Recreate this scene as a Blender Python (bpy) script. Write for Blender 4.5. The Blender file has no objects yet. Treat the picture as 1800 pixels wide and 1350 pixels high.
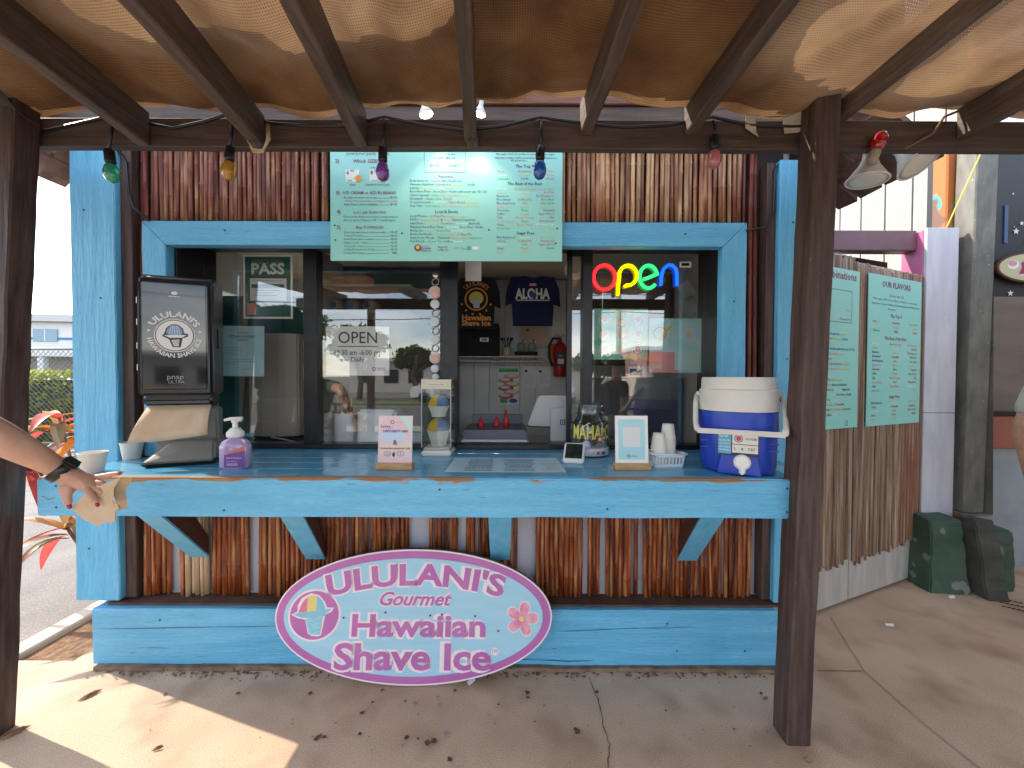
import bpy, bmesh, math, random
from mathutils import Vector, Matrix, Euler, noise
random.seed(7)
R = math.radians
sc = bpy.context.scene
col = sc.collection

# ---------------------------------------------------------------- camera
cd = bpy.data.cameras.new('camera'); cam = bpy.data.objects.new('camera', cd); col.objects.link(cam)
cd.sensor_width = 36; cd.lens = 13.8; cd.clip_start = .02; cd.clip_end = 6000
cam.location = (0, 0, 1.5); cam.rotation_euler = Euler((R(89.0), R(-.2), 0))
sc.camera = cam
CR = cam.rotation_euler.to_matrix(); CO = Vector(cam.location)
# ---------------------------------------------------------------- sky, sun, exposure
SAZ, SEL = R(-72), R(38)
w = bpy.data.worlds.new('World'); sc.world = w; w.use_nodes = True
nt = w.node_tree; bg = nt.nodes['Background']
sk = nt.nodes.new('ShaderNodeTexSky'); sk.sky_type = 'NISHITA'; sk.sun_disc = False
sk.sun_elevation = SEL; sk.sun_rotation = SAZ; sk.dust_density = .7; sk.air_density = 1.0
tcw = nt.nodes.new('ShaderNodeTexCoord'); mpw = nt.nodes.new('ShaderNodeMapping'); mpw.inputs['Scale'].default_value = (1.2, 1.2, 4.5)
nzw = nt.nodes.new('ShaderNodeTexNoise'); nzw.inputs['Scale'].default_value = 2.4; nzw.inputs['Detail'].default_value = 6
crw = nt.nodes.new('ShaderNodeValToRGB'); crw.color_ramp.elements[0].position = .43; crw.color_ramp.elements[1].position = .72
mxw = nt.nodes.new('ShaderNodeMix'); mxw.data_type = 'RGBA'; mxw.inputs[7].default_value = (11.2, 11.1, 11.2, 1)
mfw = nt.nodes.new('ShaderNodeMath'); mfw.operation = 'MULTIPLY'; mfw.inputs[1].default_value = .62
L = nt.links.new
L(tcw.outputs['Generated'], mpw.inputs[0]); L(mpw.outputs[0], nzw.inputs[0]); L(nzw.outputs[0], crw.inputs[0])
L(crw.outputs[0], mfw.inputs[0]); L(mfw.outputs[0], mxw.inputs[0]); L(sk.outputs[0], mxw.inputs[6]); L(mxw.outputs[2], bg.inputs[0])
bg.inputs[1].default_value = .15
sl = bpy.data.lights.new('sun', 'SUN'); sl.energy = 2.0; sl.angle = R(.53); sl.color = (1, .93, .82)
so = bpy.data.objects.new('sun', sl); col.objects.link(so)
sd = Vector((math.sin(SAZ) * math.cos(SEL), math.cos(SAZ) * math.cos(SEL), math.sin(SEL)))
so.rotation_euler = sd.to_track_quat('Z', 'Y').to_euler()
vs = sc.view_settings; vs.view_transform = 'Standard'; vs.look = 'None'; vs.gamma = 1; vs.use_curve_mapping = False
vs.exposure = 1.82
vs.use_white_balance = True; vs.white_balance_temperature = 6900; vs.white_balance_tint = 12

# ---------------------------------------------------------------- helpers
def ray(px, py):
    return CR @ Vector(((px - 900) / 690, -(py - 675) / 690, -1))
def P(px, py, Y):
    d = ray(px, py); return CO + d * (Y / d.y)
def G(px, py, z=0.0):
    d = ray(px, py); return CO + d * ((z - 1.5) / d.z)
ZC = 1.075
def tag(o, label=None, cat=None, group=None, kind=None):
    if label: o['label'] = label
    if cat: o['category'] = cat
    if group: o['group'] = group
    if kind: o['kind'] = kind
    return o
def empty(name, loc=(0, 0, 0), rz=0, label=None, cat=None, group=None, kind=None, rot=None):
    o = bpy.data.objects.new(name, None); col.objects.link(o); o.location = loc
    o.rotation_euler = rot or (0, 0, rz); o.empty_display_size = .1
    return tag(o, label, cat, group, kind)
def basis(o):
    m = Matrix.LocRotScale(o.location, o.rotation_euler, o.scale)
    return (basis(o.parent) @ m) if o.parent else m
def frame(o): return basis(o)
class MB:
    def __init__(s, M=None): s.v = []; s.f = []; s.M = M or Matrix()
    def add(s, vs, fs):
        b = len(s.v); s.v += [s.M @ Vector(v) for v in vs]; s.f += [tuple(i + b for i in f) for f in fs]; return s
    def box(s, a, b):
        (x0, y0, z0), (x1, y1, z1) = a, b
        return s.add([(x0,y0,z0),(x1,y0,z0),(x1,y1,z0),(x0,y1,z0),(x0,y0,z1),(x1,y0,z1),(x1,y1,z1),(x0,y1,z1)],
            [(0,3,2,1),(4,5,6,7),(0,1,5,4),(1,2,6,5),(2,3,7,6),(3,0,4,7)])
    def hexa(s, bot, top):
        return s.add(list(bot) + list(top), [(0,3,2,1),(4,5,6,7),(0,1,5,4),(1,2,6,5),(2,3,7,6),(3,0,4,7)])
    def prism(s, pts, y0, y1, ax='y'):
        n = len(pts)
        if ax == 'y': A = [(p[0], y0, p[1]) for p in pts]; B = [(p[0], y1, p[1]) for p in pts]
        elif ax == 'x': A = [(y0, p[0], p[1]) for p in pts]; B = [(y1, p[0], p[1]) for p in pts]
        else: A = [(p[0], p[1], y0) for p in pts]; B = [(p[0], p[1], y1) for p in pts]
        return s.add(A + B, [tuple(range(n)), tuple(range(2*n-1, n-1, -1))] + [((i+1) % n, i, n+i, n+(i+1) % n) for i in range(n)])
    def tube(s, pts, r, n=8, cap=True):
        pts = [Vector(p) for p in pts]; k = len(pts); rr = r if isinstance(r, (list, tuple)) else [r] * k
        vs, fs = [], []; up = None
        for i, p in enumerate(pts):
            t = (pts[min(i+1, k-1)] - pts[max(i-1, 0)]).normalized()
            if up is None: up = Vector((0, 0, 1)) if abs(t.z) < .9 else Vector((1, 0, 0))
            a = t.cross(up)
            if a.length < 1e-5: a = t.orthogonal()
            a.normalize(); b = a.cross(t).normalized(); up = b
            vs += [p + (a * math.cos(2*math.pi*j/n) + b * math.sin(2*math.pi*j/n)) * rr[i] for j in range(n)]
        for i in range(k - 1):
            for j in range(n):
                fs.append((i*n+j, i*n+(j+1) % n, (i+1)*n+(j+1) % n, (i+1)*n+j))
        if cap: fs += [tuple(range(n-1, -1, -1)), tuple(range((k-1)*n, k*n))]
        return s.add(vs, fs)
    def lathe(s, prof, n=24, c=(0, 0, 0), sx=1, sy=1, sq=None):
        vs, fs = [], []; k = len(prof)
        for r, z in prof:
            for j in range(n):
                a = 2*math.pi*j/n; ca, sa = math.cos(a), math.sin(a)
                if sq: ca = math.copysign(abs(ca) ** sq, ca); sa = math.copysign(abs(sa) ** sq, sa)
                vs.append((c[0] + r*ca*sx, c[1] + r*sa*sy, c[2] + z))
        for i in range(k - 1):
            for j in range(n):
                fs.append((i*n+j, i*n+(j+1) % n, (i+1)*n+(j+1) % n, (i+1)*n+j))
        if prof[0][0] > 1e-6: fs.append(tuple(range(n-1, -1, -1)))
        if prof[-1][0] > 1e-6: fs.append(tuple(range((k-1)*n, k*n)))
        return s.add(vs, fs)
    def quad(s, a, b, c, d): return s.add([a, b, c, d], [(0, 1, 2, 3)])
    def build(s, name, mat, parent=None, smooth=False, bevel=0, seg=1, fix=True, origin=None, keep=False, wob=0):
        me = bpy.data.meshes.new(name)
        inv = basis(parent).inverted() if parent else Matrix()
        off = Vector(origin) if origin is not None else Vector((0, 0, 0))
        vv = [inv @ v - (inv @ off if parent and origin is not None else off) for v in s.v] if not keep else s.v
        me.from_pydata([tuple(v) for v in vv], [], s.f)
        if fix or bevel:
            bm = bmesh.new(); bm.from_mesh(me)
            bmesh.ops.remove_doubles(bm, verts=bm.verts, dist=1e-6)
            bmesh.ops.recalc_face_normals(bm, faces=bm.faces)
            if wob:   # hewn timber: long edges wander a little
                lg = [e for e in bm.edges if e.calc_length() > .25]
                bmesh.ops.subdivide_edges(bm, edges=lg, cuts=22, use_grid_fill=True)
            if bevel:
                es = [e for e in bm.edges if len(e.link_faces) == 2 and e.calc_face_angle(0) > .6]
                bmesh.ops.bevel(bm, geom=es, offset=bevel, segments=seg, affect='EDGES', clamp_overlap=True)
            if wob:
                for v in bm.verts:
                    q_ = v.co * 5.3; v.co += Vector((noise.noise(q_), noise.noise(q_ + Vector((7, 0, 0))), noise.noise(q_ + Vector((0, 9, 0))))) * wob + Vector((noise.noise(v.co * 21), noise.noise(v.co * 21 + Vector((3, 3, 0))), noise.noise(v.co * 21 + Vector((0, 5, 5))))) * wob * .5
            bm.to_mesh(me); bm.free()
        if smooth: me.polygons.foreach_set('use_smooth', [True] * len(me.polygons))
        for m in (mat if isinstance(mat, (list, tuple)) else [mat]): me.materials.append(m)
        o = bpy.data.objects.new(name, me); col.objects.link(o)
        if parent: o.parent = parent
        if origin is not None: o.location = (inv @ off) if parent else off
        if smooth == 'auto':
            pass
        return o
def auto(o, ang=40):
    o.data.set_sharp_from_angle(angle=R(ang)); return o
def copy_tree(o, parent=None):
    c = o.copy(); col.objects.link(c); c.parent = parent
    for ch in list(o.children): copy_tree(ch, c)
    return c

# ---------------------------------------------------------------- materials
MATS = {}
def mat(name, c1, c2=None, rough=.6, scale=8, st=(1, 1, 1), bump=0, bscale=None, metal=0, rnd=0, spec=.5, lo=.35, hi=.65,
        specks=None, coat=0, trans=None, detail=5, alpha=None, sss=0, grain=None):
    if name in MATS: return MATS[name]
    m = bpy.data.materials.new(name); m.use_nodes = True; n = m.node_tree; b = n.nodes['Principled BSDF']; l = n.links.new
    b.inputs['Roughness'].default_value = rough; b.inputs['Metallic'].default_value = metal
    b.inputs['Specular IOR Level'].default_value = spec; b.inputs['Coat Weight'].default_value = coat
    if sss: b.inputs['Subsurface Weight'].default_value = sss; b.inputs['Subsurface Radius'].default_value = (.02, .008, .005)
    if trans: b.inputs['Transmission Weight'].default_value = trans
    tc = n.nodes.new('ShaderNodeTexCoord'); mp = n.nodes.new('ShaderNodeMapping'); mp.inputs['Scale'].default_value = st
    l(tc.outputs['Object'], mp.inputs[0]); vec = mp.outputs[0]
    oi = n.nodes.new('ShaderNodeObjectInfo')
    if rnd:
        vm = n.nodes.new('ShaderNodeVectorMath'); vm.operation = 'ADD'; cx = n.nodes.new('ShaderNodeCombineXYZ')
        mm = n.nodes.new('ShaderNodeMath'); mm.operation = 'MULTIPLY'; mm.inputs[1].default_value = 37
        l(oi.outputs['Random'], mm.inputs[0]); l(mm.outputs[0], cx.inputs[0]); l(mm.outputs[0], cx.inputs[2])
        l(vec, vm.inputs[0]); l(cx.outputs[0], vm.inputs[1]); vec = vm.outputs[0]
    nz = n.nodes.new('ShaderNodeTexNoise'); nz.inputs['Scale'].default_value = scale; nz.inputs['Detail'].default_value = detail
    l(vec, nz.inputs[0]); out = None
    if c2:
        cr = n.nodes.new('ShaderNodeValToRGB'); e = cr.color_ramp.elements
        e[0].position = lo; e[1].position = hi; e[0].color = (*c1, 1); e[1].color = (*c2, 1)
        l(nz.outputs[0], cr.inputs[0]); out = cr.outputs[0]
    if specks:
        vo = n.nodes.new('ShaderNodeTexNoise'); vo.inputs['Scale'].default_value = specks[1]; vo.inputs['Detail'].default_value = 2
        l(vec, vo.inputs[0])
        c3 = n.nodes.new('ShaderNodeValToRGB'); e = c3.color_ramp.elements; e[0].position = specks[2]; e[1].position = specks[2] + (specks[3] if len(specks) > 3 else .03)
        e[0].color = (0, 0, 0, 1); e[1].color = (1, 1, 1, 1)
        mx = n.nodes.new('ShaderNodeMix'); mx.data_type = 'RGBA'; mx.inputs[7].default_value = (*specks[0], 1)
        if out: l(out, mx.inputs[6])
        else: mx.inputs[6].default_value = (*c1, 1)
        l(vo.outputs[0], c3.inputs[0]); l(c3.outputs[0], mx.inputs[0]); out = mx.outputs[2]
    if grain and out:
        gn = n.nodes.new('ShaderNodeTexNoise'); gn.inputs['Scale'].default_value = grain[0]; gn.inputs['Detail'].default_value = 3; l(vec, gn.inputs[0])
        gr = n.nodes.new('ShaderNodeMapRange'); gr.inputs[1].default_value = .3; gr.inputs[2].default_value = .7; gr.inputs[3].default_value = 1 - grain[1]; gr.inputs[4].default_value = 1 + grain[1]; l(gn.outputs[0], gr.inputs[0])
        gx = n.nodes.new('ShaderNodeMix'); gx.data_type = 'RGBA'; gx.blend_type = 'MULTIPLY'; gx.inputs[0].default_value = 1; l(out, gx.inputs[6]); l(gr.outputs[0], gx.inputs[7]); out = gx.outputs[2]
    if rnd:
        hs = n.nodes.new('ShaderNodeHueSaturation'); mr = n.nodes.new('ShaderNodeMapRange')
        mr.inputs[3].default_value = 1 - rnd; mr.inputs[4].default_value = 1 + rnd
        l(oi.outputs['Random'], mr.inputs[0]); l(mr.outputs[0], hs.inputs['Value'])
        if out: l(out, hs.inputs['Color'])
        else: hs.inputs['Color'].default_value = (*c1, 1)
        out = hs.outputs[0]
    if out: l(out, b.inputs['Base Color'])
    else: b.inputs['Base Color'].default_value = (*c1, 1)
    if bump:
        bn = nz
        if bscale:
            bn = n.nodes.new('ShaderNodeTexNoise'); bn.inputs['Scale'].default_value = bscale; bn.inputs['Detail'].default_value = 4; l(vec, bn.inputs[0])
        bu = n.nodes.new('ShaderNodeBump'); bu.inputs['Strength'].default_value = bump; bu.inputs['Distance'].default_value = .01
        l(bn.outputs[0], bu.inputs['Height']); l(bu.outputs[0], b.inputs['Normal'])
    MATS[name] = m; return m
def emit(name, c, s):
    if name in MATS: return MATS[name]
    m = bpy.data.materials.new(name); m.use_nodes = True; b = m.node_tree.nodes['Principled BSDF']
    b.inputs['Base Color'].default_value = (*c, 1); b.inputs['Emission Color'].default_value = (*c, 1); b.inputs['Emission Strength'].default_value = s
    MATS[name] = m; return m
def glassy(name, k=1.6, base=.02, tint=(.985, .99, .99), rough=0.0, pw=4.5):
    m = bpy.data.materials.new(name); m.use_nodes = True; n = m.node_tree; l = n.links.new
    n.nodes.remove(n.nodes['Principled BSDF']); o = n.nodes['Material Output']
    t = n.nodes.new('ShaderNodeBsdfTransparent'); t.inputs[0].default_value = (*tint, 1)
    g = n.nodes.new('ShaderNodeBsdfGlossy'); g.inputs['Roughness'].default_value = rough
    lw = n.nodes.new('ShaderNodeLayerWeight'); f = n.nodes.new('ShaderNodeMath'); f.operation = 'POWER'; f.inputs[1].default_value = pw; l(lw.outputs['Facing'], f.inputs[0])
    a = n.nodes.new('ShaderNodeMath'); a.operation = 'MULTIPLY_ADD'; a.inputs[1].default_value = .9; a.inputs[2].default_value = base; a.use_clamp = True
    mx = n.nodes.new('ShaderNodeMixShader'); l(f.outputs[0], a.inputs[0]); l(a.outputs[0], mx.inputs[0]); l(t.outputs[0], mx.inputs[1]); l(g.outputs[0], mx.inputs[2]); l(mx.outputs[0], o.inputs[0])
    MATS[name] = m; return m
def leafmat(name, c1, c2, tr=.4, scale=6, rnd=.3):
    m = mat(name, c1, c2, rough=.45, scale=scale, rnd=rnd)
    n = m.node_tree; l = n.links.new; b = n.nodes['Principled BSDF']; o = n.nodes['Material Output']
    t = n.nodes.new('ShaderNodeBsdfTranslucent'); mx = n.nodes.new('ShaderNodeMixShader'); mx.inputs[0].default_value = tr
    src = b.inputs['Base Color'].links[0].from_socket; l(src, t.inputs[0]); l(b.outputs[0], mx.inputs[1]); l(t.outputs[0], mx.inputs[2]); l(mx.outputs[0], o.inputs[0])
    return m

BLUE = (.105, .40, .56)
m_blue_h = mat('blue_paint_h', (.088, .385, .62), (.15, .49, .72), rough=.5, scale=2.6, st=(1, 6, 9), bump=.4, bscale=9, specks=((.05, .13, .17), 13, .70, .10), rnd=.06, grain=(30, .10), lo=.28, hi=.78, detail=9)
m_blue_v = mat('blue_paint_v', (.088, .385, .62), (.15, .49, .72), rough=.5, scale=2.6, st=(9, 9, 1), bump=.5, bscale=7, specks=((.05, .13, .17), 11, .71, .10), rnd=.06, grain=(30, .10), lo=.28, hi=.78, detail=9)
m_counter = mat('counter_paint', (.045, .27, .45), (.085, .37, .56), rough=.30, scale=4, st=(1, 9, 9), bump=.12, bscale=6, specks=((.02, .10, .16), 14, .72), coat=.4, rnd=.08)
m_brown = mat('brown_stain', (.042, .021, .016), (.095, .056, .044), rough=.62, scale=4, st=(11, 11, .9), bump=.55, specks=((.30, .25, .22), 34, .755), detail=9, grain=(50, .18))
m_brownx = mat('brown_stain_x', (.050, .028, .021), (.092, .057, .043), rough=.6, scale=4, st=(.9, 11, 11), bump=.5, detail=9, grain=(50, .18))
m_browny = mat('brown_rafter', (.066, .041, .030), (.125, .084, .063), rough=.6, scale=4, st=(11, .9, 11), bump=.5, rnd=.15, detail=9, grain=(50, .18))
m_redboard = mat('redwood_board', (.12, .045, .028), (.2, .08, .05), rough=.6, scale=5, st=(1, 9, 9), bump=.3)
m_pink = mat('pink_board', (.36, .11, .10), (.30, .09, .085), rough=.6, scale=4, bump=.1)
m_white = mat('white_plain', (.75, .74, .72), rough=.5)
m_whitewall = mat('white_panel', (.62, .62, .60), (.72, .71, .68), rough=.6, scale=5, st=(6, 6, 1), bump=.1)
m_lav = mat('lavender_panel', (.50, .51, .58), (.60, .60, .66), rough=.55, scale=4, st=(5, 5, 1), bump=.15, specks=((.3, .28, .27), 22, .74))
m_black = mat('black_aluminium', (.012, .012, .014), (.022, .022, .025), rough=.35, scale=20, metal=.2)
m_blackpl = mat('black_plastic', (.012, .012, .013), rough=.3)
m_wood = mat('raw_wood', (.42, .22, .09), (.58, .34, .16), rough=.55, scale=6, st=(2, 12, 12), bump=.1)
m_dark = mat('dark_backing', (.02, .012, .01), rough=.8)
m_paper = mat('white_paper', (.86, .86, .84), (.81, .81, .80), rough=.7, scale=5)
m_kraft = mat('kraft_napkin', (.58, .43, .29), (.66, .51, .36), rough=.85, scale=14, bump=.1)
m_cup = mat('paper_cup', (.78, .75, .68), rough=.6)
m_glass = glassy('window_glass', 1, .115)
m_clear = glassy('clear_plastic', 1, .025, (.95, .95, .94))
m_jar = glassy('jar_glass', 1, .055, (.93, .95, .94), pw=2.2)
m_teal = mat('menu_aqua', (.27, .66, .60), (.30, .69, .63), rough=.35, scale=2)
m_ink = mat('ink_dark', (.02, .025, .05), rough=.5)
m_mag = mat('ink_magenta', (.28, .01, .11), rough=.5)
INK = {'d': m_ink, 'm': m_mag, 'r': mat('ink_red', (.55, .05, .04), rough=.5), 'o': mat('ink_orange', (.75, .30, .06), rough=.5),
       'y': mat('ink_yellow', (.66, .60, .12), rough=.5), 'g': mat('ink_green', (.03, .38, .10), rough=.5), 'b': mat('ink_blue', (.03, .07, .32), rough=.5),
       'p': mat('ink_pink', (.75, .33, .33), rough=.5), 'w': mat('ink_white', (.72, .85, .78), rough=.5), 'n': mat('ink_brown', (.18, .07, .03), rough=.5)}

# ---------------------------------------------------------------- text
_fc = bpy.data.curves.new('tmp_text', 'FONT'); _fo = bpy.data.objects.new('tmp_text', _fc)
def text(s, size, bold=0, shear=0, res=1, sp=1):
    _fc.body = s; _fc.size = 1; _fc.offset = bold; _fc.shear = shear; _fc.resolution_u = res; _fc.space_character = sp
    me = _fo.to_mesh()
    if me is None or not len(me.vertices): return [], [], 0
    v = [(p.co.x * size, p.co.y * size) for p in me.vertices]; f = [tuple(p.vertices) for p in me.polygons]
    wd = max(p[0] for p in v); _fo.to_mesh_clear(); return v, f, wd
class Print:
    """flat print on a surface: M maps (x right, y up, z out of surface) to world; one mesh for each ink"""
    def __init__(s, M): s.M = M; s.b = {}
    def mb(s, ink):
        if ink not in s.b: s.b[ink] = MB(s.M)
        return s.b[ink]
    def text(s, x, y, t, size, ink='d', bold=0, shear=0, al='l', z=.0015, warp=None, res=1, wmax=None, ysc=1):
        v, f, wd = text(t, size, bold, shear, res)
        if not v: return 0
        k = wmax / wd if wmax else 1
        dx = {'l': 0, 'c': -wd * k / 2, 'r': -wd * k}[al]
        if warp: pts = [(*warp(x + dx + a * k, b * ysc), z) for a, b in v]
        else: pts = [(x + dx + a * k, y + b * ysc, z) for a, b in v]
        s.mb(ink).add(pts, f); return wd * k
    def line(s, x, y, segs, size, bold=0):
        for t, ink in segs: x += s.text(x, y, t, size, ink, bold) + size * .28
    def poly(s, pts, ink, z=.001):
        s.mb(ink).add([(a, b, z) for a, b in pts], [tuple(range(len(pts)))])
    def rect(s, x0, y0, x1, y1, ink, z=.001): s.poly([(x0, y0), (x1, y0), (x1, y1), (x0, y1)], ink, z)
    def ell(s, cx, cy, rx, ry, ink, z=.001, n=32, r0=0):
        if r0: 
            a = [(cx + rx*math.cos(2*math.pi*i/n), cy + ry*math.sin(2*math.pi*i/n), z) for i in range(n)] + \
                [(cx + (rx-r0)*math.cos(2*math.pi*i/n), cy + (ry-r0)*math.sin(2*math.pi*i/n), z) for i in range(n)]
            s.mb(ink).add(a, [(i, (i+1) % n, n+(i+1) % n, n+i) for i in range(n)])
        else: s.poly([(cx + rx*math.cos(2*math.pi*i/n), cy + ry*math.sin(2*math.pi*i/n)) for i in range(n)], ink, z)
    def done(s, parent, names=None):
        for k, b in s.b.items():
            m = INK.get(k) or MATS[k]
            ob = b.build((names or {}).get(k, 'printed_lettering'), m, parent, fix=False)
            if len(b.f) > 1: ob['kind'] = 'stuff'
def surf(o, xdir, ydir):
    x = Vector(xdir).normalized(); y = Vector(ydir).normalized(); z = x.cross(y)
    return Matrix((( x.x, y.x, z.x, o[0]), (x.y, y.y, z.y, o[1]), (x.z, y.z, z.z, o[2]), (0, 0, 0, 1)))
def front(o): return surf(o, (1, 0, 0), (0, 0, 1))   # faces the camera (-Y)
# ================================================================ SETTING
m_conc = mat('concrete', (.50, .345, .23), (.64, .465, .325), rough=.75, scale=2.6, bump=.10, bscale=300, grain=(260, .34), specks=((.39, .255, .165), 3.5, .50, .25), detail=12, lo=.3, hi=.7)
m_asph = mat('asphalt', (.155, .145, .13), (.21, .195, .175), rough=.85, scale=3, bump=.4, bscale=150, detail=8, grain=(90, .3))
m_soil = mat('soil', (.13, .07, .035), (.26, .15, .08), rough=.95, scale=30, bump=1, bscale=40)
m_crack = mat('crack_dark', (.10, .065, .045), rough=.9)
m_joint = mat('joint_line', (.36, .30, .25), rough=.9)
o = MB().box((-60, -70, -.3), (60, 70, -.035)).build('asphalt_ground', m_asph); tag(o, kind='structure')
fc = MB().box((-60, -7.4, -.25), (60, -1.75, -.015)).build('forecourt', mat('forecourt_concrete', (.36, .33, .29), (.44, .41, .36), scale=.6, bump=.2, rough=.8)); tag(fc, kind='structure')  # lot behind the viewer, made pale to bounce light under the pergola
far = MB().box((-2500, -2500, -1.2), (2500, 2500, -.34)).build('terrain', mat('dry_land', (.16, .15, .09), (.22, .2, .13), scale=.02)); tag(far, kind='structure')
pav = MB().box((-2.62, -1.7, -.3), (7.0, 2.04, 0)).box((-2.3, 2.04, -.3), (7, 5.2, 0)).build('pavement', m_conc); tag(pav, kind='structure')
o = MB().box((-2.62, 2.04, -.3), (-2.3, 6.5, -.02))
soil = o.build('soil_bed', m_soil); tag(soil, kind='structure')
kb = MB()
for i in range(6): kb.box((-2.74, -1.7 + i*1.4, -.3), (-2.625, -1.7 + i*1.4 + 1.392, .012))
tag(kb.build('kerb', mat('kerb_concrete', (.45, .38, .3), (.52, .45, .37), scale=10, bump=.3), bevel=.008), kind='structure')
# cracks and joints of the slab
def strip(pts, wd, z, name, m, jit=0):
    b = MB(); L_, R_ = [], []
    fine = []
    for (a, c) in zip(pts[:-1], pts[1:]):
        for k in range(6): fine.append(a.lerp(c, k / 6))
    fine.append(pts[-1])
    for i, p in enumerate(fine):
        t = (fine[min(i+1, len(fine)-1)] - fine[max(i-1, 0)]).normalized(); nn = Vector((-t.y, t.x, 0))
        q = p + nn * random.uniform(-jit, jit); ww = wd * random.uniform(.5, 1.3)
        L_.append((q + nn*ww)[:2] + (z,)); R_.append((q - nn*ww)[:2] + (z,))
    n = len(fine); b.add(L_ + R_, [(i, n+i, n+i+1, i+1) for i in range(n-1)])
    return b.build(name, m, pav, fix=True)
strip([G(1035, 1192), G(1052, 1230), G(1060, 1275), G(1072, 1310), G(1068, 1350), G(1080, 1500)], .0022, .004, 'crack', m_crack, .004)
strip([G(1437, 1180), G(1518, 1181)], .002, .004, 'crack', m_crack, .002)
strip([G(1460, 1085), G(1520, 1181), G(1620, 1270), G(1720, 1350), G(1900, 1500)], .003, .004, 'slab_joint', m_joint, .002)
# gum spots and droppings
gm = MB()
def blob(b, p, r, z, n=14):
    a0 = random.random() * 6; rs = [r * random.uniform(.6, 1.25) for _ in range(n)]
    b.add([(p.x + rs[i]*math.cos(a0 + 2*math.pi*i/n), p.y + rs[i]*math.sin(a0 + 2*math.pi*i/n), z) for i in range(n)], [tuple(range(n))])
for px, py, r in [(672,1214,9),(800,1215,9),(927,1218,10),(1050,1218,9),(928,1227,7),(636,1254,9),(632,1292,8),(714,1298,10),(752,1307,13),(763,1304,11),(790,1337,10),(1016,1288,11),(1012,1283,8),
                  (1338,1220,7),(1345,1230,8),(570,1297,9),(556,1300,9),(562,1295,10),(418,1220,9),(290,1221,8),(545,1220,9),(655,1236,6),(712,1234,6),(735,1300,6),(940,1270,4),(1170,1250,5),(1290,1283,5),(876,1240,5),(1420,1338,9)]:
    blob(gm, G(px, py), r * .0011, .004 + random.random()*.001)
for k in range(70):
    blob(gm, G(random.uniform(250, 1380), random.uniform(1210, 1345)), random.uniform(.001, .0035), .0052)
tag(gm.build('gum_spots', mat('gum', (.06, .045, .036), (.13, .095, .07), rough=.7, scale=40), pav), kind='stuff')
gw = MB()
for px, py, r in [(729,1238,9),(769,1227,9),(772,1240,7),(858,1260,8),(870,1275,6),(784,1291,12),(708,1312,8),(957,1243,8),(735,1258,5)]:
    blob(gw, G(px, py), r * .0011, .0062)
tag(gw.build('pale_spots', mat('pale_spot', (.42, .40, .39), (.25, .22, .2), rough=.8, scale=90), pav), kind='stuff')
# fallen leaves and bits of litter
ml = mat('dry_leaf', (.16, .08, .035), (.3, .17, .08), rough=.8, scale=30)
for i, (px, py, ln, rz, lab) in enumerate([(158, 1224, .085, 1.0, 'long dry brown leaf on the sunlit concrete left of the stand'), (1346, 1230, .03, .4, 'tiny dark leaf on the concrete near the right post'),
                          (1419, 1338, .03, -.5, 'dark leaf lying in front of the right post foot'), (26, 1290, .09, .9, 'curled leaf at the foot of the left brown post'),
                          (277, 1318, .04, .5, 'small grey leaf on the sunlit concrete before the shadow tip')]):
    p = G(px, py); o = MB(Matrix.Translation((p.x, p.y, .004)) @ Matrix.Rotation(rz, 4, 'Z'))
    o.add([(-ln/2, 0, 0), (-ln*.2, ln*.16, .006), (ln*.25, ln*.13, .008), (ln/2, 0, .002), (ln*.25, -ln*.13, .0), (-ln*.2, -ln*.15, 0), (0, 0, .012)], [(0,6,1), (1,6,2), (2,6,3), (3,6,4), (4,6,5), (5,6,0)])
    tag(o.build('fallen_leaf', ml), lab, 'leaf', 'fallen leaves')
for px, py, rz, lab in [(828, 1201, .8, 'white paper scrap under the right lower edge of the oval sign'), (1673, 1052, .2, 'white paper scrap beside the green concrete block'), (1563, 1101, -.3, 'thin pale scrap on the shaded concrete right of the post')]:
    p = G(px, py); o = MB(Matrix.Translation((p.x, p.y, .004)) @ Matrix.Rotation(rz, 4, 'Z'))
    o.add([(-.02, -.008, 0), (.02, -.01, .004), (.024, .008, .012), (-.016, .012, .006)], [(0, 1, 2, 3)])
    tag(o.build('paper_scrap', m_paper), lab, 'litter', 'paper scraps')

# ================================================================ THE STAND
KY, KW = 2.03, 2.095        # post front, bamboo axis
kio = empty('shave_ice_stand', (-.4, 2.1, 0), label='blue and bamboo shave ice stand with counter and sliding windows', cat='stand')
def kbox(name, a, b, m, bev=.004, parent=None, wob=0):
    return MB().box(a, b).build(name, m, parent or kio, bevel=bev, wob=wob)
# curb under base, baseboard
cb = MB()
for i in range(20):
    x0 = -2.12 + i * .178; cb.box((x0, 1.962 + random.uniform(0, .012), -.01), (x0 + .178, 2.3, .022 + random.uniform(-.004, .003)))
cb.build('concrete_curb', mat('dirty_curb', (.15, .095, .065), (.27, .19, .13), rough=.9, scale=14, bump=.4), kio)
kbox('baseboard', (-2.15, 1.99, .018), (1.37, 2.09, .306), m_blue_h, .006, wob=.003)
kbox('baseboard_ledge', (-2.1, 2.02, .307), (1.42, 2.2, .318), mat('ledge_brown', (.07, .035, .025), (.12, .06, .04), rough=.8, scale=12), .002)
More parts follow.
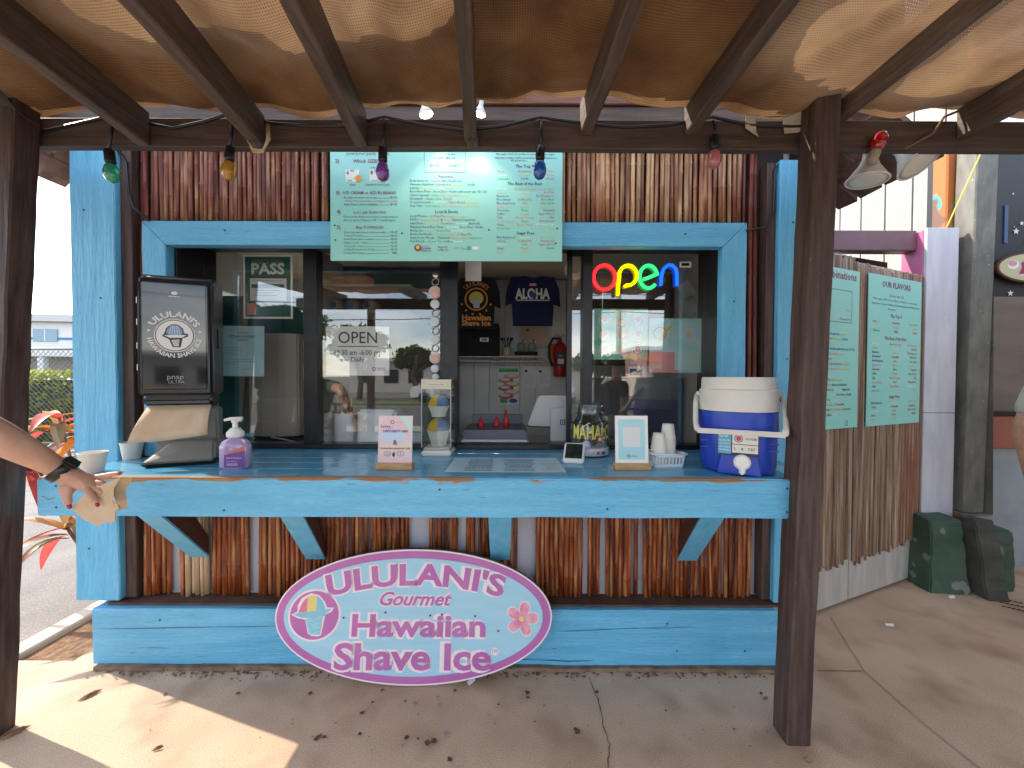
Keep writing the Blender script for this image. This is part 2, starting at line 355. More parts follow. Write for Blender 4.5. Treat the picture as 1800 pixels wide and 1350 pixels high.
# corner posts (blue), leaning a hair
for name, x0, x1, z0, z1 in [('corner_post', -2.275, -2.045, .325, 2.74), ('corner_post', 1.372, 1.50, .325, 2.62)]:
    MB().box((x0, KY, z0), (x1, KY + .10, z1)).build(name, m_blue_v, kio, bevel=.005, wob=.003)
kbox('jamb_board', (-2.044, KY + .03, .325), (-1.985, KY + .11, 2.74), m_brown, .003)
kbox('jamb_board', (1.325, KY + .03, .325), (1.371, KY + .11, 2.62), m_brown, .003)
kbox('jamb_board', (1.501, KY + .01, .1), (1.56, KY + .12, 2.75), m_dark, .003)
# wall sheathing behind the bamboo (upper dark, lower lavender grey), with window opening
WX0, WX1, WZ0, WZ1 = -1.80, 1.105, ZC, 2.185
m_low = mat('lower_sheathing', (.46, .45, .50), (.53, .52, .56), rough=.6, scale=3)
kbox('lower_sheathing', (-2.2, 2.125, .1), (1.45, 2.16, 1.0), m_low, 0)
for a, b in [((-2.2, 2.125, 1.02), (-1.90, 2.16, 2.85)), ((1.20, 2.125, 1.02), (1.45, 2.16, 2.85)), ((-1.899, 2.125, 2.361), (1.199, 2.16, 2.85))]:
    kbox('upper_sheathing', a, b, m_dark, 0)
for x in (-1.62, -.42, .2, .75): kbox('batten', (x, 2.118, .32), (x + .04, 2.124, .34 + .05), m_white, 0)
# bamboo poles: six mesh variants shared
def bamboo_mat(name, dark, mid, tan, p0, p1, pale=0):
    m = mat(name, dark, tan, rough=.42, scale=2.2, st=(18, 18, 1.6), bump=.2, lo=p0, hi=p1, rnd=.28, specks=(tuple(c * .35 for c in dark), 22, .72))
    n = m.node_tree
    for nd in n.nodes:
        if nd.type == 'VALTORGB' and nd.color_ramp.elements[0].color[0] > 0.001 and len(nd.color_ramp.elements) == 2:
            e = nd.color_ramp.elements.new((p0 + p1) / 2); e.color = (*mid, 1); break
    return m
m_bam_l = bamboo_mat('bamboo_low', (.12, .022, .007), (.28, .070, .019), (.48, .24, .10), .38, .68)
m_bam_u = bamboo_mat('bamboo_up', (.13, .030, .016), (.24, .082, .042), (.44, .27, .15), .40, .68)
m_bam_r = bamboo_mat('bamboo_right', (.16, .036, .014), (.34, .15, .068), (.54, .35, .185), .34, .62)
m_bam_d = bamboo_mat('bamboo_dark', (.10, .018, .012), (.15, .03, .017), (.22, .06, .035), .38, .75)
m_bam_pale = bamboo_mat('bamboo_pale', (.40, .24, .12), (.5, .35, .2), (.6, .46, .3), .3, .6)
def bam_mesh(seed, r, h, name='bamboo_pole'):
    rg = random.Random(seed); prof = [(0, 0), (r, .001)]; z = rg.uniform(.04, .2)
    while z < h - .04:
        prof += [(r*.95, z - .008), (r*1.2, z - .001), (r*.98, z + .002), (r*1.08, z + .004), (r*.97, z + .010)]; z += rg.uniform(.16, .3)
    prof += [(r*.97, h - .001), (0, h)]
    b = MB(); b.lathe(prof, 8)
    me = bpy.data.meshes.new(name); me.from_pydata([tuple(v) for v in b.v], [], b.f)
    for p in me.polygons: p.use_smooth = True
    # slight crook
    for v in me.vertices: v.co.x += .004 * math.sin(v.co.z * rg.uniform(2, 3) + seed); v.co.y += .003 * math.sin(v.co.z * 3 + seed * 2)
    return me
def bam_set(h, m, n=9, r=.0128):
    L_ = []
    for i in range(n):
        me = bam_mesh(i + int(h*100), r * random.uniform(.82, 1.12), h); me.materials.append(m); L_.append(me)
    return L_
def bam_row(x0, x1, z, h, m, y, parent, step=.030, skip=None, jz=0, name='bamboo_pole'):
    ms = bam_set(h, m); x = x0; b = basis(parent).inverted()
    while x < x1:
        if not (skip and skip(x)):
            o = bpy.data.objects.new(name, random.choice(ms)); col.objects.link(o); o.parent = parent
            o.location = b @ Vector((x, y + random.uniform(-.004, .006), z + random.uniform(-jz, jz)))
            o.rotation_euler = (random.uniform(-.004, .004), random.uniform(-.006, .006), random.random() * 6.28)
            s = random.uniform(.85, 1.1); o.scale = (s, s, 1)
        x += step * random.uniform(.86, 1.12)
def px2x(px, Y=2.09): return (px - 900) / 690 * Y
gaps = [(px2x(a), px2x(b)) for a, b in [(297, 312), (438, 446), (724, 752), (804, 814), (914, 944), (1027, 1034), (1057, 1068), (1128, 1134), (1328, 1345)]]
pales = [(px2x(a), px2x(b)) for a, b in [(326, 366)]]
ing = lambda x: any(a - .006 < x < b + .006 for a, b in gaps)
inp = lambda x: any(a < x < b for a, b in pales)
bam_row(-1.97, 1.318, .322, .70, m_bam_l, 2.098, kio, .0252, lambda x: ing(x) or inp(x), .008)
for a, b in pales: bam_row(a, b, .322, .70, m_bam_pale, 2.098, kio, .0252, None, .01)
bam_row(-1.965, -1.905, ZC + .002, 1.72, m_bam_d, 2.098, kio, .03)
bam_row(1.235, 1.32, ZC + .002, 1.72, m_bam_d, 2.098, kio, .03)
bam_row(-1.885, -.78, 2.322, .48, m_bam_u, 2.098, kio, .0262)
bam_row(-.76, .20, 2.322, .48, m_bam_u, 2.098, kio, .0262, lambda x: random.random() < .0)
bam_row(.215, 1.225, 2.322, .48, m_bam_r, 2.098, kio, .0262)
# grime gathered along the foot of the wall, nail heads and paint cracks
gr_ = MB()
for k in range(420):
    x = random.uniform(-2.1, 1.36); y = 1.966 - abs(random.gauss(0, .028)); blob(gr_, Vector((x, y, 0)), random.uniform(.002, .011) * max(.3, 1 - (1.966 - y) * 9), .0035 + k * 4e-6, 7)
tag(gr_.build('wall_foot_grime', mat('grime', (.12, .075, .05), (.2, .135, .095), rough=.95, scale=30), pav), kind='stuff')
m_nailh = mat('nail_head', (.05, .06, .065), rough=.6, metal=.3)
for x, y, z in [(-1.9, 1.629, .95), (-1.9, 1.629, 1.04), (-1.2, 1.629, .94), (-.3, 1.629, 1.03), (.4, 1.629, .95), (1.15, 1.629, .94), (1.15, 1.629, 1.04), (-2.2, 2.028, 2.35), (-2.12, 2.028, 1.9), (-2.2, 2.028, .6), (-2.1, 2.028, .88), (1.42, 2.028, 1.6), (1.44, 2.028, 2.3), (1.42, 2.028, .5), (-1.8, 1.988, .25), (-.95, 1.988, .08), (.8, 1.988, .24), (1.2, 1.988, .1), (.85, 1.988, .1), (-1.5, 2.058, 2.26), (.9, 2.058, 2.25), (1.16, 2.058, 1.9)]:
    MB(front((x, y, z))).lathe([(.0045, -.004), (.0045, .0012), (.003, .002), (0, .002)], 8).build('nail_head', m_nailh, kio)
def pcrack(pts, y, wd=.0012):
    L_ = []; b = MB()
    for (x0, z0), (x1, z1) in zip(pts[:-1], pts[1:]):
        for k in range(5): t = k / 5; L_.append((x0 + (x1-x0)*t, z0 + (z1-z0)*t + random.uniform(-.0015, .0015)))
    L_.append(pts[-1]); n = len(L_); ws = [wd * random.uniform(.4, 1.3) * (.25 if i in (0, n-1) else 1) for i in range(n)]
    b.add([(x, y, z + w_) for (x, z), w_ in zip(L_, ws)] + [(x, y, z - w_) for (x, z), w_ in zip(L_, ws)], [(i, n+i, n+i+1, i+1) for i in range(n-1)]); b.build('paint_crack', m_nailh, kio)
pcrack([(-2.14, .205), (-1.7, .212), (-1.2, .222)], 1.9855); pcrack([(.25, .20), (.6, .215), (.95, .225)], 1.9855); pcrack([(-.1, .06), (.3, .045), (.42, .05)], 1.9855, .0016); pcrack([(-1.9, .11), (-1.75, .105)], 1.9855); pcrack([(-1.96, 1.0), (-1.93, .985), (-1.9, .992)], 1.6255)
# window trim: mitred picture frame, proud of the bamboo
def mitre(x0, x1, z0, z1, t, y0, y1, parent, m_h, m_v):
    MB().prism([(x0, z1), (x1, z1), (x1 - t, z1 - t), (x0 + t, z1 - t)], y0, y1).build('window_trim', m_h, parent, bevel=.003, wob=.0018)
    MB().prism([(x0, z0), (x0, z1 - .002), (x0 + t, z1 - t - .002), (x0 + t, z0)], y0, y1).build('window_trim', m_v, parent, bevel=.003, wob=.0018)
    MB().prism([(x1, z0), (x1, z1 - .002), (x1 - t, z1 - t - .002), (x1 - t, z0)], y0, y1).build('window_trim', m_v, parent, bevel=.003, wob=.0018)
mitre(px2x(252, 2.06), px2x(1310, 2.06), ZC + .002, P(600, 389, 2.06).z, .125, 2.06, 2.115, kio, m_blue_h, m_blue_v)
# deep dark reveal between trim and window
kbox('window_reveal', (-1.86, 2.116, ZC), (-1.80, 2.40, 2.32), m_black, .002)
kbox('window_reveal', (1.13, 2.116, ZC), (1.19, 2.40, 2.32), m_black, .002)
kbox('window_reveal', (-1.86, 2.117, 2.30), (1.19, 2.40, 2.36), m_black, .002)
# aluminium window: frame, sashes, panes
WY = 2.33
wf = MB(); X = lambda px: (px - 900) / 690 * WY
fr = MB()
fr.box((-1.799, WY - .03, 2.245), (1.129, WY + .05, 2.299)); fr.box((-1.799, WY - .03, ZC + .001), (1.129, WY + .05, ZC + .03))
for a, b in [(-1.799, X(328)), (X(538), X(562)), (X(775), X(806)), (X(1022), X(1039)), (X(1244), 1.129)]:
    fr.box((a, WY - .03, ZC + .031), (b, WY + .05, 2.244))
frame_o = fr.build('window_frame', m_black, kio, bevel=.003)
sl_ = MB(); sl_.box((X(996), WY + .0, ZC + .032), (X(1005), WY + .025, 2.243)); sl_.box((X(996) , WY + .0, 2.215), (X(1022), WY + .024, 2.242))
sl_.build('sliding_sash', m_black, kio, bevel=.002)
for a, b, dy in [(328, 538, 0), (562, 775, .004), (1005, 1022, .012), (1039, 1244, -.002)]:
    MB().box((X(a) - .002, WY + dy, ZC + .03), (X(b) + .002, WY + dy + .004, 2.245)).build('window_pane', m_glass, kio, fix=True)
# counter: planks, nosing/fascia, braces
pl = [(1.675, 1.80), (1.803, 1.925), (1.928, 2.05), (2.053, 2.175), (2.178, 2.30)]
for i, (a, b) in enumerate(pl):
    x1 = 1.222 if b < 2.03 else (1.37 if b < 2.12 else 1.129); x0 = -1.975 if b < 2.03 else (-2.04 if b < 2.12 else -1.799)
    MB().box((x0 if b < 2.03 else max(x0, -1.98), a, ZC - .035), (x1, b, ZC)).build('counter_plank', m_counter, kio, bevel=.003)
m_fas = mat('fascia_paint', (.092, .40, .64), (.16, .51, .74), rough=.48, scale=2.6, st=(1, 6, 9), bump=.4, bscale=9, specks=((.05, .13, .17), 13, .70, .10), grain=(30, .10), lo=.28, hi=.78, detail=9)
# worn top edge of the fascia: bare wood shows where hands have rubbed
n_ = m_fas.node_tree; l_ = n_.links.new; b_ = n_.nodes['Principled BSDF']; src = b_.inputs['Base Color'].links[0].from_socket
tc_ = n_.nodes.new('ShaderNodeTexCoord'); sx_ = n_.nodes.new('ShaderNodeSeparateXYZ'); l_(tc_.outputs['Object'], sx_.inputs[0])
nz_ = n_.nodes.new('ShaderNodeTexNoise'); nz_.inputs['Scale'].default_value = 13; nz_.inputs['Detail'].default_value = 8
mp_ = n_.nodes.new('ShaderNodeMapping'); mp_.inputs['Scale'].default_value = (.35, 1, 2.4); l_(tc_.outputs['Object'], mp_.inputs[0]); l_(mp_.outputs[0], nz_.inputs[0])
mr_ = n_.nodes.new('ShaderNodeMapRange'); mr_.inputs[1].default_value = ZC - .040; mr_.inputs[2].default_value = ZC; mr_.inputs[3].default_value = -.26; mr_.inputs[4].default_value = .06; l_(sx_.outputs['Z'], mr_.inputs[0])
ad_ = n_.nodes.new('ShaderNodeMath'); ad_.operation = 'ADD'; l_(mr_.outputs[0], ad_.inputs[0]); l_(nz_.outputs[0], ad_.inputs[1])
cr_ = n_.nodes.new('ShaderNodeValToRGB'); cr_.color_ramp.elements[0].position = .52; cr_.color_ramp.elements[1].position = .57; l_(ad_.outputs[0], cr_.inputs[0])
xm_ = n_.nodes.new('ShaderNodeMix'); xm_.data_type = 'RGBA'; xm_.inputs[7].default_value = (.34, .17, .075, 1); l_(src, xm_.inputs[6]); l_(cr_.outputs[0], xm_.inputs[0]); l_(xm_.outputs[2], b_.inputs['Base Color'])
MB().box((-1.985, 1.63, .912), (1.222, 1.672, ZC + .001)).build('counter_fascia', m_fas, kio, bevel=.006, seg=2, wob=.003)
kbox('counter_fascia_end', (-1.984, 1.674, .915), (-1.944, 2.02, ZC - .037), m_blue_h, .003)
# braces run from behind the fascia back and down to the bamboo: brown timber, underside painted blue
def brace(x0, x1, zb, wd=.10, zt=1.03):
    F = [(x1 - wd/2, 2.085, zb), (x1 + wd/2, 2.085, zb), (x1 + wd/2, 2.085, zb + .10), (x1 - wd/2, 2.085, zb + .10)]
    T = [(x0 - wd/2, 1.69, zt - .10), (x0 + wd/2, 1.69, zt - .10), (x0 + wd/2, 1.78, zt), (x0 - wd/2, 1.78, zt)]
    o = MB().hexa(F, T).build('counter_brace', m_redbrown, kio, bevel=.002)
    MB().hexa([(x1 - wd/2 - .002, 2.083, zb - .008), (x1 + wd/2 + .002, 2.083, zb - .008), (x1 + wd/2 + .002, 2.083, zb + .004), (x1 - wd/2 - .002, 2.083, zb + .004)],
              [(x0 - wd/2 - .002, 1.686, zt - .108), (x0 + wd/2 + .002, 1.686, zt - .108), (x0 + wd/2 + .002, 1.69, zt - .096), (x0 - wd/2 - .002, 1.69, zt - .096)]).build('painted_face', m_blue_v, o, bevel=.001)
m_redbrown = mat('brace_brown', (.06, .02, .013), (.10, .035, .022), rough=.7, scale=8, st=(8, 1, 8), bump=.2)
brace(-1.60, -1.667, .54); brace(-.967, -1.046, .53); brace(-.05, -.06, .53); brace(.887, .94, .53)
# ---- kiosk inside
m_inw = mat('inside_wall', (.66, .65, .64), (.72, .71, .69), rough=.6, scale=3)
m_inc = mat('inside_ceiling', (.60, .52, .41), (.66, .58, .47), rough=.7, scale=3)
kbox('inside_ceiling', (-2.2, 2.41, 2.47), (1.45, 4.02, 2.5), m_inc, 0)
kbox('inside_floor', (-2.2, 2.17, .02), (1.45, 4.02, .05), mat('inside_floor', (.40, .37, .33)), 0)
for i in range(24):
    x0 = -2.2 + i * .152; kbox('wall_board', (x0, 3.9, .05), (x0 + .149, 3.93, 2.46), m_inw, .003)
kbox('inside_wall', (-2.26, 2.165, .05), (-2.205, 2.98, 2.84), m_inw, 0); kbox('inside_wall', (-2.26, 3.75, .05), (-2.205, 4.02, 2.84), m_inw, 0); kbox('inside_wall', (-2.259, 2.982, 2.15), (-2.206, 3.748, 2.84), m_inw, 0); kbox('inside_wall', (1.455, 2.165, .05), (1.51, 4.02, 2.84), m_inw, 0)  # opening in the left wall added out of view to let daylight in
kbox('back_wall', (-2.2, 3.935, .05), (1.45, 4.02, 2.84), m_inw, 0)
kbox('prep_counter', (-1.79, 2.385, .9), (1.12, 2.95, 1.062), mat('steel_counter', (.45, .45, .44), rough=.35, metal=.6), .004)
kbox('header_board', (-1.8, 2.41, 2.33), (1.12, 2.44, 2.468), m_inc, .002)
# ---- roof: fascia boards, flat deck, shingled skirts along both sides
kbox('fascia_board', (-2.3, 1.985, 2.78), (1.6, 2.03, 2.853), m_brownx, .003)
kbox('sun_block_board', (-2.5, 2.035, 2.856), (2.0, 2.06, 3.5), m_brownx, .003)  # added board, raised out of view to keep sun off the rafter ends
kbox('fascia_board', (-1.6, 1.97, 2.855), (.86, 2.03, 2.938), m_redboard, .004)
kbox('fascia_board', (.862, 1.967, 2.858), (2.0, 2.03, 2.95), m_pink, .004)
kbox('roof_edge_strip', (-.25, 1.955, 2.940), (.72, 2.03, 2.951), m_wood, .001)
kbox('roof_edge_strip', (-.2, 1.95, 2.953), (.70, 2.03, 2.99), m_white, .002)
kbox('roof_deck', (-2.3, 2.04, 2.86), (1.56, 4.3, 2.97), m_redboard, .004)
m_shin = mat('rusty_shingle', (.11, .055, .04), (.22, .13, .10), rough=.85, scale=12, bump=.5, rnd=.3)
def skirt(xa, za, xb, zb):
    for i in range(16):
        y0 = 1.80 + i * .15
        for k in range(3):
            t0, t1 = k / 3, (k + 1) / 3 + .05
            x0, z0, x1, z1 = xa + (xb-xa)*t0, za + (zb-za)*t0 + .018*(2-k)*0 , xa + (xb-xa)*t1, za + (zb-za)*t1
            d = .012 * (2 - k) + random.uniform(0, .006)
            MB().hexa([(x0, y0, z0 - .03 + d), (x1, y0 + .01, z1 - .03 + d + random.uniform(-.012, .012)), (x1, y0 + .14, z1 - .03 + d), (x0, y0 + .148, z0 - .03 + d)],
                      [(x0, y0, z0 + d), (x1, y0 + .01, z1 + d), (x1, y0 + .14, z1 + d), (x0, y0 + .148, z0 + d)]).build('roof_shingle', m_shin, kio)
skirt(1.56, 2.84, 1.95, 2.56); skirt(-2.3, 2.84, -2.52, 2.60)

# ================================================================ PERGOLA
per = empty('pergola', (0, 1.6, 0), label='dark brown timber pergola with rafters in front of the stand', cat='pergola')
# right post and leaning left post
def post(xb, xt, y0, z1, wd=.092, name='post'):
    return MB().hexa([(xb, y0, -.01), (xb + wd, y0, -.01), (xb + wd, y0 + wd, -.01), (xb, y0 + wd, -.01)],
                     [(xt, y0, z1), (xt + wd, y0, z1), (xt + wd, y0 + wd, z1), (xt, y0 + wd, z1)]).build(name, m_brown, per, bevel=.006, wob=.004)
post(1.128, 1.208, 1.575, 2.665, .098); post(-2.216, -2.062, 1.57, 2.60)
post(-2.15, -2.13, -1.2, 2.62); post(1.22, 1.22, -1.2, 2.62); post(4.4, 4.4, 1.575, 2.66); post(4.4, 4.4, -1.2, 2.66)
MB().box((-3.2, 1.675, 2.468), (5.6, 1.715, 2.588)).build('beam', m_brownx, per, bevel=.004, wob=.004)
MB().box((-3.2, -1.2, 2.50), (5.6, -1.16, 2.66)).build('beam', m_brownx, per, bevel=.004, wob=.004)
VX, VY_ = 855, 700
def rafter(pxa, pya, wd=.05, h=.14, y1=1.672, name='rafter'):
    p1 = P(pxa, pya, y1); d = ray(VX, VY_); d = d / d.y
    p0 = p1 + d * (-1.45 - y1)
    v = lambda p, dx, dz: (p.x + dx, p.y, p.z + dz)
    return MB().hexa([v(p0, -wd/2, 0), v(p0, wd/2, 0), v(p1, wd/2, 0), v(p1, -wd/2, 0)], [v(p0, -wd/2, h), v(p0, wd/2, h), v(p1, wd/2, h), v(p1, -wd/2, h)]).build(name, m_browny, per, bevel=.005, wob=.005)
RAF = [(-260, 262), (255, 258), (458, 262), (635, 258), (828, 254), (1030, 240), (1212, 238), (1466, 222), (1690, 246), (1960, 246)]
for a, b in RAF: rafter(a, b)
MB().box((-.19, 1.640, 2.468), (-.145, 1.674, 2.50)).build('rafter_block', m_browny, per, bevel=.003)

# ================================================================ BURLAP
m_bur = bpy.data.materials.new('burlap'); m_bur.use_nodes = True
n = m_bur.node_tree; l = n.links.new; n.nodes.remove(n.nodes['Principled BSDF'])
out = n.nodes['Material Output']; tc = n.nodes.new('ShaderNodeTexCoord')
def wave(ax, s):
    wv = n.nodes.new('ShaderNodeTexWave'); wv.bands_direction = ax; wv.inputs['Scale'].default_value = s; wv.inputs['Distortion'].default_value = .8
    wv.inputs['Detail'].default_value = 1; wv.inputs['Detail Scale'].default_value = 1.5; l(tc.outputs['UV'], wv.inputs[0]); return wv
wx, wy = wave('X', 40), wave('Y', 34)
mx1 = n.nodes.new('ShaderNodeMath'); mx1.operation = 'MULTIPLY'; l(wx.outputs[1], mx1.inputs[0]); l(wy.outputs[1], mx1.inputs[1])
nz = n.nodes.new('ShaderNodeTexNoise'); nz.inputs['Scale'].default_value = 3.5; nz.inputs['Detail'].default_value = 7; l(tc.outputs['UV'], nz.inputs[0])
cr = n.nodes.new('ShaderNodeValToRGB'); cr.color_ramp.elements[0].position = .3; cr.color_ramp.elements[1].position = .7
cr.color_ramp.elements[0].color = (.125, .066, .033, 1); cr.color_ramp.elements[1].color = (.30, .185, .098, 1); l(nz.outputs[0], cr.inputs[0])
mixc = n.nodes.new('ShaderNodeMix'); mixc.data_type = 'RGBA'; mixc.blend_type = 'MULTIPLY'; mixc.inputs[0].default_value = .65
l(cr.outputs[0], mixc.inputs[6]); cmb = n.nodes.new('ShaderNodeMapRange'); cmb.inputs[3].default_value = 1.35; cmb.inputs[4].default_value = .3; l(mx1.outputs[0], cmb.inputs[0]); l(cmb.outputs[0], mixc.inputs[7])
df = n.nodes.new('ShaderNodeBsdfDiffuse'); tl = n.nodes.new('ShaderNodeBsdfTranslucent'); tp = n.nodes.new('ShaderNodeBsdfTransparent')
l(mixc.outputs[2], df.inputs[0]); l(mixc.outputs[2], tl.inputs[0])
ms = n.nodes.new('ShaderNodeMixShader'); ms.inputs[0].default_value = .40; l(df.outputs[0], ms.inputs[1]); l(tl.outputs[0], ms.inputs[2])
hole = n.nodes.new('ShaderNodeMapRange'); hole.inputs[1].default_value = .62; hole.inputs[2].default_value = 1; hole.inputs[3].default_value = 0; hole.inputs[4].default_value = .22; l(mx1.outputs[0], hole.inputs[0])
ms2 = n.nodes.new('ShaderNodeMixShader'); l(hole.outputs[0], ms2.inputs[0]); l(ms.outputs[0], ms2.inputs[1]); l(tp.outputs[0], ms2.inputs[2]); l(ms2.outputs[0], out.inputs[0])
bu = n.nodes.new('ShaderNodeBump'); bu.inputs['Strength'].default_value = .6; bu.inputs['Distance'].default_value = .004; l(mx1.outputs[0], bu.inputs['Height']); l(bu.outputs[0], df.inputs['Normal'])
MATS['burlap'] = m_bur
d_ = ray(VX, VY_); SL = d_.z / d_.y
RX = []
for a, b in RAF:
    p = P(a, b, 1.672); dd = ray(VX, VY_); RX.append((p.x, dd.x / dd.y))
def raft_top(y): return P(828, 254, 1.672).z + .143 + SL * (y - 1.672)
def cloth(name, x0, x1, y0, y1, lift, hole_fn, label, step=.04, seed=0, sag=.038, ylast=None):
    nx = int((x1 - x0) / step) + 1; ny = int((y1 - y0) / step) + 1; vs, uv = [], []
    for j in range(ny):
        for i in range(nx):
            x = x0 + i * (x1-x0)/(nx-1); y = y0 + j * (y1-y0)/(ny-1)
            rs = sorted(rx + k * (y - 1.672) for rx, k in RX)
            ph = 0
            for a, b in zip(rs[:-1], rs[1:]):
                if a <= x <= b: t = (x - a) / (b - a); ph = math.sin(math.pi * t) ** 1.3 * min(1, (b-a)/.5)
            nn = noise.noise(Vector((x * 1.1 + seed, y * 1.8, seed))); n2 = noise.noise(Vector((x * 3.1, y * 4.3 + seed, 3 + seed)))
            ridge = noise.noise(Vector((x * .8 + y * 2.2 + seed, x * .3, 7.7)))
            n3 = abs(noise.noise(Vector((x * 2.3 + y * 3.1, y * 1.2 - x * .8, seed * 2.2))))
            z = raft_top(y) + lift - ph * (sag + .05 * nn + .022 * n2 - .05 * (n3 < .12) * (1 - n3 / .12)) + .03 * max(0, ridge) + .006
            yy = y0 + (y - y0) * (1.668 - .075 * math.exp(-((x - .15) / .45) ** 2) + .012 * n2 - y0) / (y1 - y0)
            vs.append((x, yy, z)); uv.append((x + .02*n2, y + .02*nn))
    fs = []
    for j in range(ny - 1):
        for i in range(nx - 1):
            x = x0 + (i+.5) * (x1-x0)/(nx-1); y = y0 + (j+.5) * (y1-y0)/(ny-1)
            if hole_fn and hole_fn(x, y): continue
            fs.append((j*nx+i, j*nx+i+1, (j+1)*nx+i+1, (j+1)*nx+i))
    me = bpy.data.meshes.new(name); me.from_pydata(vs, [], fs); ul = me.uv_layers.new(name='uv')
    for p in me.polygons:
        p.use_smooth = True
        for li in p.loop_indices: ul.data[li].uv = uv[me.loops[li].vertex_index]
    me.materials.append(m_bur); o = bpy.data.objects.new(name, me); col.objects.link(o)
    so_ = o.modifiers.new('smooth', 'SUBSURF'); so_.levels = 1; so_.render_levels = 1
    return tag(o, label, 'shade cloth')
cloth('burlap_shade_cloth', -3.0, 5.4, -1.35, 1.63, 0, None, 'brown woven burlap sheet sagging over the pergola rafters', seed=1)
def h2(x, y):
    v = noise.noise(Vector((x * .75 + 4.1, y * 1.5 + 1.3, 2))) + .55 * noise.noise(Vector((x * 2.2, y * 2.9, 5)))
    return v > (.16 - .24 * min(1, max(0, (x - .2) / 1.2))) + .6 * max(0, (y - 1.15) / .4)
cloth('burlap_shade_cloth', -2.9, 3.2, -.9, 1.60, .07, h2, 'torn second layer of burlap lying over the main sheet', step=.02, seed=4, sag=.03)
# ================================================================ MENU BOARD
MY = 2.015; q = MY / 690
b0 = P(581, 458, MY); b1 = P(988, 458, MY)
mroot = empty('menu_board', ((b0.x + b1.x) / 2, MY, b0.z), label='large aqua menu board full of flavour lists above the serving window', cat='menu board')
MB().box((b0.x, MY, b0.z), (b1.x, MY + .012, b0.z + .86)).build('panel', m_teal, mroot, bevel=.001)
Mm = front((0, MY, 0)); pr = Print(Mm)
def Z(zx, zy): p = P(570 + zx / 4.186, 260 + zy / 4.186, MY); return p.x, p.z
S = lambda h: h / 4.186 * q     # zoom px -> metres
def mt(zx, zy, t, h, ink='d', al='l', bold=0.0, wm=None):
    x, y = Z(zx, zy); return pr.text(x, y - S(h) * .36, t, S(h), ink, bold, al=al, wmax=S(wm) if wm else None)
def ml_(zx, zy, segs, h=23):
    x, y = Z(zx, zy); pr.line(x, y - S(h) * .36, segs, S(h))
mt(320, 40, 'your/your party of you', 34, 'm', 'c')
mt(82, 95, '2)', 36, 'm', bold=.02); mt(305, 97, 'Which SIZE?', 36, 'm', 'c', .015)
for zx, a, b_ in ((162, '6', '99'), (338, '8', '25')):
    x0, y0 = Z(zx - 4, 250); x1, y1 = Z(zx + 95, 160); pr.rect(x0, y0, x1, y1, 'w', .0008)
    mt(zx, 180, a, 46, 'm', bold=.02); mt(zx + 30, 170, b_, 28, 'm', bold=.02)
    cx, cy = Z(zx + 90, 228)
    pr.poly([(cx - S(14), cy - S(24)), (cx + S(14), cy - S(24)), (cx + S(20), cy), (cx - S(20), cy)], 'o', .002)
    pr.ell(cx, cy + S(3), S(38), S(10), 'y', .0022, 14); pr.ell(cx, cy + S(10), S(20), S(18), 'o', .0024, 14)
mt(170, 240, 'MINI', 18); mt(345, 242, 'THE IAO', 18); mt(335, 145, 'OUR ONO', 18); mt(190, 272, 'KEIKI', 18); mt(390, 272, '(THE MOST POPULAR)', 18, al='c')
mt(85, 330, '3)', 36, 'm', bold=.02); mt(335, 330, 'ICE CREAM or AZUKI BEANS?', 30, 'm', 'c', .01, 390)
def dots(zy, a, c, h=21):
    mt(145, zy, a, h); wd = text(a, S(h))[2] / S(1); mt(537, zy, c, h, al='r', bold=.01)
    x, y = Z(145 + wd + 6, zy + 6); x2, _ = Z(475, zy); pr.rect(x, y, x2, y + S(2), 'd')
dots(365, 'Roselani Gourmet ice cream', '+$2.50'); mt(150, 390, 'Vanilla, Macadamia Nut, or Haupia (Coconut)', 20, 'r', wm=385); dots(415, 'Azuki Beans (when available)', '+$1.25')
mt(92, 470, '4)', 36, 'm', bold=.02); mt(335, 474, "Let's talk FLAVORS!", 29, 'm', 'c')
mt(140, 505, 'Once your shave ice is done being shaved', 21, wm=395); mt(140, 531, 'choose up to 3 flavors OR 1 combination.', 21, wm=385)
mt(92, 583, '5)', 36, 'm', bold=.02); mt(335, 585, 'Any TOPPINGS?', 30, 'm', 'c', .01)
for i, (a, c) in enumerate([('Snow Cap (sweetened condensed milk)', '+$1.25'), ('Toasted Coconut', '+$1.00'), ('Fresh Mochi (when available)', '+$1.50'), ('Haupia Cream - Vegan', '+$1.25'),
                            ('Cheesecake Cream', '+$1.25'), ('Li Hing Mui Reduction Drizzle', '+$1.00'), ('Li Hing Mui Powder', 'FREE')]):
    dots(620 + i * 25.4, a, c, 19)
for a in ((735, -30, 1040, -28), (735, 178, 1040, 180), (735, -30, 737, 180), (1038, -30, 1040, 180)):
    x0, y0 = Z(a[0], a[3]); x1, y1 = Z(a[2], a[1]); pr.rect(x0, y0, x1, y1, 'd')
mt(900, 48, 'ULI MUI', 18, 'd', 'l'); mt(885, 75, 'SUNSET BEACH', 22, 'd', 'c', .01); mt(755, 99, 'Passion Orange, Mango,', 20, 'o'); mt(975, 99, 'Guava', 20, 'p')
mt(890, 131, 'NO KA OI \u2013 "THE BEST"', 21, 'd', 'c', .01); mt(755, 157, 'Mango,', 20, 'o'); mt(825, 157, 'Coconut,', 20, 'w'); mt(910, 157, 'Passion Fruit', 20, 'o')
mt(895, 210, 'Favorites', 30, 'm', 'c', .01)
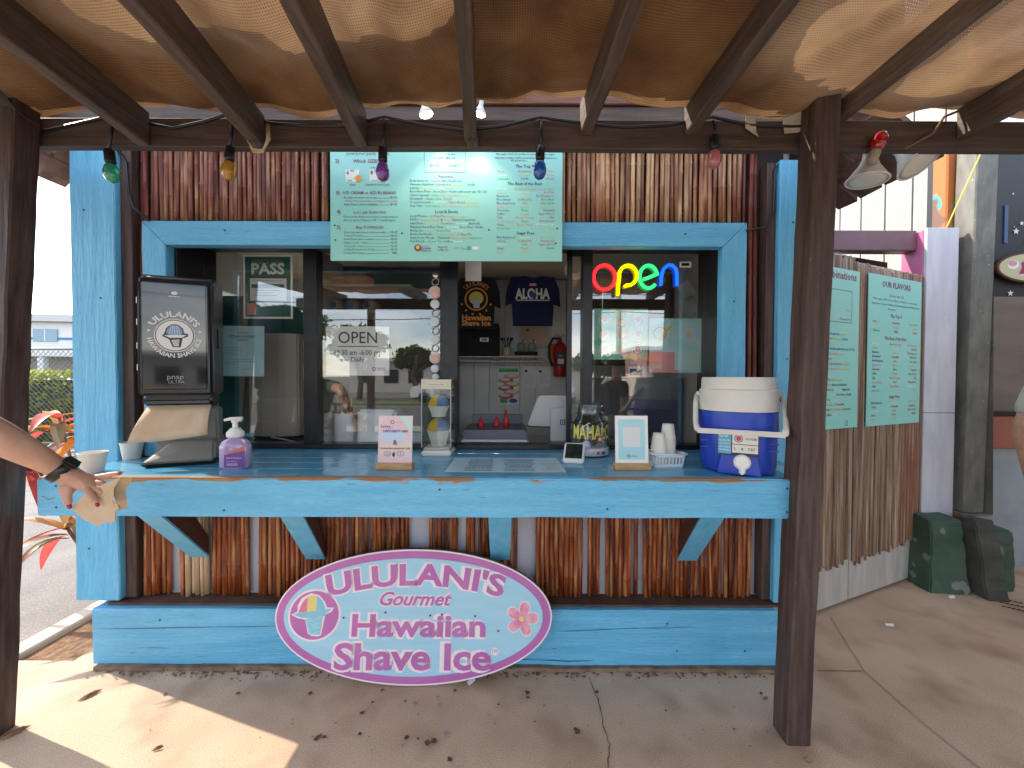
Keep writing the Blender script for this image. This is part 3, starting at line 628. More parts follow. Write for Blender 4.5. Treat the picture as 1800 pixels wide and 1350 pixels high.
FAV = [[('Keiki Rainbow \u2013', 'd'), ('Cherry,', 'r'), ('Blue Raspberry,', 'b'), ('Lemon', 'y')], [('Hawaiian Rainbow \u2013', 'd'), ('Strawberry,', 'r'), ('Pineapple', 'y'), (', Vanilla', 'b')],
       [('Lahaina \u2013', 'd'), ('Banana,', 'y'), ('Coconut,', 'w'), ('Mango', 'y')], [('Root Beer Float \u2013', 'd'), ('Root Beer,', 'n'), ('Vanilla', 'b'), ('(add snow cap +$1.25)', 'd')],
       [('Citrus Squeeze \u2013', 'd'), ('Lime,', 'g'), ('Pink Grapefruit,', 'p'), ('Lemon', 'y')], [("Ka'anapali \u2013", 'd'), ('Grape,', 'm'), ('Lime,', 'g'), ('Cherry', 'r')],
       [('Coconut Lovers \u2013', 'd'), ('Coconut', 'w'), (", Tiger's Blood,", 'r'), ('Pineapple', 'y')], [('Sour Tart \u2013', 'd'), ('Sour Apple,', 'g'), ('Pink Lemonade,', 'p'), ('Sour Lemon', 'y')]]
for i, s_ in enumerate(FAV): ml_(630, 240 + i * 26.3, s_)
mt(900, 468, 'Local & Exotic', 29, 'd', 'c', .01)
LOC = [[('Local Motion \u2013', 'd'), ('Li Hing Mui,', 'r'), ('Mango,', 'o'), ('Pineapple', 'y')], [('POG \u2013', 'd'), ('Passion Orange', 'o'), ('&', 'd'), ('Guava', 'p'), ('(layered together)', 'd')],
       [('Lava Flow \u2013', 'd'), ('Pineapple', 'y'), (', Strawberry,', 'r'), ('Coconut', 'w'), ('(layered)', 'd')], [('Hawaiian Root Beer Float \u2013', 'd'), ('Coconut', 'w'), (', Root Beer,', 'n'), ('Vanilla', 'b')],
       [('Rising Sun \u2013', 'd'), ('Lychee', 'p'), ('Green Tea,', 'g'), ('Coconut', 'w')], [('Broke Da Mouth \u2013', 'd'), ('Passion Orange', 'o'), (', Li Hing Mui', 'r')],
       [('Party In the Mouth \u2013 Tamarind,', 'd'), ('Passion Fruit,', 'o'), ('Calamansi', 'g')], [('Pick Me Up \u2013', 'd'), ('Green Tea,', 'g'), ('Coffee,', 'n'), ('Haupia', 'w')]]
for i, s_ in enumerate(LOC): ml_(632, 500 + i * 26.6, s_)
x, y = Z(688, 735); pr.ell(x, y, S(26), S(24), 'm', .001, 20); pr.ell(x, y + S(3), S(14), S(14), 'y', .0014, 16); mt(745, 722, 'Gourmet', 14, 'm', 'c'); mt(748, 737, 'Hawaiian', 20, 'm', 'c', .02); mt(748, 755, 'Shave Ice', 20, 'm', 'c', .02)
mt(872, 728, 'Rated #1', 19, 'm', 'c', .01); mt(876, 750, 'in Maui by', 19, 'm', 'c', .01)
mt(975, 735, 'yelp', 20, 'r', 'c'); mt(1025, 740, 'Zagat', 18, 'g', 'c'); x, y = Z(1065, 738); pr.ell(x, y, S(12), S(14), 'd', .001, 14, S(5)); x0, y0 = Z(1090, 748); x1, y1 = Z(1135, 726); pr.rect(x0, y0, x1, y1, 'w')
mt(1475, 18, '(Choose up to 3)', 26, 'm', 'c'); mt(1480, 46, 'We make 100% of our flavors using pure cane sugar.', 21, 'd', 'c', wm=430); mt(1485, 72, 'Signature recipes utilize premium purees & fruit juices.', 21, 'd', 'c', wm=450); mt(1430, 92, 'All syrups are', 20, 'd', 'c'); mt(1545, 92, 'gluten free', 20, 'w', 'c')
def cols(pfn, rows, zy0, dy, h, cx=(1268, 1475, 1692)):
    for i, r in enumerate(rows):
        for (t, ink), x_, al in zip(r, cx, 'lcr'):
            if t: pfn(x_, zy0 + i * dy, t, h, ink, al)
TOP9 = [[('Mango', 'o'), ('Strawberry', 'r'), ('Passion Fruit', 'o')], [('Coconut', 'w'), ('Pineapple', 'y'), ('Guava', 'p')], [('Calamansi', 'g'), ('Vanilla', 'b'), ('Cherry', 'r')]]
REST = [[('Almond', 'w'), ('Hawaiian Orange', 'o'), ('Pink Lemonade', 'p')], [('Banana', 'y'), ('Horchata', 'w'), ('Red Hot', 'r')], [('Blueberry', 'b'), ('Lemon', 'y'), ('Red Raspberry', 'r')], [('Blue Hawaii', 'b'), ('Li Hing Mui', 'r'), ('Root Beer', 'n')],
        [('Blue Raspberry', 'b'), ('Lime', 'g'), ('Sour Apple', 'g')], [('Bubble Gum', 'p'), ('Lychee', 'p'), ('Sour Lemon', 'y')], [('Chocolate', 'n'), ('Melon', 'g'), ('Tamarind', 'n')], [('Coffee', 'n'), ('Orange', 'o'), ("Tiger's Blood", 'r')],
        [('Cola', 'n'), ('Passion Orange', 'o'), ('Ube', 'm')], [('Cotton Candy', 'p'), ('Peach', 'r'), ('Watermelon', 'r')], [('Grape', 'm'), ('Papaya Mango', 'o'), ('Wedding Cake', 'w')], [('Green Tea', 'g'), ('', 'd'), ('Yuzu', 'y')]]
SUG = [[('Blue Raspberry', 'b'), ('Coconut', 'w'), ('Pina Colada', 'y')], [('Cherry', 'r'), ('Li Hing Mui', 'r'), ('Strawberry', 'r')], [('Coconut', 'w'), ('Lime', 'g'), ("Tiger's Blood", 'r')], [('Grape', 'm'), ('Mango', 'o'), ('Vanilla', 'b')], [('Guava', 'p'), ('Lemon', 'y'), ('', 'd')]]
mt(1475, 135, 'The Top 9', 31, 'd', 'c', .01); cols(mt, TOP9, 172, 27, 22)
mt(1475, 263, 'The Rest of the Best', 30, 'd', 'c', .01); cols(mt, REST, 300, 26.4, 22)
mt(1482, 626, 'Sugar Free', 30, 'd', 'c', .01); cols(mt, SUG, 657, 26.6, 22)
pr.done(mroot)
for zx, zy in ((77, 570), (80, 678), (572, 628), (1212, 602), (1714, 593), (1704, 702)):
    x, y = Z(zx, zy); MB(front((x, MY, y))).lathe([(.0045, 0), (.004, .002), (0, .003)], 8).build('screw_head', m_ink, mroot)

# ================================================================ OVAL SIGN leaning on the baseboard
pb = G(722, 1207); tp_ = P(722, 967, 1.985)
yd = Vector((0, tp_.y - pb.y, tp_.z)); hgt = yd.length; yd.normalize()
osg = empty('oval_sign', (tp_.x, pb.y, 0), label='oval pink and pale blue shave ice sign leaning against the baseboard', cat='sign')
MS = surf(pb + yd * hgt / 2 + Vector((0, 0, .004)), (1, 0, 0), yd)
hw, hh = 488 / 690 * 1.945 / 2, hgt / 2
m_sb = mat('sign_sky', (.33, .60, .73), (.37, .64, .76), rough=.4, scale=4, st=(1, 8, 8), bump=.05)
m_sp = mat('sign_purple', (.52, .165, .42), (.44, .125, .37), rough=.4, scale=5)
m_sw = mat('sign_white', (.86, .73, .74), rough=.45)
m_ply = mat('ply_edge', (.12, .085, .055), (.25, .18, .12), rough=.9, scale=40, st=(1, 1, 6))
def ering(b, rx, ry, z0, z1, n=72):
    p = [(rx*math.cos(2*math.pi*i/n), ry*math.sin(2*math.pi*i/n)) for i in range(n)]
    b.add([(x, y, z0) for x, y in p] + [(x, y, z1) for x, y in p], [tuple(range(n)), tuple(range(2*n-1, n-1, -1))] + [(i, (i+1) % n, n+(i+1) % n, n+i) for i in range(n)])
b = MB(MS); ering(b, hw, hh, -.035, -.0035); b.build('plywood_backing', m_ply, osg)
b = MB(MS); ering(b, hw, hh, -.003, 0); b.build('white_edge', m_sw, osg)
b = MB(MS); ering(b, hw - .008, hh - .008, .0005, .002); b.build('pink_border', m_sp, osg)
b = MB(MS); ering(b, hw - .046, hh - .042, .0025, .0045); b.build('blue_field', m_sb, osg)
os_ = Print(MS); u = 1.945 / 690 / 3.4615; ZX = lambda zx: (zx - 900) * u; ZY = lambda zy: (478 - zy) * u * 1.0
INK['sp'] = m_sp; INK['sw'] = m_sw
def outl(x, y, t, size, bold, ol, **k):
    os_.text(x, y, t, size, 'sw', bold + ol, z=.0055, al='c', res=3, **k); os_.text(x, y, t, size, 'sp', bold, z=.0068, al='c', res=3, **k)
Rr = 2100 * u; cxa, base = ZX(905), ZY(296)
def arc(x, y):
    a = (x - cxa) / Rr; return cxa + (Rr + y) * math.sin(a), base - Rr + (Rr + y) * math.cos(a)
outl(cxa, 0, "ULULANI'S", 168 * u, .034, .055, warp=arc, wmax=1085 * u)
outl(ZX(905), ZY(415), 'Gourmet', 108 * u, .022, .06, shear=.35, wmax=455 * u)
outl(ZX(930), ZY(588), 'Hawaiian', 172 * u, .028, .065, wmax=820 * u)
outl(ZX(905), ZY(770), 'Shave Ice', 200 * u, .028, .06, wmax=945 * u)
os_.ell(ZX(1398), ZY(672), 24*u, 22*u, 'sw', .0055, 20); os_.text(ZX(1395), ZY(680), 'TM', 28*u, 'sp', al='c', z=.0065)
# round badge with a cup of shave ice
cx, cy = ZX(298), ZY(473); os_.ell(cx, cy, 160*u, 148*u, 'sw', .0055, 48); os_.ell(cx, cy, 148*u, 137*u, 'sp', .0066, 48)
def blobp(pts, ink, z): os_.poly([(ZX(a), ZY(c)) for a, c in pts], ink, z)
mat('ice_pink', (.72, .19, .28), rough=.4); mat('ice_yellow', (.78, .62, .20), rough=.4); mat('ice_blue', (.22, .52, .66), rough=.4); mat('cup_blue', (.20, .50, .64), (.30, .62, .72), rough=.4, scale=30, st=(1, 1, 4))
blobp([(158, 470), (195, 452), (192, 420), (215, 375), (268, 348), (320, 358), (360, 400), (372, 428), (416, 430), (400, 455), (365, 470), (348, 585), (330, 592), (290, 588), (268, 575), (245, 498), (200, 490)], 'sw', .0072)
dome = lambda a, b_: [(a, 478)] + [(x_, 485 - 125 * math.sqrt(max(0, 1 - ((x_ - 285) / 85) ** 2))) for x_ in [a + (b_ - a) * k / 6 for k in range(7)]] + [(b_, 478)]
blobp(dome(202, 252), 'ice_pink', .0082); blobp(dome(252, 308), 'ice_yellow', .0082); blobp(dome(308, 369), 'ice_blue', .0082)
blobp([(172, 470), (202, 458), (372, 440), (402, 436), (385, 452), (350, 472), (300, 488), (220, 486)], 'ice_blue', .0088)
blobp([(248, 494), (352, 478), (342, 580), (322, 584), (285, 580), (275, 570)], 'cup_blue', .0086)
# plumeria flower
mat('petal', (.72, .16, .30), (.80, .42, .48), rough=.45, scale=30)
for k in range(5):
    a = R(90 - 15 + k * 72); fx, fy = ZX(1562), ZY(490)
    for s_, ink, z in ((1, 'sw', .0056), (.84, 'petal', .0066 + k * .0003)):
        pts = []
        for i in range(16):
            t = 2 * math.pi * i / 16; ra, rb = 52 * u * s_, 33 * u * s_
            lx, ly = 52 * u + ra * math.cos(t), rb * math.sin(t) * (1 + .3 * math.cos(t))
            pts.append((fx + lx*math.cos(a) - ly*math.sin(a), fy + lx*math.sin(a) + ly*math.cos(a)))
        os_.poly(pts, ink, z)
os_.ell(ZX(1560), ZY(490), 16*u, 16*u, 'ice_yellow', .0085, 14)
for a, c in ((478, 486), (730, 456), (1075, 467), (1418, 557), (1277, 474), (1003, 472)): os_.ell(ZX(a), ZY(c), 6*u, 6*u, 'd', .0085, 10)
os_.done(osg, {'sp': 'purple_lettering', 'sw': 'white_outline', 'petal': 'flower_petals', 'cup_blue': 'painted_cup', 'ice_pink': 'painted_ice', 'ice_yellow': 'painted_ice', 'ice_blue': 'painted_ice', 'd': 'screw_head'})

# ================================================================ THINGS ON THE COUNTER
def C(px, py): return G(px, py, ZC)
# ---- napkin dispenser tower
DY = R(22); dl = Vector((P(240, 700, 1.80).x, 1.80, ZC))
dis = empty('napkin_dispenser', dl + Vector((.14, .08, 0)), DY, 'tall black and grey napkin dispenser tower with round white emblem', 'dispenser')
D = Matrix.Translation(dl) @ Matrix.Rotation(DY, 4, 'Z')
W_, H_ = .292, .905
m_dg = mat('dispenser_grey', (.20, .20, .18), (.23, .23, .21), rough=.4, scale=5); m_gloss = mat('dispenser_window', (.018, .018, .02), rough=.06, coat=.5)
b = MB(D); sec = [(0, .33), (0, .85), (.022, .893), (.06, H_), (.15, H_), (.17, .88), (.17, .33)]
b.prism(sec, 0, W_, 'x'); dbody = b.build('upper_housing', m_blackpl, dis, bevel=.014, seg=3); auto(dbody)
dbody.data.polygons.foreach_set('use_smooth', [True]*len(dbody.data.polygons)); auto(dbody, 50)
b = MB(D).box((.02, -.006, .36), (W_ - .022, .004, .86)); b.build('glossy_window', m_gloss, dis, bevel=.005, seg=2)
b = MB(D).prism([(.012, .333), (.012, .30), (.05, .275), (.155, .275), (.16, .333)], .012, W_ - .012, 'x'); b.build('lower_lip', m_blackpl, dis, bevel=.012, seg=2)
b = MB(D).prism([(.07, .273), (.10, .09), (.08, .03), (.17, .03), (.17, .273)], .03, W_ - .005, 'x'); b.build('neck', m_dg, dis, bevel=.012, seg=3)
b = MB(D).hexa([(.01, -.035, .018), (W_ + .01, -.03, .018), (W_ + .005, .2, .018), (.03, .2, .018)], [(.10, .07, .105), (W_ - .01, .05, .105), (W_ - .005, .19, .13), (.06, .19, .13)]); b.build('flared_foot', m_dg, dis, bevel=.012, seg=3)
b = MB(D).hexa([(.04, -.02, 0), (W_, -.015, 0), (W_, .19, 0), (.05, .19, 0)], [(.02, -.03, .0175), (W_ + .008, -.025, .0175), (W_ + .003, .198, .0175), (.035, .198, .0175)]); b.build('rubber_base', m_blackpl, dis)
for z in (.45, .55, .66, .76): MB(D).box((-.006, .02, z), (.0, .05, z + .03)).build('hinge_clip', m_white, dis, bevel=.002)
MB(D).box((W_ - .001, .06, .56), (W_ + .006, .12, .66)).build('side_latch', m_blackpl, dis, bevel=.003)
# napkin hanging out of the slot
b = MB(D); NX = 8
for j in range(6):
    for i in range(NX + 1):
        t = i / NX; s_ = j / 5; b.v.append(D @ Vector((.035 + (W_ - .05) * t - .055 * (1 - t) * s_, .02 - .055 * s_ - .02*math.sin(s_*3), .285 - .15 * s_ - .012 * s_ * math.sin(t * 3 + 1))))
b.f = [(j*(NX+1)+i, j*(NX+1)+i+1, (j+1)*(NX+1)+i+1, (j+1)*(NX+1)+i) for j in range(5) for i in range(NX)]
nap = b.build('napkin', m_kraft, smooth=True); sm = nap.modifiers.new('s', 'SOLIDIFY'); sm.thickness = .0015
tag(nap, 'kraft paper napkin hanging from the dispenser slot', 'napkin')
dp = Print(D @ surf((W_ / 2, -.0065, .615), (1, 0, 0), (0, 0, 1))); INK['dw'] = mat('decal_white', (.72, .72, .72), rough=.5); INK['dk'] = m_blackpl; mat('decal_blue', (.15, .30, .50), rough=.4)
dp.ell(0, 0, .078, .078, 'dw', .001, 40); dp.ell(0, 0, .074, .074, 'dk', .0014, 40); dp.ell(0, 0, .070, .070, 'dw', .0018, 40)
dp.poly([(-.048, -.004), (-.038, .012), (-.032, .034), (-.012, .052), (.012, .052), (.032, .034), (.036, .012), (.052, .008), (.05, -.004), (.03, -.012), (.022, -.055), (-.008, -.055), (-.022, -.018)], 'dk', .0023)
dp.poly([(-.032, .01), (-.028, .03), (-.012, .047), (.012, .047), (.028, .03), (.031, .01), (0, -.004)], 'decal_blue', .0028)
for k in (-2, -1, 0, 1, 2): dp.poly([(k*.011 - .001, .0), (k*.011 + .001, .0), (k*.006 + .001, .047), (k*.006 - .001, .047)], 'dw', .0032)
dp.poly([(-.04, .0), (.045, .004), (.028, -.009), (-.018, -.012)], 'dw', .0032); dp.poly([(-.012, -.022), (.018, -.018), (.015, -.05), (-.004, -.05)], 'dw', .0034)
for k in range(5): dp.poly([(-.009, -.026 - k*.005), (.016, -.022 - k*.005), (.016, -.024 - k*.005), (-.009, -.028 - k*.005)], 'dk', .0037)
def circ(r, sgn):
    def f(x, y):
        a = x / r; return ((r + y) * math.sin(a), (r + y) * math.cos(a)) if sgn > 0 else ((r - y) * math.sin(a), -(r - y) * math.cos(a))
    return f
dp.text(0, 0, "ULULANI'S", .036, 'dw', .03, al='c', warp=circ(.088, 1), wmax=.19, res=2)
dp.text(0, 0, "HAWAIIAN SHAVE ICE", .027, 'dw', .025, al='c', warp=circ(.104, -1), wmax=.30, res=2)
for a in (-78, 78):
    for k in range(5): dp.poly([(.098*math.sin(R(a)) + .009*math.cos(R(90 + 72*k + e_*36)) * (1 if e_ % 2 == 0 else .4), .098*math.cos(R(a)) + .009*math.sin(R(90 + 72*k + e_*36)) * (1 if e_ % 2 == 0 else .4)) for e_ in (-1, 0, 1)] + [(.098*math.sin(R(a)), .098*math.cos(R(a)))], 'dw', .001)
dp.ell(0, .198, .012, .008, 'dw', .001, 16); dp.rect(-.022, .181, .022, .184, 'dw', .001)
INK['dg'] = mat('decal_grey', (.30, .30, .31), rough=.4); dp.text(0, -.205, 'pnap', .034, 'dg', .0, al='c', res=2); dp.text(0.004, -.225, 'ULTRA', .02, 'dg', al='c', res=2)
dp.done(dis, {'decal_blue': 'emblem', 'dk': 'emblem', 'dw': 'emblem', 'dg': 'embossed_lettering'})
# ---- paper cups
def cup(name, c, r0, r1, h, label, group=None, m=None):
    e = empty(name, c, 0, label, 'cup', group)
    o = MB(Matrix.Translation(c)).lathe([(r0*.97, 0), (r1, h), (r1 - .0015, h), (r0 - .002, .006), (0, .006)], 28).build('cup_wall', m or m_cup, e, smooth=True); auto(o, 50)
    ring = [(c[0] + r1*math.cos(2*math.pi*i/28), c[1] + r1*math.sin(2*math.pi*i/28), c[2] + h) for i in range(29)]
    MB().tube(ring, .0022, 6, False).build('rolled_rim', m or m_cup, e, smooth=True); return e
c = C(156, 829); cup('paper_cup', (c.x + .02, c.y + .0, ZC), .036, .049, .085, 'white paper cup standing behind the wrist with the watch', 'paper cups')
c = C(232, 806); cup('paper_cup', (c.x, c.y, ZC), .036, .047, .083, 'white paper cup touching the napkin dispenser foot', 'paper cups')
# ---- hand soap bottle
c = C(409, 824); sb = empty('sanitizer_bottle', (c.x, c.y + .02, ZC), .1, 'clear pump bottle of purple hand sanitizer beside the dispenser', 'bottle'); SBM = frame(sb)
m_purple = mat('purple_liquid', (.36, .26, .46), (.42, .33, .52), rough=.12, scale=3, coat=.6)
o = MB(SBM).lathe([(.058, 0), (.066, .01), (.066, .10), (.055, .125), (.028, .14), (.026, .15)], 28, sy=.55, sq=.75).build('bottle_body', m_purple, sb, smooth=True); auto(o, 60)
o = MB(SBM).lathe([(.034, .145), (.036, .15), (.036, .165), (.02, .185), (.012, .187), (.011, .21), (.016, .212), (.016, .222), (0, .224)], 20).build('pump_collar', m_white, sb, smooth=True); auto(o, 40)
MB(SBM).tube([(-.045, -.005, .222), (-.02, 0, .228), (.03, 0, .226)], [.006, .008, .012], 10).build('pump_spout', m_white, sb, smooth=True)
pr2 = Print(SBM @ surf((0, -.0372, .055), (1, 0, 0), (0, 0, 1))); mat('label_purple', (.17, .06, .30), rough=.4); mat('label_orange', (.62, .16, .05), rough=.4)
pr2.poly([(-.028, -.045), (.058, -.045), (.058, .03), (-.028, .012)], 'label_purple', .001); pr2.poly([(-.028, .014), (.058, .032), (.058, .052), (.02, .036)], 'label_orange', .001)
pr2.text(-.018, -.005, 'Hand Sanitizer', .011, 'dw'); pr2.text(-.018, -.02, 'Foam 400 mL', .008, 'dw')
for k in range(2): pr2.rect(-.018, -.03 - k*.006, .03, -.028 - k*.006, 'dw', .0015)
pr2.done(sb, {'label_purple': 'label_panel', 'label_orange': 'label_panel'})
# ---- sign cards in wooden feet
def card(name, px0, px1, pyt, pyb, Y, label, paint, foot_h=.03):
    p0, p1 = P(px0, pyb, Y), P(px1, pyb, Y); zt = P(px0, pyt, Y).z; mid = (p0.x + p1.x) / 2; wd = p1.x - p0.x
    e = empty(name, (mid, Y, ZC), 0, label, 'card stand')
    MB().box((mid - wd/2 - .006, Y - .022, ZC), (mid + wd/2 + .006, Y + .03, ZC + foot_h)).build('wooden_foot', m_wood, e, bevel=.003)
    yv = Vector((0, math.sin(R(5)), math.cos(R(5)))); Mx = surf((mid, Y, ZC + foot_h), (1, 0, 0), yv); h = zt - ZC - foot_h
    MB(Mx).box((-wd/2, 0, -.002), (wd/2, h, 0)).build('card_sheet', m_paper, e)
    pp = Print(Mx); paint(pp, wd, h); pp.done(e, {'c_pink': 'printed_ground', 'c_sky': 'printed_ground', 'c_peach': 'printed_ground', 'c_mint': 'printed_ground', 'c_aqua': 'printed_ground'}); return e
mat('c_pink', (.72, .52, .55), (.76, .60, .62), rough=.35, scale=9); mat('c_sky', (.50, .62, .78), (.55, .66, .8), rough=.35, scale=9); mat('c_peach', (.74, .60, .46), (.76, .64, .54), rough=.35, scale=9); mat('c_mint', (.55, .72, .66), rough=.35); mat('c_aqua', (.38, .70, .76), rough=.35)
def pink(p, w_, h):
    p.rect(-w_/2, 0, w_/2, h, 'c_pink', .0006); p.ell(-.01, h*.55, w_*.40, h*.12, 'c_sky', .0009, 30); p.poly([(-w_*.48, h*.36), (w_*.48, h*.44), (w_*.48, h*.26), (-w_*.48, h*.22)], 'c_peach', .0008)
    p.poly([(w_*.1, h*.99), (w_*.5, h*.62), (w_*.5, h*.85), (w_*.3, h*.99)], 'c_mint', .0009)
    p.ell(-.015, h*.86, .009, .009, 'm', .0012, 14, .003); p.text(.0, h*.845, 'ululani', .012, 'p'); p.text(-w_*.44, h*.74, 'Sorry...', .02, 'm', .02); p.text(0, h*.645, 'DEBIT/CREDIT CARD', .0155, 'b', .03, al='c', wmax=w_*.74)
    p.text(0, h*.38, '&', .032, 'm', .03, al='c'); p.text(0, h*.285, 'Contactless payments only', .0135, 'm', .03, al='c', wmax=w_*.9)
    for k, x in enumerate((-.035, .025)): p.ell(x, h*.19, .016, .012, 'n', .0013, 18, .002); p.text(x, h*.17, ')))' if k == 0 else '$', .014, 'n', al='c')
    p.ell(-.006, h*.17, .006, .011, 'd', .0016, 14)
card('card_stand', 664, 724, 731, 812, 1.80, 'pink pastel payment notice card in a wooden foot', pink)
def qr(p, w_, h):
    p.rect(-w_*.4, h*.07, w_*.4, h*.92, 'c_aqua', .0006); p.rect(-w_*.27, h*.34, w_*.27, h*.76, 'dw', .0010)
    p.text(0, h*.80, 'SCAN TO TIP', .011, 'dw', al='c'); p.text(0, h*.255, 'thank you for your support', .008, 'c_sky', al='c', wmax=w_*.66); p.ell(-.016, h*.145, .008, .008, 'm', .0012, 14, .003); p.text(-.006, h*.13, 'ululani', .012, 'm')
card('card_stand', 1082, 1140, 731, 810, 1.81, 'white card with pale blue panel in a wooden foot', qr)
# ---- acrylic case with two shave ice models
cc = C(768, 800); cas = empty('display_case', (cc.x, cc.y + .05, ZC), 0, 'clear tall display case holding two blue and yellow shave ice models', 'display case'); CM = Matrix.Translation((cc.x, cc.y + .055, ZC))
CW = .078
MB(CM).box((-CW - .004, -CW, 0), (CW + .004, CW, .026)).build('case_base', m_cup, cas, bevel=.008, seg=2)
MB(CM).box((-CW + .002, -CW + .006, .027), (CW - .002, CW - .006, .042)).build('case_plinth', m_cup, cas, bevel=.008, seg=2)
CH = P(768, 666, cc.y).z - ZC
for (a, b_) in [((-CW, -CW + .004, .043), (CW, -CW + .006, CH)), ((-CW, CW - .006, .043), (CW, CW - .004, CH)), ((-CW, -CW + .007, .043), (-CW + .002, CW - .007, CH)), ((CW - .002, -CW + .007, .043), (CW, CW - .007, CH)), ((-CW, -CW + .004, CH + .001), (CW, CW - .004, CH + .004))]:
    MB(CM).box(a, b_).build('clear_panel', m_jar, cas)
for sx_ in (-1, 1): MB(CM).box((sx_*CW - .0025, -CW + .0015, .043), (sx_*CW + .0025, -CW + .0038, CH)).build('corner_edge', mat('acrylic_edge', (.42, .44, .42), rough=.15), cas)
MB(CM).box((-CW - .001, -CW + .001, CH - .055), (CW + .001, -CW + .003, CH - .003)).build('paper_band', mat('cream_band', (.66, .58, .42), rough=.5), cas)
pp = Print(CM @ surf((0, -CW + .0008, CH - .030), (1, 0, 0), (0, 0, 1))); pp.rect(-.05, -.008, .05, .008, 'dw', .0006); pp.text(0, -.004, 'A SHAVE ICE SIZES', .011, 'm', .01, al='c', wmax=.085); pp.done(cas, {'dw': 'paper_label'})
m_yel = mat('model_yellow', (.75, .48, .02), rough=.6, scale=60, bump=.2, c2=(.7, .42, .02)); m_mbl = mat('model_blue', (.10, .20, .42), (.13, .25, .48), rough=.6, scale=60, bump=.2)
def ice(z, r, lab):
    e = empty('shave_ice_model', (cc.x, cc.y + .055, ZC + z), 0, lab, 'shave ice model', 'shave ice models in the case'); E_ = frame(e); hb = .088 if r > .063 else .06
    o = MB(E_).lathe([(r*.62, 0), (r*.70, hb*.4), (r, hb), (r*.97, hb), (r*.6, .006), (0, .006)], 28).build('bowl', m_cup, e, smooth=True); auto(o, 50)
    for sg, m_ in ((-1, m_yel), (1, m_mbl)):
        b = MB(E_); n = 12
        for j in range(7):
            ph = math.pi/2 * j / 6
            for i in range(n + 1):
                th = math.pi/2 + math.pi * i / n * 1.0 if sg < 0 else -math.pi/2 + math.pi * i / n
                b.v.append(E_ @ Vector((r*.94*math.cos(ph)*math.cos(th), r*.94*math.cos(ph)*math.sin(th), hb + r*1.02*math.sin(ph))))
        b.f = [(j*(n+1)+i, j*(n+1)+i+1, (j+1)*(n+1)+i+1, (j+1)*(n+1)+i) for j in range(6) for i in range(n)]
        b.build('ice_dome', m_, e, smooth=True)
ice(.043, .066, 'lower larger blue and yellow shave ice model in the case'); ice(.205, .061, 'upper smaller blue and yellow shave ice model in the case')
# ---- laminated menu sheet lying on the counter
a_, b_, c_, d2 = [C(*t) for t in ((782, 830), (996, 831), (978, 806), (800, 805))]
shm = empty('menu_sheet', (a_ + b_ + c_ + d2) / 4, 0, 'laminated pale blue menu sheet lying flat on the counter', 'menu sheet')
MB().add([(p.x, p.y, ZC + .0012 + dz) for p in (a_, b_, c_, d2) for dz in (0,)] + [(p.x, p.y, ZC + .0022) for p in (a_, b_, c_, d2)], [(0, 1, 2, 3), (7, 6, 5, 4), (0, 4, 5, 1), (1, 5, 6, 2), (2, 6, 7, 3), (3, 7, 4, 0)]).build('laminate', mat('laminate', (.36, .60, .70), (.40, .64, .74), rough=.35, scale=4), shm)
pp = Print(surf((a_.x, a_.y, ZC + .0022), (1, 0, 0), (0, 1, 0))); sw_, sh_ = b_.x - a_.x, c_.y - a_.y
pp.rect(.0, .0, sw_, .006, 'dw', .0004); pp.rect(.0, sh_ - .006, sw_, sh_, 'dw', .0004)
for cx_, wd_ in ((.14, .15), (.32, .16)):
    for k in range(10):
        pp.text(cx_ * sw_/.52, .016 + k * (sh_ - .04) / 10, random.choice(['Hawaiian Rainbow  Strawberry', 'Root Beer Float  Vanilla', 'Li Hing Mui Mango', 'Local Motion Pineapple', 'Tiger Blood Coconut']), .017, random.choice('bddb'), .03, al='c', wmax=wd_ * random.uniform(.7, 1))
for k in range(8): pp.text(.46 * sw_/.52, .018 + k * .022, random.choice(['Mango', 'Lime  Guava', 'Lychee  Peach', 'Grape  Cola']), .016, random.choice('yopg'), .03, al='c')
pp.done(shm)
# ---- card terminal
c = C(1010, 812); trm = empty('card_terminal', (c.x, c.y + .02, ZC), R(-14), 'white card payment terminal with dark screen tilted beside the tip jar', 'card terminal'); T = frame(trm)
MB(T).prism([(-.055, .0), (-.058, .014), (.05, .085), (.062, .08), (.045, 0)], -.052, .052, 'x').build('terminal_body', m_white, trm, bevel=.006, seg=2)
tv = Vector((0, .108, .071)).normalized(); TM_ = T @ surf((0, -.058 + .012, .014 + .0085), (1, 0, 0), tv)
MB(TM_).box((-.042, 0, 0), (.042, .105, .0025)).build('screen', mat('screen_dark', (.015, .02, .02), (.03, .05, .03), rough=.06, scale=30), trm, bevel=.001)
# ---- tip jar
c = C(1040, 803); jar = empty('tip_jar', (c.x, c.y + .07, ZC), 0, 'round glass tip jar with yellow MAHALO lettering and a black cord', 'jar'); JM = frame(jar); JR = .102
jh = P(1040, 713, c.y + .07).z - ZC
o = MB(JM).lathe([(JR*.85, 0), (JR, .02), (JR, jh*.56), (JR*.93, jh*.68), (JR*.70, jh*.80), (JR*.68, jh*.96), (JR*.70, jh), (JR*.66, jh), (JR*.64, jh*.8), (JR*.88, jh*.68), (JR*.95, jh*.56), (JR*.95, .024), (0, .02)], 36).build('glass_jar', m_jar, jar, smooth=True); auto(o, 60)
MB(JM).tube([(JR*.72*math.cos(t/5), JR*.72*math.sin(t/5), jh*.85 + .0) for t in range(33)], .004, 6).build('rim_thread', m_jar, jar, smooth=True)
yel = mat('vinyl_yellow', (.70, .62, .10), rough=.4); b = MB(JM)
v, f, wd = text('MAHALO', .105, .02, 0, 3); k = .235 / wd
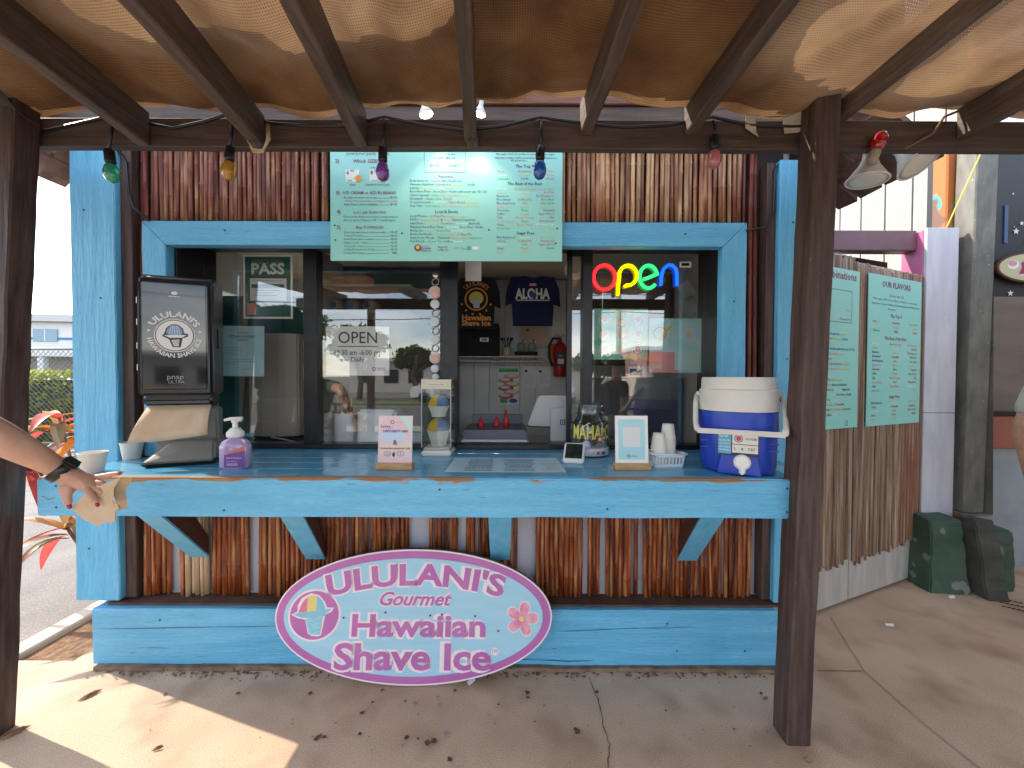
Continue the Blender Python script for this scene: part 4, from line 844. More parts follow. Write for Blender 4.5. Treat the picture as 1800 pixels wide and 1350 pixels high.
b.add([((JR + .0015) * math.sin((x * k - .1175) / JR), -(JR + .0015) * math.cos((x * k - .1175) / JR), jh*.37 + y) for x, y in v], f); b.build('yellow_lettering', yel, jar, fix=False)
MB(JM).tube([(JR*.97*math.cos(t/16*math.pi*2), JR*.97*math.sin(t/16*math.pi*2), jh*.63 + .012*math.sin(t*1.7)) for t in range(17)], .0045, 6).build('black_cord', m_blackpl, jar, smooth=True)
MB(JM).tube([(-.05, -JR - .002, jh*.45), (-.055, -JR + .0, jh*.6), (-.02, -JR + .01, jh*.68), (.0, -JR + .012, jh*.64)], .003, 6).build('white_string', m_white, jar, smooth=True)
b = MB(JM).lathe([(JR + .001, .008), (JR + .003, .01), (JR + .003, .046), (JR + .001, .048)], 36); b.build('white_band', m_white, jar, smooth=True)
pj = Print(JM @ surf((.02, -JR - .0035, .026), (1, .2, 0), (0, 0, 1)))
for x, ink in ((-.03, 'c_sky'), (.0, 'r'), (.028, 'b')): pj.rect(x, -.008, x + .018, .008, ink, .002)
pj.ell(.005, 0, .006, .006, 'r', .0025, 12); pj.ell(.012, 0, .006, .006, 'o', .003, 12); pj.done(jar, {'c_sky': 'card_logo', 'r': 'card_logo', 'b': 'card_logo', 'o': 'card_logo'})
mon = MB(JM)
for k in range(14):
    a = random.random()*6.28; r = random.uniform(0, .06); z = .03 + random.random()*.07; d = Vector((math.cos(a*3), math.sin(a*3), random.uniform(-.3, .6)))
    p = Vector((r*math.cos(a), r*math.sin(a), z)); s1 = d.normalized()*.035; s2 = d.cross(Vector((.3, .2, 1))).normalized()*.016
    mon.add([p - s1 - s2, p + s1 - s2, p + s1*.9 + s2 + Vector((0, 0, .01)), p - s1 + s2], [(0, 1, 2, 3)])
mo = mon.build('folded_notes', mat('bank_note', (.30, .26, .17), (.40, .30, .20), scale=40)); tag(mo, 'crumpled notes inside the glass tip jar', 'money')
bl = MB(JM); bl.lathe([(0, 0), (.02, .004), (.024, .02), (.02, .034), (.012, .042), (0, .046)], 16, c=(-.04, -JR - .03, .052)); o = bl.build('plush_charm', mat('plush_blue', (.36, .45, .62), (.45, .55, .7), rough=.9, scale=60, bump=.4), smooth=True)
tag(o, 'small pale blue charm tied to the tip jar above the terminal', 'charm')
st = Print(JM @ surf((.035, -JR - .001, .10), (1, .33, 0), (0, 0, 1))); st.rect(-.016, -.016, .016, .016, 'r', .002); st.rect(-.008, -.008, .008, .008, 'dw', .003); st.done(jar, {'r': 'red_sticker', 'dw': 'red_sticker'})
# ---- basket of paper cups
c = C(1176, 822); bsk = empty('cup_basket', (c.x, c.y + .06, ZC), R(4), 'white slotted plastic basket holding upside down paper cups', 'basket'); BM = frame(bsk)
bw, bd, bh = .077, .06, .062; m_bpl = mat('basket_plastic', (.66, .70, .74), rough=.35)
MB(BM).box((-bw*.86, -bd*.86, 0), (bw*.86, bd*.86, .004)).build('basket_floor', m_bpl, bsk)
def wall(a, b_, n):   # slatted wall from a to b
    a, b_ = Vector(a), Vector(b_); t = (b_ - a).normalized(); o_ = Vector((t.y, -t.x, 0)) * .011
    for z0, z1 in ((0, .014), (bh - .014, bh)):
        k0, k1 = z0/bh, z1/bh; q0, q1 = o_*k0, o_*k1; th = Vector((-t.y, t.x, 0)) * .003
        MB(BM).hexa([a + q0 + Vector((0, 0, z0)), b_ + q0 + Vector((0, 0, z0)), b_ + q0 + th + Vector((0, 0, z0)), a + q0 + th + Vector((0, 0, z0))], [a + q1 + Vector((0, 0, z1)), b_ + q1 + Vector((0, 0, z1)), b_ + q1 + th + Vector((0, 0, z1)), a + q1 + th + Vector((0, 0, z1))]).build('basket_band', m_bpl, bsk)
    for i in range(n + 1):
        p = a.lerp(b_, i / n); z0, z1 = .014, bh - .014; th = Vector((-t.y, t.x, 0)) * .003; ww = t * .0035
        q0, q1 = p + o_*z0/bh + Vector((0, 0, z0)), p + o_*z1/bh + Vector((0, 0, z1))
        MB(BM).hexa([q0 - ww, q0 + ww, q0 + ww + th, q0 - ww + th], [q1 - ww, q1 + ww, q1 + ww + th, q1 - ww + th]).build('basket_slat', m_bpl, bsk)
cs = [(-bw*.86, -bd*.86, 0), (bw*.86, -bd*.86, 0), (bw*.86, bd*.86, 0), (-bw*.86, bd*.86, 0)]
for i in range(4): wall(cs[i], cs[(i+1) % 4], 8 if i % 2 == 0 else 6)
rim = [(-bw - .004, -bd - .002, bh), (bw + .004, -bd - .002, bh), (bw + .004, bd + .002, bh), (-bw - .004, bd + .002, bh), (-bw - .004, -bd - .002, bh)]
for i in range(4): MB(BM).tube([rim[i], rim[i+1]], .0045, 8).build('basket_rim', m_bpl, bsk, smooth=True)
ORD = 'lowest second third fourth fifth sixth seventh eighth ninth tenth'.split()
def stack(dx, dy, n, top_r, lab):
    for k in range(n):
        z0 = .006 + k * .0135; r1, r0, h = .035, .026, .07
        cc_ = BM @ Vector((dx, dy, z0)); o = MB(Matrix.Translation(cc_)).lathe([(r1 + .002, 0), (r1 + .002, .003), (r1, .004), (r0, h), (0, h)], 20).build('paper_cup', m_cup, smooth=True); auto(o, 45)
        tag(o, ORD[k] + ' upside down cup from the bottom in the ' + lab, 'cup', 'upside down cups in the basket')
stack(-.034, -.012, 7, 0, 'shorter front stack of the basket'); stack(.028, .02, 10, 0, 'taller rear stack of the basket')
# ---- cooler jug
c = C(1292, 838); cr_y = c.y + .155; col_ = empty('drink_cooler', (P(1295, 800, cr_y).x, cr_y, ZC), R(-27), 'blue and white drink cooler jug with bail handle and white spigot', 'cooler'); CL = frame(col_)
RB = .162; chh = P(1295, 663, cr_y - .12).z - ZC
m_cb = mat('cooler_blue', (.012, .052, .40), (.016, .062, .46), rough=.32, scale=20, bump=.03); m_cw = mat('cooler_white', (.62, .60, .55), (.68, .66, .61), rough=.4, scale=10)
zb = chh * .64
o = MB(CL).lathe([(RB*.80, 0), (RB*.90, .008), (RB*.96, .03), (RB*.97, zb*.62), (RB*.965, zb*.64), (RB*.985, zb*.66), (RB, zb*.72), (RB*.99, zb), (RB*.9, zb)], 48, sq=.86).build('blue_body', m_cb, col_, smooth=True); auto(o, 35)
o = MB(CL).lathe([(RB*.98, zb + .001), (RB*1.01, zb + .004), (RB*1.0, zb + (chh - zb)*.5), (RB*1.01, zb + (chh - zb)*.56), (RB*1.005, zb + (chh-zb)*.62), (RB*.955, zb + (chh-zb)*.66), (RB*.94, chh - .006), (RB*.92, chh), (RB*.86, chh), (RB*.84, chh - .012), (0, chh - .012)], 48, sq=.9).build('white_lid', m_cw, col_, smooth=True); auto(o, 35)
# recess and spigot
def cf(x, z, pts, y=-RB*.975): return [(x + a, y, z + c_) for a, c_ in pts]
b = MB(CL); arch = [(-.085, 0), (-.066, .10), (-.05, .122), (.05, .122), (.066, .10), (.085, 0)]
b.prism([(a, c_ + .006) for a, c_ in arch], -RB*.955, -RB*.99); b.build('spigot_surround', m_cb, col_, bevel=.008, seg=3)
o = MB(CL @ Matrix.Translation((.012, -RB*.99, .062)) @ Matrix.Rotation(R(90), 4, 'X')).lathe([(.033, 0), (.033, .012), (.026, .02), (0, .022)], 24).build('spigot_button', m_white, col_, smooth=True); auto(o, 40)
MB(CL).box((.0, -RB - .02, .01), (.024, -RB*.98, .052)).build('spigot_spout', m_white, col_, bevel=.006, seg=2)
# bail handle
hz = zb + (chh - zb)*.32; hx = RB*1.06
hp = [(-hx, 0, hz + .02), (-hx - .004, -.05, hz - .02), (-hx - .0, -.13, zb*.78), (-hx*.95, -.172, zb*.71)]
hp2 = [(-p[0], p[1], p[2]) for p in hp]
MB(CL).tube(hp, [.011, .012, .012, .013], 10).build('handle_arm', m_cw, col_, smooth=True); MB(CL).tube(hp2, [.011, .012, .012, .013], 10).build('handle_arm', m_cw, col_, smooth=True)
MB(CL).box((-hx*.99, -.187, zb*.655), (hx*.99, -.165, zb*.735)).build('handle_grip', m_cw, col_, bevel=.007, seg=2)
for s_ in (-1, 1): MB(CL @ Matrix.Translation((s_*RB*1.0, 0, hz + .02)) @ Matrix.Rotation(R(90), 4, 'Y')).lathe([(0, -.012), (.016, -.012), (.016, .012), (0, .012)], 14).build('handle_pivot', m_cw, col_)
for s_ in (-1, 1):
    for k in range(3): MB(CL).box((s_*RB*.80 - .02, -RB*.80, zb*.40 + k*.03), (s_*RB*.80 + .02, -RB*.78, zb*.40 + k*.03 + .006)).build('grip_rib', m_cb, col_, bevel=.003)
pc = Print(CL @ surf((0, -RB*.988, zb*.5), (1, 0, 0), (0, 0, 1))); mat('label_cyan', (.05, .38, .58), rough=.3); INK['lw'] = mat('label_white', (.66, .64, .58), rough=.35)
pc.rect(-.082, -.05, .072, .052, 'd', .003); pc.rect(-.08, -.042, -.03, .050, 'label_cyan', .0035); pc.rect(-.026, .002, .070, .050, 'lw', .0035); pc.rect(-.026, -.036, .070, -.001, 'lw', .0035)
pc.text(-.077, .03, 'US', .03, 'lw', .03, z=.0045); 
for i, t in enumerate(('MADE IN THE', 'USA WITH US', 'AND GLOBAL', 'MATERIALS')): pc.text(-.077, .012 - i*.014, t, .011, 'lw', .02, z=.0045, wmax=.044)
pc.ell(-.002, .026, .016, .017, 'b', .004, 24, .003); pc.ell(-.002, .026, .010, .011, 'r', .0045, 20); pc.text(.022, .021, 'COOLER', .014, 'd', .02, z=.0045, wmax=.044)
for x, t in ((-.02, '2'), (.008, '8'), (.032, '7.57')): pc.text(x, -.024, t, .016, 'd', .02, z=.0045)
pc.done(col_, {'d': 'label_panel', 'label_cyan': 'label_panel', 'lw': 'label_panel', 'b': 'label_emblem', 'r': 'label_emblem'})
# ================================================================ ON AND BEHIND THE WINDOWS
def sheet(name, px0, px1, py0, py1, Y, m, label, cat, paint=None, th=.0015, names=None, skew=0):
    a, c = P(px0, py1, Y), P(px1, py0, Y); mid = Vector(((a.x + c.x)/2, Y, (a.z + c.z)/2)); wd, h = c.x - a.x, c.z - a.z
    e = empty(name, mid, 0, label, cat); Mx = surf(mid, (math.cos(skew), 0, math.sin(skew)), (-math.sin(skew), 0, math.cos(skew)))
    MB(Mx).box((-wd/2, -h/2, -th), (wd/2, h/2, 0)).build('sheet', m, e)
    if paint: pp = Print(Mx); paint(pp, wd, h); pp.done(e, names)
    return e
GY = WY + .012
mat('pass_green', (.02, .11, .07), (.03, .15, .09), rough=.3, scale=6)
INK['dw'] = MATS['decal_white']
def passp(p, w_, h):
    p.rect(-w_*.46, -h*.47, w_*.46, h*.47, 'pass_green', .0006); p.text(0, h*.40, 'STATE OF HAWAII', .012, 'o', al='c', wmax=w_*.6); p.text(0, h*.365, 'Department of Health', .010, 'dw', al='c', wmax=w_*.66); p.text(0, h*.20, 'PASS', .088, 'dw', .03, al='c', wmax=w_*.68, res=2)
    p.rect(-w_*.36, -h*.22, w_*.38, h*.13, 'dw', .0010); p.rect(-w_*.33, -h*.02, w_*.33, h*.04, 'pass_green', .0014); p.text(0, h*.085, 'Food Safety Inspection', .012, 'd', al='c', wmax=w_*.6)
    for k in range(3): p.rect(-w_*.3, -h*.06 - k*h*.04, w_*random.uniform(.05, .3), -h*.055 - k*h*.04, 'd', .0014)
    p.rect(-w_*.26, -h*.28, w_*.3, -h*.24, 'dw', .001); p.rect(-w_*.42, -h*.44, -w_*.24, -h*.26, 'p', .001)
sheet('pass_placard', 428, 514, 448, 560, GY, m_paper, 'green PASS health inspection placard behind the left window', 'placard', passp, names={'pass_green': 'printed_ground'})
MB().box((X(514), GY + .004, P(0, 560, GY).z), (X(523), GY + .006, P(0, 448, GY).z)).build('x', m_clear).name = 'plastic_sleeve'
tag(bpy.data.objects['plastic_sleeve'], 'clear plastic sleeve edge beside the green PASS placard', 'sleeve')
mat('permit_blue', (.42, .68, .72), (.46, .72, .76), rough=.6, scale=4)
def permit(p, w_, h):
    p.ell(-w_*.34, h*.30, .028, .026, 'd', .0008, 24, .004); p.ell(-w_*.34, h*.30, .016, .015, 'd', .0008, 20, .003)
    for i, t in enumerate(('FOOD', 'ESTABLISHMENT', 'PERMIT')): p.text(w_*.12, h*(.34 - i*.075), t, .022, 'd', .0, al='c')
    for k, (a, c) in enumerate([(-.42, .05), (-.42, .12), (-.42, -.05), (-.42, .1), (-.42, -.1), (-.42, .3), (-.42, .34), (-.42, .0)]): p.rect(w_*a, h*(.06 - k*.045), w_*c, h*(.065 - k*.045), 'd')
    p.rect(w_*.1, -h*.36, w_*.3, -h*.355, 'd')
sheet('permit_notice', 366, 464, 573, 661, GY + .004, MATS['permit_blue'], 'pale blue food establishment permit taped behind the left window', 'notice', permit, skew=-.01)
def openp(p, w_, h):
    p.text(0, h*.16, 'OPEN', .098, 'd', .0, al='c', wmax=w_*.62, res=3); p.rect(-w_*.31, h*.085, w_*.32, h*.10, 'd'); p.text(0, -h*.08, '10:30 am -6:00 pm', .044, 'd', .0, al='c', wmax=w_*.76, res=2); p.text(0, -h*.215, 'Daily', .04, 'd', .0, al='c', res=2)
    p.ell(w_*.26, -h*.365, .011, .011, 'm', .001, 16, .004); p.text(w_*.305, -h*.36, 'Hawaiian', .014, 'm'); p.text(w_*.305, -h*.395, 'Shave Ice', .014, 'm')
sheet('opening_hours_sign', 573, 684, 574, 660, GY, m_paper, 'white paper sign reading OPEN with daily opening hours', 'paper sign', openp)
mat('st_green', (.06, .40, .20), (.30, .62, .50), rough=.3, scale=14); mat('st_aqua', (.35, .66, .66), (.50, .72, .74), rough=.3, scale=10); mat('st_pink', (.62, .24, .28), rough=.3)
def stick(p, w_, h):
    p.text(0, h*.43, 'STICKERS', .016, 'p', .02, al='c')
    for i, (x, y, r, ink) in enumerate([(-.3, .27, .036, 'dw'), (.02, .22, .03, 'p'), (.32, .27, .036, 'c_sky'), (-.3, -.02, .03, 'dw'), (.05, -.02, .03, 'p'), (.32, -.02, .034, 'dw'), (-.28, -.3, .038, 'c_sky'), (.05, -.33, .03, 'dw'), (.32, -.3, .038, 'dw')]):
        p.ell(w_*x, h*y, r, r, ink, .001, 24); p.ell(w_*x, h*y, r*.82, r*.82, ['g', 'm', 'b', 'o', 'r', 'b', 'y', 'r', 'd'][i], .0014, 24, r*.12)
        p.poly([(w_*x - r*.3, h*y - r*.5), (w_*x + r*.3, h*y - r*.5), (w_*x + r*.45, h*y + r*.05), (w_*x - r*.45, h*y + r*.05)], 'c_sky', .0016); p.ell(w_*x, h*y + r*.2, r*.45, r*.38, ['o', 'y', 'r'][i % 3], .002, 16)
nm = {'dw': 'sticker', 'p': 'sticker', 'c_sky': 'sticker', 'g': 'sticker', 'm': 'sticker', 'b': 'sticker', 'o': 'sticker', 'r': 'sticker', 'y': 'sticker', 'd': 'sticker'}
sheet('sticker_display', 1043, 1139, 543, 632, GY, MATS['st_green'], 'green sheet of round stickers behind the right window', 'sticker sheet', stick, names=nm)
def stick2(p, w_, h):
    p.ell(-w_*.3, h*.22, .045, .045, 'dw', .001, 28); p.ell(-w_*.3, h*.22, .04, .04, 'r', .0014, 28, .005); p.poly([(-w_*.4, h*.1), (-w_*.1, h*.38), (-w_*.05, h*.36), (-w_*.36, h*.04)], 'y', .002)
    p.ell(w_*.25, h*.2, .04, .04, 'dw', .001, 28); p.ell(w_*.25, h*.2, .034, .034, 'c_sky', .0014, 28); p.ell(w_*.25, h*.2, .014, .014, 'y', .002, 16)
    p.rect(-w_*.5, -h*.5, w_*.1, -h*.12, 'p', .0008); p.rect(-w_*.02, -h*.45, w_*.45, -h*.1, 'c_mint', .001)
sheet('sticker_display', 1141, 1234, 560, 655, GY + .004, MATS['st_aqua'], 'pale aqua sticker sheet at the right side of the right window', 'sticker sheet', stick2, names={**nm, 'c_mint': 'sticker'})
def pinkn(p, w_, h): p.rect(-w_*.36, -h*.44, w_*.38, h*.12, 'dw', .001); p.text(0, h*.28, 'STICKERS', .016, 'dw', .02, al='c'); p.rect(-w_*.3, -h*.38, w_*.3, 0, 'd', .0014)
sheet('pink_notice', 1099, 1137, 632, 664, GY + .002, MATS['st_pink'], 'small pink notice below the green sticker sheet', 'notice', pinkn)
# hanging chain of charms on the second pane
chn = empty('charm_chain', P(765, 660, WY - .008), 0, 'hanging chain of key rings and round pastel charms by the second pane', 'charm chain')
ck = P(765, 470, WY - .008); m_met = mat('ring_metal', (.65, .63, .58), rough=.25, metal=.8)
y_ = 478
for k, (kind, r) in enumerate([('s', 5), ('r', 6), ('c', 11), ('d', 8), ('r', 6), ('d', 8), ('r', 6), ('d', 8), ('r', 6), ('c', 10), ('d', 7), ('d', 6), ('r', 6)]):
    p = P(765 + random.uniform(-1, 1), y_ + r, WY - .008); rr = r / 690 * WY
    if kind == 'r': MB().tube([(p.x + rr*math.cos(t/12*2*math.pi), p.y, p.z + rr*math.sin(t/12*2*math.pi)) for t in range(13)], .003, 6).build('key_ring', m_met, chn, smooth=True)
    else:
        mm = {'s': m_met, 'd': mat('charm_frost', (.66, .70, .74), rough=.3), 'c': mat('charm_cream', (.70, .64, .55), (.75, .5, .5), rough=.4, scale=50)}[kind]
        o = MB(front((p.x, p.y, p.z))).lathe([(rr, -.003), (rr, .003), (rr*.7, .006), (0, .007)], 18).build('charm', mm, chn, smooth=True); auto(o, 40)
        if kind == 'c': MB(front((p.x, p.y - .006, p.z - rr*.2))).lathe([(rr*.75, 0), (rr*.6, .003), (0, .004)], 12).build('charm_face', mat('charm_pink', (.75, .45, .42), rough=.5), chn)
    y_ += 2*r + 1.5
# neon sign on the glass
neo = empty('neon_sign', P(1118, 490, WY - .02), 0, 'glowing red yellow green and blue neon sign reading open', 'neon sign')
def neon(pts, c, name):
    NY = WY - .018; m = emit(name, c, .62); MB().tube([P(a, b, NY) for a, b in pts], .0098, 10).build('neon_letter', m, neo, smooth=True)
el = lambda cx, cy, rx, ry, a0, a1, n=26: [(cx + rx*math.cos(R(a0 + (a1-a0)*i/n)), cy - ry*math.sin(R(a0 + (a1-a0)*i/n))) for i in range(n + 1)]
neon(el(1062.5, 487.5, 19, 21.5, 90, 450), (1, .02, .03), 'neon_red')
neon([(1086, 519), (1087, 500), (1089, 484)] + el(1104, 484, 15.5, 17.5, 180, -100, 20) + [(1098, 504)], (1, .82, .0), 'neon_yellow')
neon([(1131, 491), (1140, 488), (1153, 482.5)] + el(1140, 486.5, 15.5, 20, 10, 318, 24), (.0, .85, .16), 'neon_green')
neon([(1161.5, 502), (1163, 484), (1167, 472), (1174, 466), (1181, 466), (1188, 472), (1190, 482), (1190, 502)], (.0, .09, 1), 'neon_blue')
MB().tube([P(1060, 508, WY + .02), P(1059, 525, WY + .02), P(1059, 545, WY + .02)], .003, 6).build('neon_cord', m_white, neo, smooth=True)
MB().box(P(1195, 470, WY - .012), P(1215, 460, WY - .008)).build('lock_plate', m_white, kio, bevel=.002)
MB().box(P(1198, 467.5, WY - .0125), P(1212, 462.5, WY - .013)).build('lock_slot', m_dark, kio)
# ---- things inside the stand
def tshirt(px0, px1, pyt, pyb, Y, m, label, deco):
    a, c = P(px0, pyb, Y), P(px1, pyt, Y); cx, wd, h = (a.x + c.x)/2, c.x - a.x, c.z - a.z
    e = empty('t_shirt', (cx, Y, a.z), 0, label, 't-shirt', 't-shirts hung inside the stand'); Mx = surf((cx, Y, a.z), (1, 0, 0), (0, 0, 1))
    W2 = wd/2; pts = [(-W2*.72, 0), (W2*.72, .0), (W2*.76, h*.45), (W2*1.0, h*.40), (W2*.96, h*.75), (W2*.78, h*1.0), (W2*.3, h*1.02), (0, h*.99), (-W2*.3, h*1.02), (-W2*.78, h*1.0), (-W2*.96, h*.75), (-W2*1.0, h*.42), (-W2*.76, h*.47)]
    o = MB(Mx).prism([(p[0], p[1]) for p in pts], -.012, .012, 'z').build('cloth', m, e)
    pp = Print(Mx @ Matrix.Translation((0, 0, .013))); deco(pp, wd, h); pp.done(e); return e
m_navy = mat('navy_cloth', (.006, .010, .05), (.01, .016, .075), rough=.9, scale=8, bump=.3); m_blk = mat('black_cloth', (.008, .008, .010), (.015, .015, .02), rough=.9, scale=8, bump=.3)
tshirt(888, 985, 488, 573, 3.3, m_navy, 'navy blue t-shirt printed ALOHA hanging inside the window', lambda p, w_, h: (p.text(0, h*.56, 'ALOHA', .118, 'dw', .04, al='c', wmax=w_*.62, res=3), p.rect(-w_*.3, h*.515, w_*.3, h*.535, 'dw', .002), p.rect(-w_*.06, h*.82, w_*.06, h*.87, 'p', .002), p.ell(w_*.005, h*.63, .028, .026, 'b', .004, 18)))
def ydeco(p, w_, h):
    p.ell(0, h*.58, .095, .095, 'o', .002, 30, .012); p.ell(0, h*.60, .06, .055, 'y', .002, 24); p.poly([(-.035, h*.56), (.035, h*.56), (.025, h*.40), (-.02, h*.40)], 'c_sky', .003)
    p.text(0, 0, "ULULANI'S", .05, 'o', .02, al='c', warp=lambda x, y: ((.112 + y)*math.sin(x/.112), h*.58 + (.112 + y)*math.cos(x/.112)), wmax=.19)
    p.text(0, h*.16, 'Hawaiian', .065, 'o', .03, al='c', wmax=.24); p.text(0, h*.05, 'Shave Ice', .065, 'o', .03, al='c', wmax=.24)
    for k in range(6): a = R(200 + k*28) if k < 3 else R(-20 - (k-3)*28); p.ell(.125*math.cos(a), h*.58 + .125*math.sin(a), .009, .009, 'o', .002, 8)
tshirt(795, 880, 490, 577, 3.25, m_blk, 'black t-shirt with yellow shave ice print hanging inside the window', ydeco)
sheet('paper_tag', 818, 846, 459, 494, 2.46, m_paper, 'blank white paper tag hanging at the top of the serving window', 'paper tag')
# wire shelf with things on it
shz = P(880, 628, 3.6).z; shf = empty('wire_shelf', (-.1, 3.75, shz), 0, 'white wire shelf across the back wall of the stand', 'shelf')
MB().box((-.55, 3.58, shz), (.32, 3.585, shz + .006)).build('front_rail', m_white, shf); MB().box((-.55, 3.58, shz - .04), (.32, 3.585, shz - .034)).build('front_rail', m_white, shf); MB().box((-.55, 3.86, shz), (.32, 3.865, shz + .006)).build('back_rail', m_white, shf)
for k in range(36): MB().box((-.55 + k*.0242, 3.578, shz - .04), (-.547 + k*.0242, 3.89, shz + .002)).build('shelf_wire', m_white, shf)
bx = MB().box((-.52, 3.6, shz + .008), (-.12, 3.85, shz + .008 + .30)).build('storage_box', m_blk, bevel=.006); tag(bx, 'black storage box on the wire shelf under the black t-shirt', 'box')
pp = Print(front((-.255, 3.599, shz + .16))); pp.rect(-.04, -.018, .04, .018, 'dw', .001); pp.rect(-.022, -.008, .022, .008, 'd', .002); pp.rect(-.014, -.005, .008, .005, 'r', .003); pp.done(bx, {'dw': 'box_label', 'd': 'box_label', 'r': 'box_label'})
tray = MB().box((-.1, 3.6, shz + .008), (.24, 3.84, shz + .018)).build('wooden_tray', m_wood, bevel=.002); tag(tray, 'thin wooden tray on the wire shelf beside the black box', 'tray')
dt = MB().box((.02, 3.62, shz + .019), (.235, 3.8, shz + .055)).build('dark_tray', m_blk, bevel=.004); tag(dt, 'dark tray on the shelf holding two green caddies', 'tray')
m_sage = mat('sage_ceramic', (.16, .25, .20), (.2, .3, .24), rough=.5)
for x in (.085, .185):
    e = empty('sage_pot', (x, 3.7, shz + .056), 0, 'small sage green pot with utensils, ' + ('left one on the dark tray' if x < .1 else 'right one on the dark tray'), 'pot', 'sage pots'); E_ = frame(e)
    MB(E_).lathe([(.035, 0), (.038, .06), (.034, .085), (.030, .085), (.030, .06), (0, .01)], 16).build('pot_wall', m_sage, e, smooth=True); MB(E_).tube([(0, 0, .02), (.02, 0, .12)], .005, 6).build('utensil', m_blk, e); MB(E_).tube([(-.01, 0, .02), (.035, 0, .10)], .005, 6).build('utensil', m_white, e)
e = empty('utensil_bunch', (-.05, 3.7, shz + .02), 0, 'bunch of black plastic spoons in a kraft bag on the shelf', 'utensils'); E_ = frame(e)
MB(E_).lathe([(.03, 0), (.04, .07), (.03, .08), (0, .06)], 10).build('kraft_bag', m_kraft, e)
for k in range(9): a = k*.7; MB(E_).tube([(.01*math.cos(a), .01*math.sin(a), .05), (.04*math.cos(a), .03*math.sin(a), .14), (.055*math.cos(a), .04*math.sin(a), .165)], [.003, .004, .012], 6).build('spoon', m_blackpl, e)
# fire extinguisher
fe = empty('fire_extinguisher', P(984, 662, 3.82), 0, 'red fire extinguisher with black hose on the inside back wall', 'extinguisher'); E_ = frame(fe)
m_red = mat('extinguisher_red', (.42, .012, .015), rough=.3, coat=.3)
o = MB(E_).lathe([(.06, 0), (.066, .015), (.066, .27), (.05, .315), (.022, .335), (.02, .35), (0, .35)], 20).build('cylinder', m_red, fe, smooth=True); auto(o, 50)
MB(E_).box((-.012, -.05, .352), (.012, .03, .372)).build('valve', m_blackpl, fe, bevel=.003); MB(E_).box((-.01, -.09, .385), (.01, .02, .395)).build('handle', m_red, fe); MB(E_).box((-.05, -.02, .40), (.04, .0, .41)).build('lever', m_red, fe)
MB(E_).tube([(-.01, -.03, .365), (-.07, -.03, .37), (-.11, -.03, .29), (-.105, -.03, .18), (-.075, -.05, .10)], .012, 8).build('hose', m_blackpl, fe, smooth=True)
pp = Print(E_ @ surf((0, -.0668, .15), (1, 0, 0), (0, 0, 1))); pp.rect(-.04, -.05, .04, .09, 'd', .001); pp.text(0, .04, 'FIRE', .025, 'dw', .02, al='c', z=.002); pp.rect(-.03, -.03, .03, .02, 'lw', .002); pp.done(fe, {'d': 'label_panel', 'lw': 'label_panel'})
fp = MB(E_).box((-.10, .0, .17), (-.03, .004, .32)).build('backing_card', mat('orange_card', (.55, .1, .03)), fe)
# posters on the back wall
def rain(p, w_, h):
    p.rect(-w_*.45, h*.36, w_*.45, h*.46, 'g', .001)
    for k, ink in enumerate(('p', 'r', 'o', 'm', 'p', 'r')):
        p.ell((-1 if k % 2 else 1)*w_*.12, h*(.25 - k*.105), w_*.36, h*.075, ink, .001 + k*.0003, 20); p.ell((-1 if k % 2 else 1)*w_*.16, h*(.27 - k*.105), w_*.24, h*.04, 'dw', .003 + k*.0003, 16)
    p.rect(-w_*.4, -h*.46, -w_*.05, -h*.34, 'g', .001); p.ell(w_*.22, -h*.4, w_*.22, h*.07, 'c_sky', .001, 18); p.ell(w_*.22, -h*.4, w_*.2, h*.055, 'b', .0015, 18)
sheet('rainbow_poster', 875, 913, 645, 711, 3.89, m_paper, 'colourful shave ice poster on the inside back wall', 'poster', rain, names={k: 'printed_shape' for k in ('g', 'p', 'r', 'o', 'm', 'dw', 'c_sky', 'b')})
def note(p, w_, h):
    p.ell(-w_*.3, h*.28, .014, .014, 'd', .001, 14)
    for k in range(7): p.rect(-w_*.4, h*(.12 - k*.07), w_*random.uniform(.1, .4), h*(.13 - k*.07), 'dg', .001)
sheet('paper_notice', 920, 943, 644, 682, 3.89, m_paper, 'left of two wrinkled paper notices on the inside back wall', 'notice', note); sheet('paper_notice', 945, 968, 645, 681, 3.885, m_paper, 'right of two wrinkled paper notices on the inside back wall', 'notice', note)
def note2(p, w_, h): p.ell(-w_*.25, h*.3, .014, .014, 'n', .001, 14); [p.rect(-w_*.4, h*(.1 - k*.1), w_*.4, h*(.11 - k*.1), 'p', .001) for k in range(5)]
sheet('paper_notice', 915, 965, 572, 612, 3.89, mat('peach_paper', (.62, .47, .36), rough=.7), 'peach paper notice above the sage pots', 'notice', note2)
